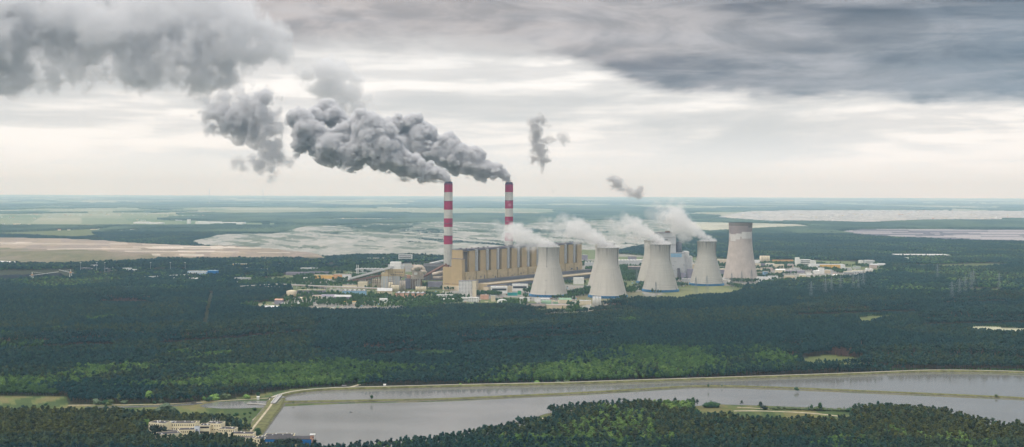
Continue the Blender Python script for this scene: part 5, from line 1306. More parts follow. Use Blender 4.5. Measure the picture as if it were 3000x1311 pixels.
    m = (K & ~full[:, None]).ravel(); P = S[m] + RNG.uniform(-.38, .38, (m.sum(), 2)) * TS / 4; k, px, py = keep_mask(P); P = P[k]; px = px[k]; py = py[k]
    cls, size, tint = classify(P, px, py); r = RNG.random(len(P)); size = size * RNG.normal(1, .1, len(P)); cls = np.where((cls == 1), np.where(r < .5, 2, 0), cls)
    size = np.where(cls == 2, size * .9, size); size = np.where(cls == 4, size * .75, size); tint = np.clip(tint + RNG.normal(0, .15, len(P)), 0, 1)
    near = (P[:, 1] < 1300) & (px > -30) & (px < 3030) & (cls == 0); idx = np.nonzero(near)[0]
    idx = idx[np.argsort(P[idx, 1])]; top = proj(P[idx, 0], P[idx, 1], 13.0)[1]; idx = idx[top < 1309][:290]
    own = np.zeros(len(P), bool); own[idx] = True
    for c, (nm, lb, coll) in {0: ('edge_pines', 'pines along the edges and roads of the forest', K_PINE), 2: ('edge_leafy_trees', 'leafy trees along the edges of the forest', K_BROAD), 3: ('edge_tall_pines', 'tall bare pines at the rims of clearings', K_TALL), 4: ('edge_saplings', 'young trees at the rims of clearings', K_YOUNG)}.items():
        m = (cls == c) & ~own; scatter(nm, lb, Zc(P[m]), size[m], tint[m], coll)
    place_pines(Zc(P[idx]), size[idx])
    # ----- far forest
    C, S, K, px, py = cells(3318, 9300, 36.0, 4); ff = forest_far(px, py, S[:, 0], S[:, 1]) | (py > 700) | inpoly(px, py, PIT)
    pitveg = inpoly(px, py, PIT) & (fbm((S[:, 0] + S[:, 1] * .55) / 80.0, (S[:, 1] - S[:, 0] * .5) / 380.0, 5, 91) < np.interp(py, [650, 680, 705, 730, 752], [.56, .52, .44, .36, .28])) & (py < 735)
    thin = inpoly(px, py, PARK) & (fbm(S[:, 0] / 60, S[:, 1] / 90, 3, 71) < .40)
    K = ((K.ravel() & ff & ~thin) | pitveg).reshape(K.shape); full = K.all(1)
    a, b = stand(C); n = fbm(C[:, 0] / 160, C[:, 1] / 300, 4, 52); cpx, cpy = proj(C[:, 0], C[:, 1]); br = (n > .55) | (inpoly(cpx, cpy, PARK) & (RNG.random(len(C)) < .5))
    size = .82 + .35 * a; tint = np.clip(.12 + .5 * b + RNG.normal(0, .08, len(C)), 0, 1)
    m = full & ~br; scatter('far_pine_forest', 'blue green pine forest round and beyond the plant', Zc(C[m]), size[m], tint[m], T_FAR, True)
    m = full & br; scatter('far_leafy_forest', 'lighter leafy woods beyond and beside the plant', Zc(C[m]), size[m], np.clip(tint[m] + .1, 0, 1), T_FARB, True)
    m = (K & ~full[:, None]).ravel(); P = S[m] + RNG.uniform(-.4, .4, (m.sum(), 2)) * 9; r = RNG.random(len(P)); P = P[r < .92]; r = r[r < .92]; s_ = RNG.normal(.95, .1, len(P))
    m = r < .5; scatter('far_edge_pines', 'tufts of pines along far forest edges', Zc(P[m]), s_[m], np.clip(r[m], 0, 1), K_TUFT)
    m = r >= .5; scatter('far_edge_leafy_trees', 'tufts of leafy trees along far forest edges', Zc(P[m]), s_[m], np.clip(r[m] - .3, 0, 1), K_TUFTB)
    # ----- trees in the plant's grounds
    P = grid(2720, 4700, 8.0); px, py = proj(P[:, 0], P[:, 1])
    k = inpoly(px, py, PLANT) & (fbm(P[:, 0] / 70, P[:, 1] / 110, 3, 81) > .535) & ~inpoly(px, py, [(1860,882),(1990,884),(2129,868),(2185,852),(2130,838),(2000,840),(1930,862)])
    k |= inpoly(px, py, PLANT) & inpoly(px, py, [(700,870),(1000,862),(1330,868),(1330,895),(1180,905),(1000,900),(860,894),(740,880)]) & (RNG.random(len(P)) < .55)
    k |= inpoly(px, py, PLANT) & inpoly(px, py, [(860,822),(1200,838),(1200,846),(700,838),(700,826)]) & (RNG.random(len(P)) < .45)
    for (x, y, rr) in FOOT: k &= (P[:, 0] - x) ** 2 + (P[:, 1] - y) ** 2 > (rr + 2) ** 2
    for (A_, B_, w) in ROADS:
        A = np.array(A_); B = np.array(B_); d = B - A; t = np.clip(((P - A) @ d) / (d @ d), 0, 1)
        k &= np.linalg.norm(P - (A + t[:, None] * d), axis=1) > w
    P = P[k]; P3 = np.concatenate([P, np.zeros((len(P), 1))], 1)
    scatter('plant_trees', 'leafy trees and bushes among the plant buildings', P3, .55 + RNG.random(len(P)) * .65, RNG.random(len(P)) * .8, K_BROAD)
ROADS = []
NEAR_WOOD = [(-400,1222),(0,1222),(300,1224),(480,1232),(560,1238),(640,1243),(715,1260),(730,1272),(745,1300),(760,1330),(880,1345),(1000,1340),(1150,1322),(1300,1301),(1450,1276),(1540,1252),(1620,1250),(1640,1246),(1612,1236),(1612,1220),(1700,1206),(1900,1200),(2035,1194),(2050,1236),(2300,1250),(2480,1248),(2500,1214),(2530,1214),(2645,1211),(2770,1223),(2860,1250),(2940,1268),(3100,1266),(3600,1290),
             (3600,1600),(-400,1600)]
SPIT_WOOD = [(1600,1216),(1700,1205),(2035,1193),(2048,1234),(1640,1246)]
SPIT_LEAFY = [(1850,1192),(2060,1186),(2060,1232),(1930,1212)]
GREEN_ZONE = [(-200,1130),(120,1120),(250,1085),(700,1085),(1000,1065),(1060,1075),(1250,1088),(1550,1062),(1800,1032),(2250,1030),(2330,1062),(2330,1095),(2000,1118),(1500,1128),(1000,1138),(650,1150),(300,1150),(200,1165),(-200,1165)]
EDGE_LEAFY = [(-200,1140),(130,1150),(196,1166),(190,1170),(-200,1166)]
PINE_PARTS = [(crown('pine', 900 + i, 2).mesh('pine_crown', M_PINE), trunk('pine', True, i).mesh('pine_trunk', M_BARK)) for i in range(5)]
def place_pines(P, S):
    """the nearest pines: each a tree of its own with trunk and crown"""
    first = []
    for i, (p, s) in enumerate(zip(P, S)):
        cm, tm = PINE_PARTS[i % 5]
        t = thing('pine_tree', 'slim dark pine with clumpy olive green crown in the nearest forest rows', 'tree', (float(p[0]), float(p[1]), 0), rnd.uniform(0, 6.28), 'pines of the nearest forest rows')
        t.scale = (float(s),) * 3
        new_obj('trunk', tm, t); new_obj('crown', cm, t)
LONE = {}
def lone(kind, px, py, h, label, tint_mat=None, name='tree', cat='tree', group=None, w=1.0, z=0.0):
    q = gp(px, py, z); full = {'pine': 13.0, 'broad': 11.0, 'birch': 12.3, 'bush': 3.4, 'spruce': 16.0, 'young': 5.2}[kind]
    seed = int(px * 7 + py) % 3
    key = (kind, seed, tint_mat.name if tint_mat else '')
    if key not in LONE:
        LONE[key] = (crown(kind, 700 + seed, 2).mesh(kind + '_crown', tint_mat or (M_PINE if kind in ('pine', 'spruce') else M_BROAD)), trunk(kind, True, seed).mesh(kind + '_trunk', M_GREYBARK))
    t = thing(name, label, cat, (q[0], q[1], z), px % 6.28, group); s = h / full; t.scale = (s * w, s * w, s)
    new_obj('trunk', LONE[key][1], t); new_obj('crown', LONE[key][0], t)
    return t
# ---------------------------------------------------------------- the cream hotel by the water
M_HW = mat('hotel_cream_wall', (0.80, 0.71, 0.49), .85, .06, .3, streak=.05); M_HR = mat('hotel_bitumen_roof', (0.06, 0.055, 0.058), .9, .25, .4); M_HWIN = mat('hotel_window', (0.05, 0.04, 0.035), .25, .3, 1.0)
M_SIGN = mat('sign_panel', (0.66, 0.70, 0.76), .6); M_INK = mat('sign_ink', (0.06, 0.09, 0.20), .6)
HOTEL = thing('hotel', 'rambling cream hotel with dark flat roofs between pines and lake', 'hotel', tuple(float(v) for v in gp(590, 1288)), 0)
HO = Vector(gp(590, 1288))
def wing(x0, x1, ytop, yb, depth, rz=0.0, rows=3, cols=0, bands=0, parapet=True, wall=None, roof=None, vents=4, base=0.0, name='wing', skip_row0=False, label=None, wtall=.42):
    """a wing whose front spans photo pixels x0..x1 at the ground line yb"""
    xm = (x0 + x1) / 2; D = dist(yb, xm); s = F / D; w = (x1 - x0) / s / math.cos(rz); h = H - lev(xm, ytop)[1] / s; q = at(xm, 564.5, D)
    t = MB().box(-w/2, w/2, 0, depth, base, h).build(name, wall or M_HW, HOTEL, (q.x - HO.x, D - HO.y, 0), rz); FOOT.append((q.x, D + depth/2, max(w, depth) / 2 + 1.5))
    if label: t['label'] = label
    for i in range(3): FOOT.append((q.x + (i - 1) * w * .35, D + depth / 2 + (i-1) * w * .35 * math.tan(rz), depth / 2 + 2))
    MB().box(-w/2+.35, w/2-.35, .35, depth-.35, h, h+.12).build('roof', roof or M_HR, t)
    if parapet: MB().box(-w/2-.12, w/2+.12, -.12, .34, h+.002, h+.2).box(-w/2-.12, w/2+.12, depth-.34, depth+.12, h+.002, h+.2).box(-w/2-.12, -w/2+.34, .35, depth-.35, h+.002, h+.2).box(w/2-.34, w/2+.12, .35, depth-.35, h+.002, h+.2).build('parapet', M_HW if wall is None else wall, t)
    if cols:
        for r in range(rows):
            if skip_row0 and r == 0: continue
            for k in range(cols):
                x = -w/2 + w * (k + .3) / cols; z = base + (h - base) * (r + .32) / rows
                MB().box(x, x + w/cols*.42, -.07, 0, z, z + (h - base)/rows*wtall).build('window', M_HWIN, t)
    for k in range(bands):
        z = base + (h - base) * (k + .45) / bands; MB().box(-w/2+.8, w/2-.8, -.08, 0, z, z + (h - base)/bands*.36).build('window_band', M_HWIN, t)
    rv = random.Random(int(x0)); 
    for k in range(vents):
        x = rv.uniform(-w/2+1, w/2-1.5); y = rv.uniform(.8, max(1, depth-1.5)); MB().box(x, x + rv.uniform(.6, 1.6), y, y + .9, h+.12, h + rv.uniform(.7, 1.3)).build('roof_vent', M_WALLW, t)
    return t
wing(436, 486, 1240, 1291, 13, -.30, 4, 7, vents=5)
wing(486, 572, 1241, 1286, 13, .02, 4, 14, vents=9)
wing(560, 577, 1242, 1282, 16, .0, 4, 3, vents=1)
wing(525, 571.4, 1260.5, 1295, 12, .12, 3, 8, vents=2)
wing(474, 530, 1272, 1306, 14, .5, 2, 0, vents=3)
wing(477, 512, 1266, 1298, 12, -.25, 2, 0, vents=1)
sg = wing(571.6, 586.6, 1249.5, 1292, 3, .04, 1, 0, vents=0, parapet=False, wall=M_SIGN, name='sign_panel', label='tall pale blue sign wall with a small dark emblem and line of lettering')
EM = MB()
for k in (-1, 0, 1): EM.box(k*.62-.22, k*.62+.22, -.1, -.01, 10.3, 12.0)
EM.box(-1.0, 1.0, -.1, -.01, 12.05, 12.35).build('emblem', M_INK, sg)
LT = MB(); lr = random.Random(4)
for k in range(5): LT.box(-.9 + k*.38, -.68 + k*.38, -.09, -.01, 8.6, 8.9 + lr.random()*.12)
for k in range(13): LT.box(-2.3 + k*.36, -2.08 + k*.36, -.09, -.01, 7.5, 7.9 + lr.random()*.2)
LT.build('lettering', M_INK, sg)['kind'] = 'stuff'
wing(586.8, 617, 1247.5, 1290, 13, .05, 3, 0, 3, vents=3)
tw = wing(606, 650.5, 1242, 1286, 14, -.10, 4, 6, vents=3, name='tower_wing', wtall=.24)
for k in range(5): 
    a = k - 2.0; MB().tube([(a*2.6, 5, 17), (a*2.6, 5, 19.5 + (k % 3))], .12, 5).build('antenna', M_WALLW, tw)
wing(611, 640, 1239.5, 1282, 6, -.10, 4, 0, vents=4, name='penthouse')
wing(641, 689, 1258, 1290, 12, -.12, 3, 9, vents=3); wing(643, 682, 1254, 1284, 6, -.12, 3, 5, vents=3, name='penthouse')
wing(676, 744, 1272, 1299, 13, -.04, 2, 12, vents=4)
wing(692, 750, 1283.5, 1306, 9, -.05, 2, 10, vents=1)
wing(745, 800, 1287, 1312, 15, -.16, 2, 6, vents=8)
wing(777, 861, 1279, 1301, 16, .05, 2, 8, vents=5)
BH = thing('boathouse', 'bright blue fronted pool building with white columns behind dark pines', 'building', tuple(float(v) for v in gp(790, 1318)), 0)
def bpart(nm, x0, x1, y0, y1, f, dp, m):
    s = F / dist(1318, 790); a = (x0-790)/s; b_ = (x1-790)/s; z1 = H - lev(790, y0)[1]/s; z0 = max(0, H - lev(790, y1)[1]/s); return MB().box(a, b_, f, f+dp, z0, z1).build(nm, m, BH)
bpart('fascia', 775, 912, 1288.5, 1295.5, 0, 1.0, M_COB); bpart('wall', 776, 911, 1289, 1330, 1.0, 16, M_HW); bpart('roof', 775, 912, 1287.2, 1288.4, 0, 18, M_HR)
for k in range(6): bpart('column', 781 + k*5.5, 783.2 + k*5.5, 1295.6, 1320, .1, .5, M_WALLW)
for k in range(5): bpart('window', 783.6 + k*5.5, 786 + k*5.5, 1296, 1312, .9, .1, M_HWIN)
bpart('blue_wall', 880, 912, 1295.6, 1330, .3, .6, M_COB)
BT = thing('lift_tower', 'small brick red and white tower at the right end of the pool building', 'tower', tuple(float(v) for v in gp(915, 1318)), .1)
s_ = F / dist(1318, 915); z_ = lambda y: H - lev(915, y)[1] / s_
MB().box(-2.4, 1.6, 0, 4, 0, z_(1276)).build('wall', M_BRICK, BT); MB().box(-2.7, 2.9, -.3, 4.3, z_(1276), z_(1273.5)).build('cap', M_WALLW, BT); MB().box(1.62, 2.6, 0, 4, 0, z_(1277)).build('side_wall', M_WALLW, BT); MB().box(.1, 1.3, -.06, 0, z_(1284), z_(1280)).build('window', M_HWIN, BT)
FOOT.append((BT.location.x, BT.location.y + 2, 5)); 
for k in range(9): FOOT.append((BH.location.x - 4 + k*7, BH.location.y + 8, 10))
# weir, piers, huts
W = MB(); wl = thing('stone_weir', 'pale concrete weir and bridge between the settling pond and the far basin', 'weir', tuple(float(v) for v in gp(809, 1178)), 0)
A = Vector(gp(820, 1166)) - wl.location; B = Vector(gp(800, 1190)) - wl.location
MB().obox(A + Vector((0,0,3.3)), B + Vector((0,0,3.3)), 5.5, .6).build('deck', mat('bridge_deck', (.33,.32,.31), .9, .2, .3), wl)
sdv = (B - A).cross(Vector((0,0,1))).normalized()
for sgn in (-1, 1):
    MB().obox(A + sdv*sgn*2.7 + Vector((0,0,4.1)), B + sdv*sgn*2.7 + Vector((0,0,4.1)), .3, 1.0).build('parapet', M_WALLW, wl)
for k in range(6):
    p = A.lerp(B, (k+.5)/6); MB().obox(p + sdv*(-6), p + sdv*3.0, 1.0, 5.6).build('pier', M_CONC, wl)
g0 = Vector(gp(790, 1172)) - wl.location; g1 = Vector(gp(789, 1190)) - wl.location; MB().obox(g0 + Vector((0,0,1)), g1 + Vector((0,0,1)), 1.2, 2.4).build('retaining_wall', M_CONC, wl)
jt = thing('stone_jetty', 'low stone jetty reaching into the settling pond', 'jetty', tuple(float(v) for v in gp(752, 1186)), 0)
j0 = Vector(gp(725, 1184.5)) - jt.location; j1 = Vector(gp(781, 1188)) - jt.location; MB().obox(j0 + Vector((0,0,.7)), j1 + Vector((0,0,.7)), 3.0, 1.1).build('deck', M_CONC, jt); MB().obox(j0 + Vector((0,-1.6,.45)), j1 + Vector((0,-1.6,.45)), .3, 1.0).build('edge', M_STONE, jt)
for (px, py, w, h, lb, rf) in ((756, 1171, 3.2, 3.4, 'small white pump hut beside the dark bushes above the settling pond', M_WALLW), (1008, 1137, 6, 3, 'grey roofed shelter at the forest edge by the far dyke', M_LEAD), (1127, 1136.5, 3.2, 1.4, 'tiny white sluice box on the far dyke road', M_WALLW), (568, 1184, 6, 2.2, 'dark stone culvert where the channel leaves the pond', M_STONE)):
    q = gp(px, py); t = thing('hut', lb, 'hut', (float(q[0]), float(q[1]), 2.9 if px == 1127 else 0), .2); MB().box(-w/2, w/2, -1.5, 1.5, 0, h).build('wall', M_WALLW if px != 568 and px != 1008 else M_STONE, t); MB().gable(-w/2-.3, w/2+.3, -1.8, 1.8, h, h+(.9 if px != 568 else .2)).build('roof', rf, t)
# boat with a seated angler
def boat():
    q = gp(1028, 1209.5); t = thing('rowing_boat', 'small dark rowing boat alone on the pale near basin', 'boat', (float(q[0]), float(q[1]), .2), .15)
    b = MB(); st = [(-1.7,.30,.55),(-1.2,.55,.42),(0,.68,.38),(1.0,.5,.45),(1.75,.06,.68)]; V = []
    for x, w, h in st: V += [(x, -w, h), (x, -w*.7, 0), (x, w*.7, 0), (x, w, h), (x, w*.82, h), (x, w*.6, .12), (x, -w*.6, .12), (x, -w*.82, h)]
    b.add(V, [(i*8+j, (i+1)*8+j, (i+1)*8+(j+1)%8, i*8+(j+1)%8) for i in range(4) for j in range(8)] + [tuple(range(8)), tuple(range(39, 31, -1))])
    b.build('hull', mat('boat_dark', (.035,.035,.04), .5), t)
    for x in (-.9, .35): MB().box(x-.13, x+.13, -.5, .5, .3, .35).build('bench', M_RUST, t)
    for s in (-1, 1): MB().tube([(.1, s*.5, .5), (.0, s*1.7, .12)], .035, 5).build('oar', M_RUST, t)
    return t, q
bt, bq = boat()
def person(loc, rz, label, coat):
    me = bpy.data.meshes.new('person'); j = [(0,0,.42),(0,0,.68),(.02,0,.92),(.03,0,1.02),(.04,0,1.16),(.05,0,1.27), (0,.1,.42),(.42,.12,.46),(.46,.13,.06),(.6,.13,.03), (0,-.1,.42),(.42,-.12,.46),(.46,-.13,.06),(.6,-.13,.03), (.02,.2,.9),(.12,.26,.64),(.36,.2,.60),(.46,.17,.6), (.02,-.2,.9),(.12,-.26,.64),(.36,-.2,.60),(.46,-.17,.6)]
    e = [(0,1),(1,2),(2,3),(3,4),(4,5),(0,6),(6,7),(7,8),(8,9),(0,10),(10,11),(11,12),(12,13),(2,14),(14,15),(15,16),(16,17),(2,18),(18,19),(19,20),(20,21)]
    r = [.15,.145,.15,.055,.095,.07,.10,.075,.05,.045,.10,.075,.05,.045,.07,.052,.04,.035,.07,.052,.04,.035]
    me.from_pydata(j, e, []); o = new_obj('person', me); md = o.modifiers.new('skin', 'SKIN'); 
    for v, rr in zip(me.skin_vertices[0].data, r): v.radius = (rr, rr)
    me.skin_vertices[0].data[0].use_root = True; o.modifiers.new('sub', 'SUBSURF').levels = 1; me.materials.append(coat); o.location = loc; o.rotation_euler = (0,0,rz); tag(o, label, 'person')
    MB().lathe([(.085,1.2),(.115,1.26),(.11,1.33),(.03,1.37)], 10, .05, 0).build('hat', M_TAR, o)
person((float(bq[0]) - .85, float(bq[1]) - .1, .27), .15, 'angler in dark clothes sitting in the stern of the small rowing boat', mat('dark_coat', (.03,.035,.03), .9))
# ---------------------------------------------------------------- single trees and bushes
M_LIME = mat('lime_leaves', (0.15, 0.25, 0.055), .9, .3, .8); M_OLIVE = mat('olive_leaves', (0.085, 0.115, 0.045), .9, .3, .8); M_DEEP = mat('deep_green_leaves', (0.028, 0.07, 0.026), .9, .3, .8); M_WILLOW = mat('willow_leaves', (0.105, 0.145, 0.085), .9, .3, .8)
M_DKPINE = mat('dark_pine_needles', (0.022, 0.036, 0.022), .9, .3, .8); M_BLUESP = mat('blue_spruce', (0.055, 0.10, 0.085), .9, .2, .8)
def hpx(px, yb, n): return n * dist(yb, px) / F
L_ = [('broad',1089,1174,15,'round dark green tree alone on the middle dyke, mirrored in the water',M_DEEP,1.0,'tree'),
 ('broad',2075,1138,12,'small green tree on the middle dyke above the wooded spit',M_DEEP,.8,'tree'),('bush',2334,1144,10,'round dark bush on the middle dyke right of the spit',M_DEEP,1.0,'bush'),('bush',2918,1162,7,'lone bush near the right end of the middle dyke',M_OLIVE,1.1,'bush'),
 ('bush',859,1182,5,'tiny bush at the left end of the middle dyke',M_OLIVE,1.0,'bush'),('bush',2115,1133,4,'tiny dark bush right of the small dyke tree',M_DEEP,1.0,'bush'),('bush',2239,1136,3,'smallest dark tuft on the middle dyke',M_DEEP,1.2,'bush'),
 ('bush',1349.5,1133,10,'yellow green bush standing before the dark forest edge',M_LIME,.8,'bush'),('bush',1572,1127,12,'pale green bush at the forest edge by the far dyke',M_LIME,1.0,'bush'),('bush',1637,1125,10,'pair bush, greyer one at the forest edge',M_WILLOW,1.2,'bush'),('bush',1658,1124,11,'broad grey green bush right of the pair bush',M_OLIVE,1.5,'bush'),
 ('bush',534,1178,14,'pale round bush before the dark pine block',M_WILLOW,1.0,'bush'),('bush',562,1174,8,'small lime bush right of the pale round one',M_LIME,1.0,'bush'),('bush',597,1173,12,'light green bush left of a dark one',M_LIME,.8,'bush'),('bush',610,1177,16,'dark round shrub between two light green ones',M_DEEP,.9,'bush'),
 ('bush',632,1172,18,'bright green spreading bush by the pond track',M_LIME,1.2,'bush'),('bush',660,1171,18,'leafy green bush right of the bright spreading one',M_OLIVE,1.2,'bush'),('bush',722,1169,13,'bright round bush above the settling pond',M_LIME,1.2,'bush'),('broad',756,1168,18,'dark green round tree behind the white pump hut',M_DEEP,1.1,'tree'),
 ('bush',471,1182,12,'pale bush left before the pine block',M_WILLOW,1.0,'bush'),('birch',465,1181,19,'slim green tree beside the pale bush',M_OLIVE,1.0,'tree'),('bush',452,1184,8,'low dark bush at the meadow track',M_DEEP,1.2,'bush'),('bush',367,1184,14,'cream tinted bush before the pine block',M_WILLOW,1.2,'bush'),('bush',311,1186,17,'dark green bush below the slim birches',M_DEEP,1.0,'bush'),
 ('bush',323,1187,16,'second dark green bush below the slim birches',M_OLIVE,1.0,'bush'),('birch',348,1184,32,'tall leafy birch against the dark pine block, left one',M_OLIVE,1.1,'tree'),('birch',397,1182,30,'tall leafy birch against the dark pine block, right one',M_OLIVE,.9,'tree'),('broad',437,1181,34,'large bright green tree in the front of the pine block',M_LIME,1.1,'tree'),('bush',282,1186,18,'grey green round tree before the left end of the pine block',M_WILLOW,1.1,'bush'),
 ('bush',693,1219,10,'wide dark bush on the meadow below the pond',M_DEEP,1.3,'bush'),('bush',716,1216,7,'round dark bush right of the wide meadow bush',M_DEEP,1.1,'bush'),('bush',671,1218,9,'bush left of the wide meadow bush',M_OLIVE,1.0,'bush'),('bush',733,1213,6,'small round bush near the dyke foot',M_DEEP,1.0,'bush'),('bush',658,1220,8,'leftmost bush of the row on the meadow',M_OLIVE,1.1,'bush'),
 ('bush',746,1203,9,'round dark bush at the right shore of the pond',M_DEEP,1.1,'bush'),('bush',732,1224,6,'small bush at the foot of the sandy footpath',M_OLIVE,1.0,'bush'),('bush',133,1189,8,'dark bush alone in the left meadow',M_DEEP,1.0,'bush'),
 ('broad',487,1224,40,'big grey green willow left of the hotel meadow',M_WILLOW,1.5,'tree'),('broad',470,1228,38,'second grey green willow, leftmost of the clump',M_WILLOW,1.2,'tree'),('broad',508,1228,34,'third grey green willow, right one of the clump',M_WILLOW,1.1,'tree'),
 ('broad',754,1290,34,'dark oak leaning at the water beside the broad dyke',M_DEEP,1.1,'tree'),('spruce',699,1274,24,'bluish spruce behind the hotel terrace',M_BLUESP,1.0,'tree'),('spruce',709,1277,14,'little spruce right of the bluish one',M_BLUESP,1.2,'tree'),('spruce',790,1296,12,'small dark conifer behind the hotel pool wing',M_DEEP,1.2,'tree'),
 ('pine',2173,1196,23,'dark pine alone on the sandy spit, left one',M_DKPINE,1.0,'tree'),('broad',2228,1199,21,'dark bushy pine on the sandy spit, right one',M_DKPINE,.9,'tree'),('bush',2240,1200,13,'low dark shrub beside the bushy pine',M_DKPINE,1.2,'bush'),('birch',2277,1197,8,'tiny green tree on the spit shore',M_DEEP,1.0,'tree'),('birch',2299,1199,10,'small round tree on the spit shore',M_DEEP,1.2,'tree'),
 ('spruce',2369,1204,15,'green cone shaped tree on the spit shore, smaller of two',M_DEEP,1.3,'tree'),('broad',2377,1205,19,'green bushy tree on the spit shore, left of the larger one',M_DEEP,.8,'tree'),('broad',2403,1205,24,'largest green tree on the spit shore',M_DEEP,.9,'tree'),('bush',2392,1204,14,'green shrub between the two spit trees',M_OLIVE,1.0,'bush'),('birch',2473,1204,14,'thin green tree at the right end of the spit',M_OLIVE,.8,'tree'),('bush',2487,1208,15,'dark bush where the spit meets the right wood',M_DEEP,1.1,'bush'),
 ('birch',2031,1196,34,'tall poplar like tree rising above the spit wood',M_DEEP,1.2,'tree'),('pine',2018,1196,28,'ragged dark pine left of the poplar like tree',M_DKPINE,.9,'tree'),('pine',2043,1197,28,'ragged dark pine right of the poplar like tree',M_DKPINE,.9,'tree'),('pine',1977,1194,30,'dark pine standing above the leafy spit trees',M_DKPINE,1.0,'tree'),
 ('bush',2070,1194,15,'wide dark thicket at the water, left half',M_DEEP,1.5,'bush'),('bush',2085,1194,18,'wide dark thicket at the water, middle',M_DEEP,1.5,'bush'),('bush',2100,1194,15,'wide dark thicket at the water, right half',M_DEEP,1.4,'bush'),('broad',1843,1238,20,'lime green tree shining out of the dark near wood',M_LIME,1.1,'tree'),('broad',2440,1258,18,'small bright green tree in the dark near wood at the right',M_LIME,.9,'tree'),
 ('broad',2045,1228,26,'bright green round tree at the left edge of the spit meadow',M_LIME,.9,'tree'),('broad',1565,1245,14,'low green thicket at the tip of the wooded point',M_OLIVE,1.2,'tree'),('bush',2225,1190,4,'tuft of scrub on the shore beyond the sandy spit',M_OLIVE,2.0,'bush'),
 ('pine',446,1296,52,'tall scraggy pine before the left hotel wing, leftmost',M_DKPINE,1.0,'tree'),('pine',458,1298,56,'tall scraggy pine before the left hotel wing, second',M_DKPINE,1.1,'tree'),('pine',470,1297,50,'tall scraggy pine before the left hotel wing, third',M_DKPINE,1.0,'tree'),('pine',482,1296,48,'tall scraggy pine before the left hotel wing, rightmost',M_DKPINE,1.0,'tree'),
 ('broad',428,1262,34,'bright green round tree left behind the hotel',M_LIME,1.0,'tree'),('broad',459,1256,26,'leafy tree behind the hotel roof left',M_OLIVE,1.1,'tree'),('spruce',1818,886,14,'dark cone tree on the bare field by the service road',M_DEEP,1.2,'tree')]
for (kind, x, yb, n, lb, m, w, cat) in L_: lone(kind, x, yb, hpx(x, yb, n), lb, m, {'tree': 'single_tree', 'bush': 'bush'}[cat], cat, None, w, 2.3 if 1130 <= yb <= 1182 and x in (1089, 2075, 2334, 2918, 859, 2115, 2239) else 0.0)
for i, (x, yb, n) in enumerate(((808,1322,36),(817,1326,42),(828,1323,38),(838,1327,44),(849,1322,40),(859,1326,43),(869,1323,39),(878,1327,42),(768,1322,40),(897,1330,34),(922,1326,40))):
    lone('pine', x, yb, hpx(x, yb, n), ['low dark pine before the blue pool building, first from its left columns', 'second dark pine before the blue pool building', 'third dark pine before the blue pool building', 'fourth dark pine before the blue pool building', 'fifth dark pine before the blue pool building', 'sixth dark pine before the blue pool building', 'seventh dark pine before the blue pool building', 'eighth dark pine before the blue pool building, near the brick tower',
         'dark pine in front of the white hotel roof wing left of the blue building', 'short dark pine before the right end of the blue building', 'dark pine standing right of the brick red tower'][i], M_DKPINE, 'single_tree', 'tree', None, 1.15)
# scrub strip along the spit shore
for i in range(26):
    x = 2258 + i * 9.2; lone('bush', x, 1199 + i * .28, 2.0 + (i * 7 % 5) * .5, 'low dark scrub in the strip along the spit shore', M_OLIVE, 'bush', 'bush', 'scrub strip along the spit shore', 1.6)
# ---------------------------------------------------------------- smoke and steam: real volumes
def lin_axis(n, cells, off):
    t = (np.arange(n) / n) * cells + off
    i = np.floor(t).astype(int); return i, (t - i)
def noise3(shape, cells, seed):
    r = np.random.default_rng(seed)
    g = r.random([c + 3 for c in cells]).astype(np.float32)
    for ax in range(3):
        i, w = lin_axis(shape[ax], cells[ax], 0.5); w = (w * w * (3 - 2 * w)).astype(np.float32)
        sh = [1, 1, 1]; sh[ax] = -1; w = w.reshape(sh)
        g = np.take(g, i, ax) * (1 - w) + np.take(g, i + 1, ax) * w
    return g
def fbm3(shape, size0, vox, octv, seed, rough=0.55):
    s = np.zeros(shape, np.float32); w = 1.0; t = 0; k = 0
    for o_ in range(octv):
        cells = [max(1, int(math.ceil(n * vox / (size0 / 2 ** o_)))) for n in shape]
        s += w * noise3(shape, cells, seed + o_); t += w; w *= rough
    return s / t
def torn3(shape, size0, vox, octv, seed, rough):
    """creased noise: thin filaments and sharp gaps, as in smoke pulled apart by wind"""
    s = np.zeros(shape, np.float32); w = 1.0; t = 0
    for o_ in range(octv):
        cells = [max(1, int(math.ceil(n * vox / (size0 / 2 ** o_)))) for n in shape]
        s += w * np.minimum(1, 2.2 * np.abs(noise3(shape, cells, seed + o_) - .5)); t += w; w *= rough
    s /= t; return .5 + (s - float(s.mean())) * 1.15
def smoke_mat(name, col, dens, aniso=0.1):
    m = bpy.data.materials.new(name); m.use_nodes = True; t = m.node_tree; t.nodes.clear()
    o = N(t, 'ShaderNodeOutputMaterial'); v = N(t, 'ShaderNodeVolumePrincipled')
    v.inputs['Color'].default_value = (*col, 1); v.inputs['Density'].default_value = dens
    v.inputs['Absorption Color'].default_value = (0, 0, 0, 1)
    v.inputs['Anisotropy'].default_value = aniso
    t.links.new(v.outputs[0], o.inputs['Volume'])
    return m
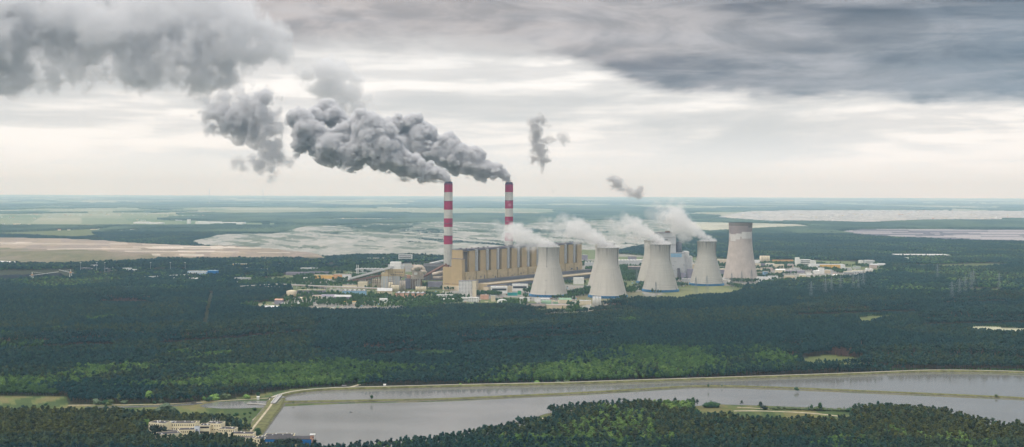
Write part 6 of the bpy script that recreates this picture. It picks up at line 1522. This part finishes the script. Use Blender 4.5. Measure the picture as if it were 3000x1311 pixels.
def volume_object(name, dens, org, vox, m):
    """dens: numpy grid; org: world position of voxel 0's centre"""
    nx, ny, nz = dens.shape
    me = bpy.data.meshes.new(name)
    flat = dens.astype(np.float32).ravel(order='F')
    me.vertices.add(flat.size)
    a = me.attributes.new('grain', 'FLOAT', 'POINT'); a.data.foreach_set('value', flat)
    ob = new_obj(name, me)
    g = bpy.data.node_groups.new(name + '_grid', 'GeometryNodeTree')
    g.interface.new_socket('Geometry', in_out='INPUT', socket_type='NodeSocketGeometry')
    g.interface.new_socket('Geometry', in_out='OUTPUT', socket_type='NodeSocketGeometry')
    gi = g.nodes.new('NodeGroupInput'); go = g.nodes.new('NodeGroupOutput')
    vc = g.nodes.new('GeometryNodeVolumeCube')
    lo = (org[0] - vox / 2, org[1] - vox / 2, org[2] - vox / 2)
    hi = tuple(lo[i] + vox * dens.shape[i] for i in range(3))
    vc.inputs['Min'].default_value = lo; vc.inputs['Max'].default_value = hi
    for k, n in zip('XYZ', dens.shape): vc.inputs['Resolution ' + k].default_value = n
    pos = g.nodes.new('GeometryNodeInputPosition'); sp = g.nodes.new('ShaderNodeSeparateXYZ')
    g.links.new(pos.outputs[0], sp.inputs[0])
    def idx(s, o_, n):
        v = math_node(g, 'FLOOR', math_node(g, 'DIVIDE', math_node(g, 'SUBTRACT', s, o_), vox))
        return math_node(g, 'MINIMUM', math_node(g, 'MAXIMUM', v, 0.0), float(n - 1))
    ix, iy, iz = (idx(sp.outputs[i], lo[i], dens.shape[i]) for i in range(3))
    # kept as integers: floats lose whole numbers past 16 million
    t1 = math_node(g, 'ADD', ix, math_node(g, 'MULTIPLY', iy, float(nx)))
    t2 = math_node(g, 'ADD', t1, math_node(g, 'MULTIPLY', iz, float(nx * ny)))
    na = g.nodes.new('GeometryNodeInputNamedAttribute'); na.data_type = 'FLOAT'; na.inputs[0].default_value = 'grain'
    si = g.nodes.new('GeometryNodeSampleIndex'); si.data_type = 'FLOAT'; si.clamp = True
    g.links.new(gi.outputs[0], si.inputs[0]); g.links.new(na.outputs[0], si.inputs[1]); g.links.new(t2, si.inputs['Index'])
    g.links.new(si.outputs[0], vc.inputs['Density'])
    sm = g.nodes.new('GeometryNodeSetMaterial'); sm.inputs['Material'].default_value = m
    g.links.new(vc.outputs[0], sm.inputs[0]); g.links.new(sm.outputs[0], go.inputs[0])
    md = ob.modifiers.new('grid', 'NODES'); md.node_group = g
    me.materials.append(m)
    return ob
def smoke(name, label, cat, blobs, D, vox, m, depth=0.35, kids=12, levels=2, edge=0.35, erode=0.25, nsize=60, seed=1, group=None, vary=0.35, rough=0.64, fray=2.0, torn=False):
    """blobs: (px, py, radius px[, strength[, depth offset m]])"""
    r = random.Random(seed); sph = []
    for b in blobs:
        s = b[3] if len(b) > 3 else 1.0; dd = b[4] if len(b) > 4 else 0.0
        R = b[2] * D / F; c = at(b[0], b[1], D + dd) + Vector((0, r.uniform(-1, 1) * R * depth, 0))
        c.x *= 1.0
        sph.append((c, R, s, 0))
        cur = [(c, R)]
        for lv in range(levels):
            nxt = []
            for (cc, RR) in cur:
                for k in range(kids if lv == 0 else max(5, kids * 2 // 3)):
                    u = r.uniform(-1, 1); a = r.uniform(0, 2 * math.pi); q = math.sqrt(1 - u * u)
                    d = Vector((q * math.cos(a), q * math.sin(a), u))
                    rr = RR * r.uniform(0.28, 0.52)
                    if rr < vox * 1.3: continue
                    p = cc + d * (RR * r.uniform(0.72, 0.95))
                    sph.append((p, rr, s, lv + 1)); nxt.append((p, rr))
            cur = nxt
    lo = Vector((min(s[0].x - s[1] for s in sph), min(s[0].y - s[1] for s in sph), min(s[0].z - s[1] for s in sph))) - Vector((vox,) * 3) * 3
    hi = Vector((max(s[0].x + s[1] for s in sph), max(s[0].y + s[1] for s in sph), max(s[0].z + s[1] for s in sph))) + Vector((vox,) * 3) * 3
    n = [int(math.ceil((hi[i] - lo[i]) / vox)) for i in range(3)]
    T = np.full(n, -1.0, np.float32)          # inner distance, 1 in a blob's heart
    S = np.zeros(n, np.float32); U = np.zeros(n, np.float32)      # U: how far below its blob's middle a voxel lies
    for (c, R, s, lv) in sph:
        pad = R * 1.5
        a = [max(0, int((c[i] - pad - lo[i]) / vox)) for i in range(3)]
        b = [min(n[i], int((c[i] + pad - lo[i]) / vox) + 2) for i in range(3)]
        gx = (lo[0] + np.arange(a[0], b[0]) * vox - c[0])[:, None, None]
        gy = (lo[1] + np.arange(a[1], b[1]) * vox - c[1])[None, :, None]
        gz = (lo[2] + np.arange(a[2], b[2]) * vox - c[2])[None, None, :]
        dd = (R - np.sqrt(gx * gx + gy * gy + gz * gz)).astype(np.float32)    # metres inside
        sl = (slice(a[0], b[0]), slice(a[1], b[1]), slice(a[2], b[2]))
        win = dd > T[sl]; T[sl] = np.where(win, dd, T[sl])
        U[sl] = np.where(win, np.clip(-(gz + 0 * dd) / R, 0, 1), U[sl])
        S[sl] = np.where(dd > -R * 0.25, np.maximum(S[sl], s), S[sl])
    nz_ = (torn3 if torn else fbm3)(n, nsize, vox, 5, seed * 17 + 3, rough)
    big = fbm3(n, nsize * 3, vox, 2, seed * 31 + 5)
    w = edge * nsize * 0.2
    k_ = 1 + fray * U                          # undersides are torn, tops stay rounded
    dens = np.clip((T - U * fray * nsize * .06 - (nz_ - 0.5) * k_ * erode * nsize * 1.6 - (big - 0.5) * erode * nsize) / (w * k_), 0, 1)
    dens = dens * dens * (3 - 2 * dens)
    dens *= S * (1 - vary + 2 * vary * nz_)
    ob = volume_object(name, dens, lo, vox, m)
    tag(ob, label, cat, group)
    return ob
VOX = 3.2
m_smoke = smoke_mat('stack_smoke', (0.90, 0.90, 0.915), 0.26)
m_drift = smoke_mat('torn_smoke', (0.87, 0.87, 0.885), 0.09)
m_cloud = smoke_mat('drifted_smoke', (0.955, 0.955, 0.965), 0.030)
m_wisp = smoke_mat('smoke_wisp', (0.74, 0.73, 0.73), 0.12)
m_steam = smoke_mat('tower_steam', (0.99, 0.985, 0.98), 0.05, 0.2)

smoke('smoke_plume', 'dense grey smoke plume billowing left from the nearer striped chimney', 'smoke plume',
      [(1311,528,8),(1303,520,13),(1292,512,18),(1275,508,22),(1255,503,25),(1235,500,28),(1210,492,34),(1180,484,38),(1155,470,42),(1130,452,44),
       (1105,432,50),(1100,392,48),(1066,372,38),(1085,352,26),(1130,400,34),(1150,425,30),(1060,440,44),(1028,455,42),(1000,448,44),(1045,488,22,.6),(1030,500,14,.5),
       (965,430,46),(935,410,44),(905,385,42),(878,352,38),(866,345,26),(890,410,32),(880,438,20,.7),(872,456,12,.5),(925,350,34,1,60),(955,322,34,1,90),(975,345,34,1,90),(995,362,28,1,80),(915,450,12,.5),(1010,400,34,1,20)],
      3700, VOX, m_smoke, kids=12, levels=2, edge=0.55, erode=0.27, nsize=36, seed=3, group='smoke plumes from the striped chimneys')
smoke('smoke_plume', 'dense grey smoke plume billowing left from the farther striped chimney', 'smoke plume',
      [(1489,529,7),(1483,520,13),(1472,512,19),(1450,502,26),(1425,497,30),(1395,489,35),(1365,478,38),(1337,466,40),(1312,430,32),(1318,405,17),(1385,455,22),(1405,462,20),(1300,460,36),(1278,452,36),
       (1262,440,24),(1230,440,44),(1225,395,38),(1205,360,28),(1225,352,18),(1258,395,24),(1165,372,30),(1150,360,20),(1180,420,40),(1335,510,12,.5),(1400,520,14,.6)],
      3950, VOX, m_smoke, kids=12, levels=2, edge=0.55, erode=0.27, nsize=36, seed=5, group='smoke plumes from the striped chimneys')

smoke('drifted_smoke', 'dark ragged detached smoke cloud left of the chimney plumes', 'smoke cloud',
      [(771,298,42),(765,325,44),(780,350,42),(740,370,44),(700,352,46),(660,345,42),(642,325,34),(620,345,30,.8),(625,375,22,.6),(790,385,36,.9),(812,372,30,.8),(830,395,14,.5),(755,398,34),(700,385,34,.8),
       (800,430,34,.8),(790,462,30,.8),(768,482,26,.7),(820,462,24,.6),(792,500,20,.6),(790,522,14,.5),(788,536,9,.4),(845,472,16,.5),(700,478,20,.5),(715,497,16,.45),(708,518,13,.4),(688,483,15,.5),(737,472,18,.4),(720,310,30,.6),(705,290,26,.5),(590,330,20,.4),(605,385,17,.4),(690,262,24,.5),(655,282,26,.5),(740,255,20,.4),(575,345,16,.35),(600,300,24,.5)],
      3800, 4.5, m_drift, kids=9, levels=1, edge=1.0, erode=0.66, nsize=60, seed=9, rough=.75, torn=True, vary=.5)
smoke('drifted_smoke', 'pale towering smoke cloud behind the plumes, above their left end', 'smoke cloud',
      [(885,205,30,.7),(905,225,44),(950,215,56),(1000,222,40,.8),(960,262,62),(1020,285,52),(985,320,50),(1050,320,42),(1020,360,40),(1080,290,28,.5),(1095,305,20,.4),(880,290,24,.6),(1040,240,30,.5),(1110,285,14,.3),(930,180,26,.6)],
      4150, 6.5, m_cloud, kids=10, levels=1, edge=1.1, erode=0.36, nsize=90, seed=12, rough=.75, torn=True, vary=.5)
smoke('drifted_smoke', 'huge bank of drifted smoke and cloud filling the upper left corner, white on top and grey beneath', 'smoke cloud',
      [(572,262,40,.8),(600,285,26,.5),(545,235,44,.8),(600,215,50),(650,190,56),(720,170,50),(775,135,58,.7),(800,110,44,.5),(700,95,84,.5),(620,60,90,.3),(640,130,72,.7),(520,150,84,.8),(480,85,96,.35),(400,95,100,.35),(380,165,74,.9),(300,95,100,.4),(250,155,78,.9),(180,95,100,.5),(150,155,72,1),(60,110,96,.7),(60,165,58,1),(-20,120,96,1),(-40,165,56,1),
       (700,225,26,.6),(735,205,26,.6),(760,190,22,.5),(650,240,22,.5),(625,255,16,.4),(480,215,34,.45),(450,235,24,.35),(400,225,30,.4),(360,240,26,.3),(310,215,30,.45),(270,235,26,.4),(220,225,28,.45),(170,215,30,.5),(120,225,28,.4),(70,220,26,.45),(30,222,22,.45),(200,20,100,.2),(420,10,100,.2),(560,0,90,.2),(40,20,100,.3),(-120,110,110,.8),(-90,30,100,.3),(520,290,14,.25),(490,300,10,.2),(560,310,10,.25),(20,195,66,.9),(90,205,62,.8),(150,215,58,.7),(-30,200,66,.9),(220,215,60,.7),(300,215,56,.6),(380,225,54,.6),(450,215,58,.6),(520,225,50,.7),(60,250,40,.35),(160,262,40,.3),(260,265,40,.3),(360,270,36,.3),(820,160,34,.4)],
      4000, 8.5, smoke_mat('bank_smoke', (0.93, 0.93, 0.945), 0.045), kids=10, levels=0, edge=1.5, erode=1.0, nsize=120, fray=.8, torn=True, vary=.6, seed=15, rough=.8)
smoke('smoke_wisp', 'tall dark curling wisp of smoke hanging alone right of the chimneys', 'smoke wisp',
      [(1560,358,15,.8),(1574,354,19),(1592,360,12,.5),(1610,375,7,.4),(1568,372,16),(1571,388,18),(1568,404,23),(1566,420,24),(1576,438,27),(1583,455,26),(1570,468,20,.8),(1590,472,22),(1594,486,15,.8),(1590,500,11,.6),(1593,514,7,.5),(1592,524,4,.4),(1605,408,18,.45),(1620,412,11,.35),(1650,408,18,.35),(1635,400,11,.25),(1660,415,9,.25),(1555,412,11,.4)],
      3800, 2.6, m_wisp, kids=8, levels=1, edge=1.5, erode=0.8, nsize=34, seed=21, rough=.75, torn=True, vary=.5)
smoke('smoke_wisp', 'small torn wisp of smoke above the horizon right of the tall wisp', 'smoke wisp',
      [(1795,530,16),(1805,538,20),(1815,548,16,.8),(1800,548,12,.6),(1828,553,14,.7),(1842,560,16,.6),(1850,572,11,.5),(1862,566,15,.8),(1872,562,14,.8),(1880,556,9,.5),(1868,576,11,.6),(1835,545,8,.4)],
      3900, 2.6, m_wisp, kids=8, levels=1, edge=1.5, erode=0.75, nsize=32, seed=23, rough=.75, torn=True, vary=.5)
smoke('smoke_wisp', 'tiny pale puff on the horizon between the two wisps', 'smoke wisp', [(1620,563,5,.5),(1626,560,4,.4)], 3900, 1.8, m_wisp, kids=6, levels=1, edge=1.2, erode=0.4, nsize=10, seed=24)
ST = 'white steam trails of the cooling towers'
def steam(D, pts, label, seed):
    smoke('steam_plume', label, 'steam plume', pts, D, 3.0, m_steam, kids=10, levels=2, edge=1.0, erode=0.32, nsize=26, seed=seed, rough=.7, group=ST)
steam(3190, [(1631,724,11,2),(1620,723,14,2),(1607,724,15,2),(1593,724,15,2),(1585,726,12,2),(1612,716,14,1.6),(1600,712,15,1.5),(1588,712,18),(1572,704,22),(1555,702,25),(1538,692,26),(1520,688,27),(1505,678,24),(1500,692,22,.8),(1490,700,18,.7),(1530,706,24,.8),(1556,716,18,.8),(1500,664,15,.5),(1520,668,16,.6),(1484,668,10,.4),(1492,712,11,.45),(1515,722,14,.5),(1545,728,12,.45),(1488,650,8,.35),(1494,604,7,.5),(1489,592,7,.5),(1475,690,22,.25),(1465,672,20,.2),(1560,728,14,.35),(1455,655,16,.14)],
      'white steam trail of the nearest tower, drifting left across the right chimney', 31)
steam(3165, [(1804,728,11,2),(1793,727,14,2),(1780,728,15,2),(1767,728,15,2),(1759,730,11,2),(1785,719,14,1.6),(1772,716,15,1.5),(1762,712,19),(1745,702,24),(1728,696,27),(1708,688,28),(1690,676,28),(1700,658,20,.7),(1675,668,24,.7),(1665,688,22,.6),(1660,655,18,.5),(1645,668,18,.45),(1720,668,16,.6),(1630,650,14,.4),(1612,645,12,.4),(1690,712,16,.5),(1655,704,14,.4),(1640,692,12,.35),(1680,640,10,.3),(1660,638,10,.3),(1630,680,26,.2),(1605,668,24,.16),(1590,650,20,.12),(1650,640,20,.2)],
      'broad white steam trail of the second tower from the left', 32)
steam(3362, [(1956,716,11,2),(1946,715,13,2),(1933,716,14,2),(1920,716,14,2),(1912,718,11,2),(1936,706,13,1.6),(1924,704,14,1.5),(1915,698,18),(1900,688,22),(1884,682,24),(1868,672,24),(1855,662,22),(1840,672,22,.7),(1866,648,16,.6),(1845,650,18,.6),(1828,655,16,.5),(1812,662,15,.4),(1820,680,16,.4),(1870,698,16,.6),(1800,648,12,.35),(1802,640,10,.3),(1895,718,10,.5),(1845,694,14,.4),(1800,675,24,.2),(1785,655,22,.14),(1830,640,20,.2)],
      'white steam trail of the soot streaked tower', 33)
steam(3593, [(2090,706,10,2),(2080,705,12,2),(2069,706,13,2),(2056,706,13,2),(2050,708,10,2),(2074,697,12,1.6),(2062,695,14,1.5),(2052,690,18),(2036,682,23),(2018,674,27),(2000,662,30),(1985,645,30),(1970,634,22,.7),(1955,645,22,.6),(1945,630,20,.4),(1972,618,18,.4),(1988,624,18,.4),(1960,610,14,.3),(1935,618,14,.4),(2000,692,20,.8),(2020,700,16,.7),(2030,716,10,.6),(1980,676,20,.6),(1995,605,14,.3),(1970,592,12,.2),(1930,640,24,.2),(1905,632,22,.14),(1925,605,20,.12)],
      'tallest white steam trail, rising left from the tower with the bright blue base', 34)
# ---------------------------------------------------------------- yards full of small stuff nobody could count
def clutter():
    b = MB(); r = random.Random(99); n = 0; ms = [M_WALLW, M_RUST, M_STEEL, M_CREAM, M_SKYB, M_GRN, M_BRICK, M_GROOF]
    while n < 900:
        y = r.uniform(772, 905); x = r.uniform(720, 2520)
        if not inpoly([x], [y], PLANT)[0] or inpoly([x], [y], [(1860,884),(1990,884),(2129,870),(2165,852),(2100,836),(2000,842),(1900,866)])[0]: continue
        p = gp(x, y)
        if any((p[0] - q[0]) ** 2 + (p[1] - q[1]) ** 2 < (q[2] + 1) ** 2 for q in FOOT): n += .02; continue
        w, d, h = r.uniform(1.5, 8), r.uniform(1.5, 4), r.uniform(1, 3.2); a = r.uniform(-.3, .3)
        b.mat(r.randrange(len(ms))).obox((p[0] - w / 2, p[1], h / 2), (p[0] + w / 2 * math.cos(a), p[1] + w / 2 * math.sin(a), h / 2), d, h); n += 1
    tag(b.build('yard_clutter', ms), 'crates, containers and scrap scattered over the plant yards', None, None, 'stuff')
clutter()
# ---------------------------------------------------------------- hamlets and farmsteads speckling the far plain
def hamlets():
    b = MB(); r = random.Random(5); ms = [M_WALLW, M_CREAM, M_GROOF, M_BRICK]; c = 0
    while c < 75:
        y = r.choice([r.uniform(592, 650), r.uniform(600, 690)]); x = r.uniform(-100, 3100) if y < 650 else r.uniform(0, 1900)
        if r.random() < .15: x = r.uniform(0, 1000)
        if forest_far(np.array([x]), np.array([y]), *[np.array([v]) for v in gp(x, y)[:2]])[0] or inpoly([x], [y], SAND)[0] or inpoly([x], [y], LAGOON)[0]: continue
        p = gp(x, y); c += 1
        for k in range(r.randint(3, 12)):
            s = p[1] / 9000.0; qx = p[0] + r.gauss(0, 190 * s); qy = p[1] + r.gauss(0, 60); w = r.uniform(10, 26) * (1 if r.random() < .85 else 2.4); d = r.uniform(9, 16); h = r.uniform(5, 9)
            z = 45 if y < 640 else 0
            b.mat(r.randrange(4)).box(qx - w / 2, qx + w / 2, qy - d / 2, qy + d / 2, -5, h + z * .25 * 0)
    tag(b.build('distant_hamlets', ms), 'specks of far hamlets and farmsteads across the hazy plain', None, None, 'stuff')
hamlets()
grow()
# pieces too small to pick apart stay joined in one part: say so
for o in SC.objects:
    if o.parent is not None and o.type == 'MESH':
        n = o.name.split('.')[0]
        if n in ('leg_ring', 'ribs', 'base_vent', 'stair_windows', 'roof_edge', 'low_wing_pipes', 'trestle', 'legs', 'lattice', 'cross_arm', 'insulator', 'crown', 'parapet', 'emblem', 'lettering'): o['kind'] = 'stuff'
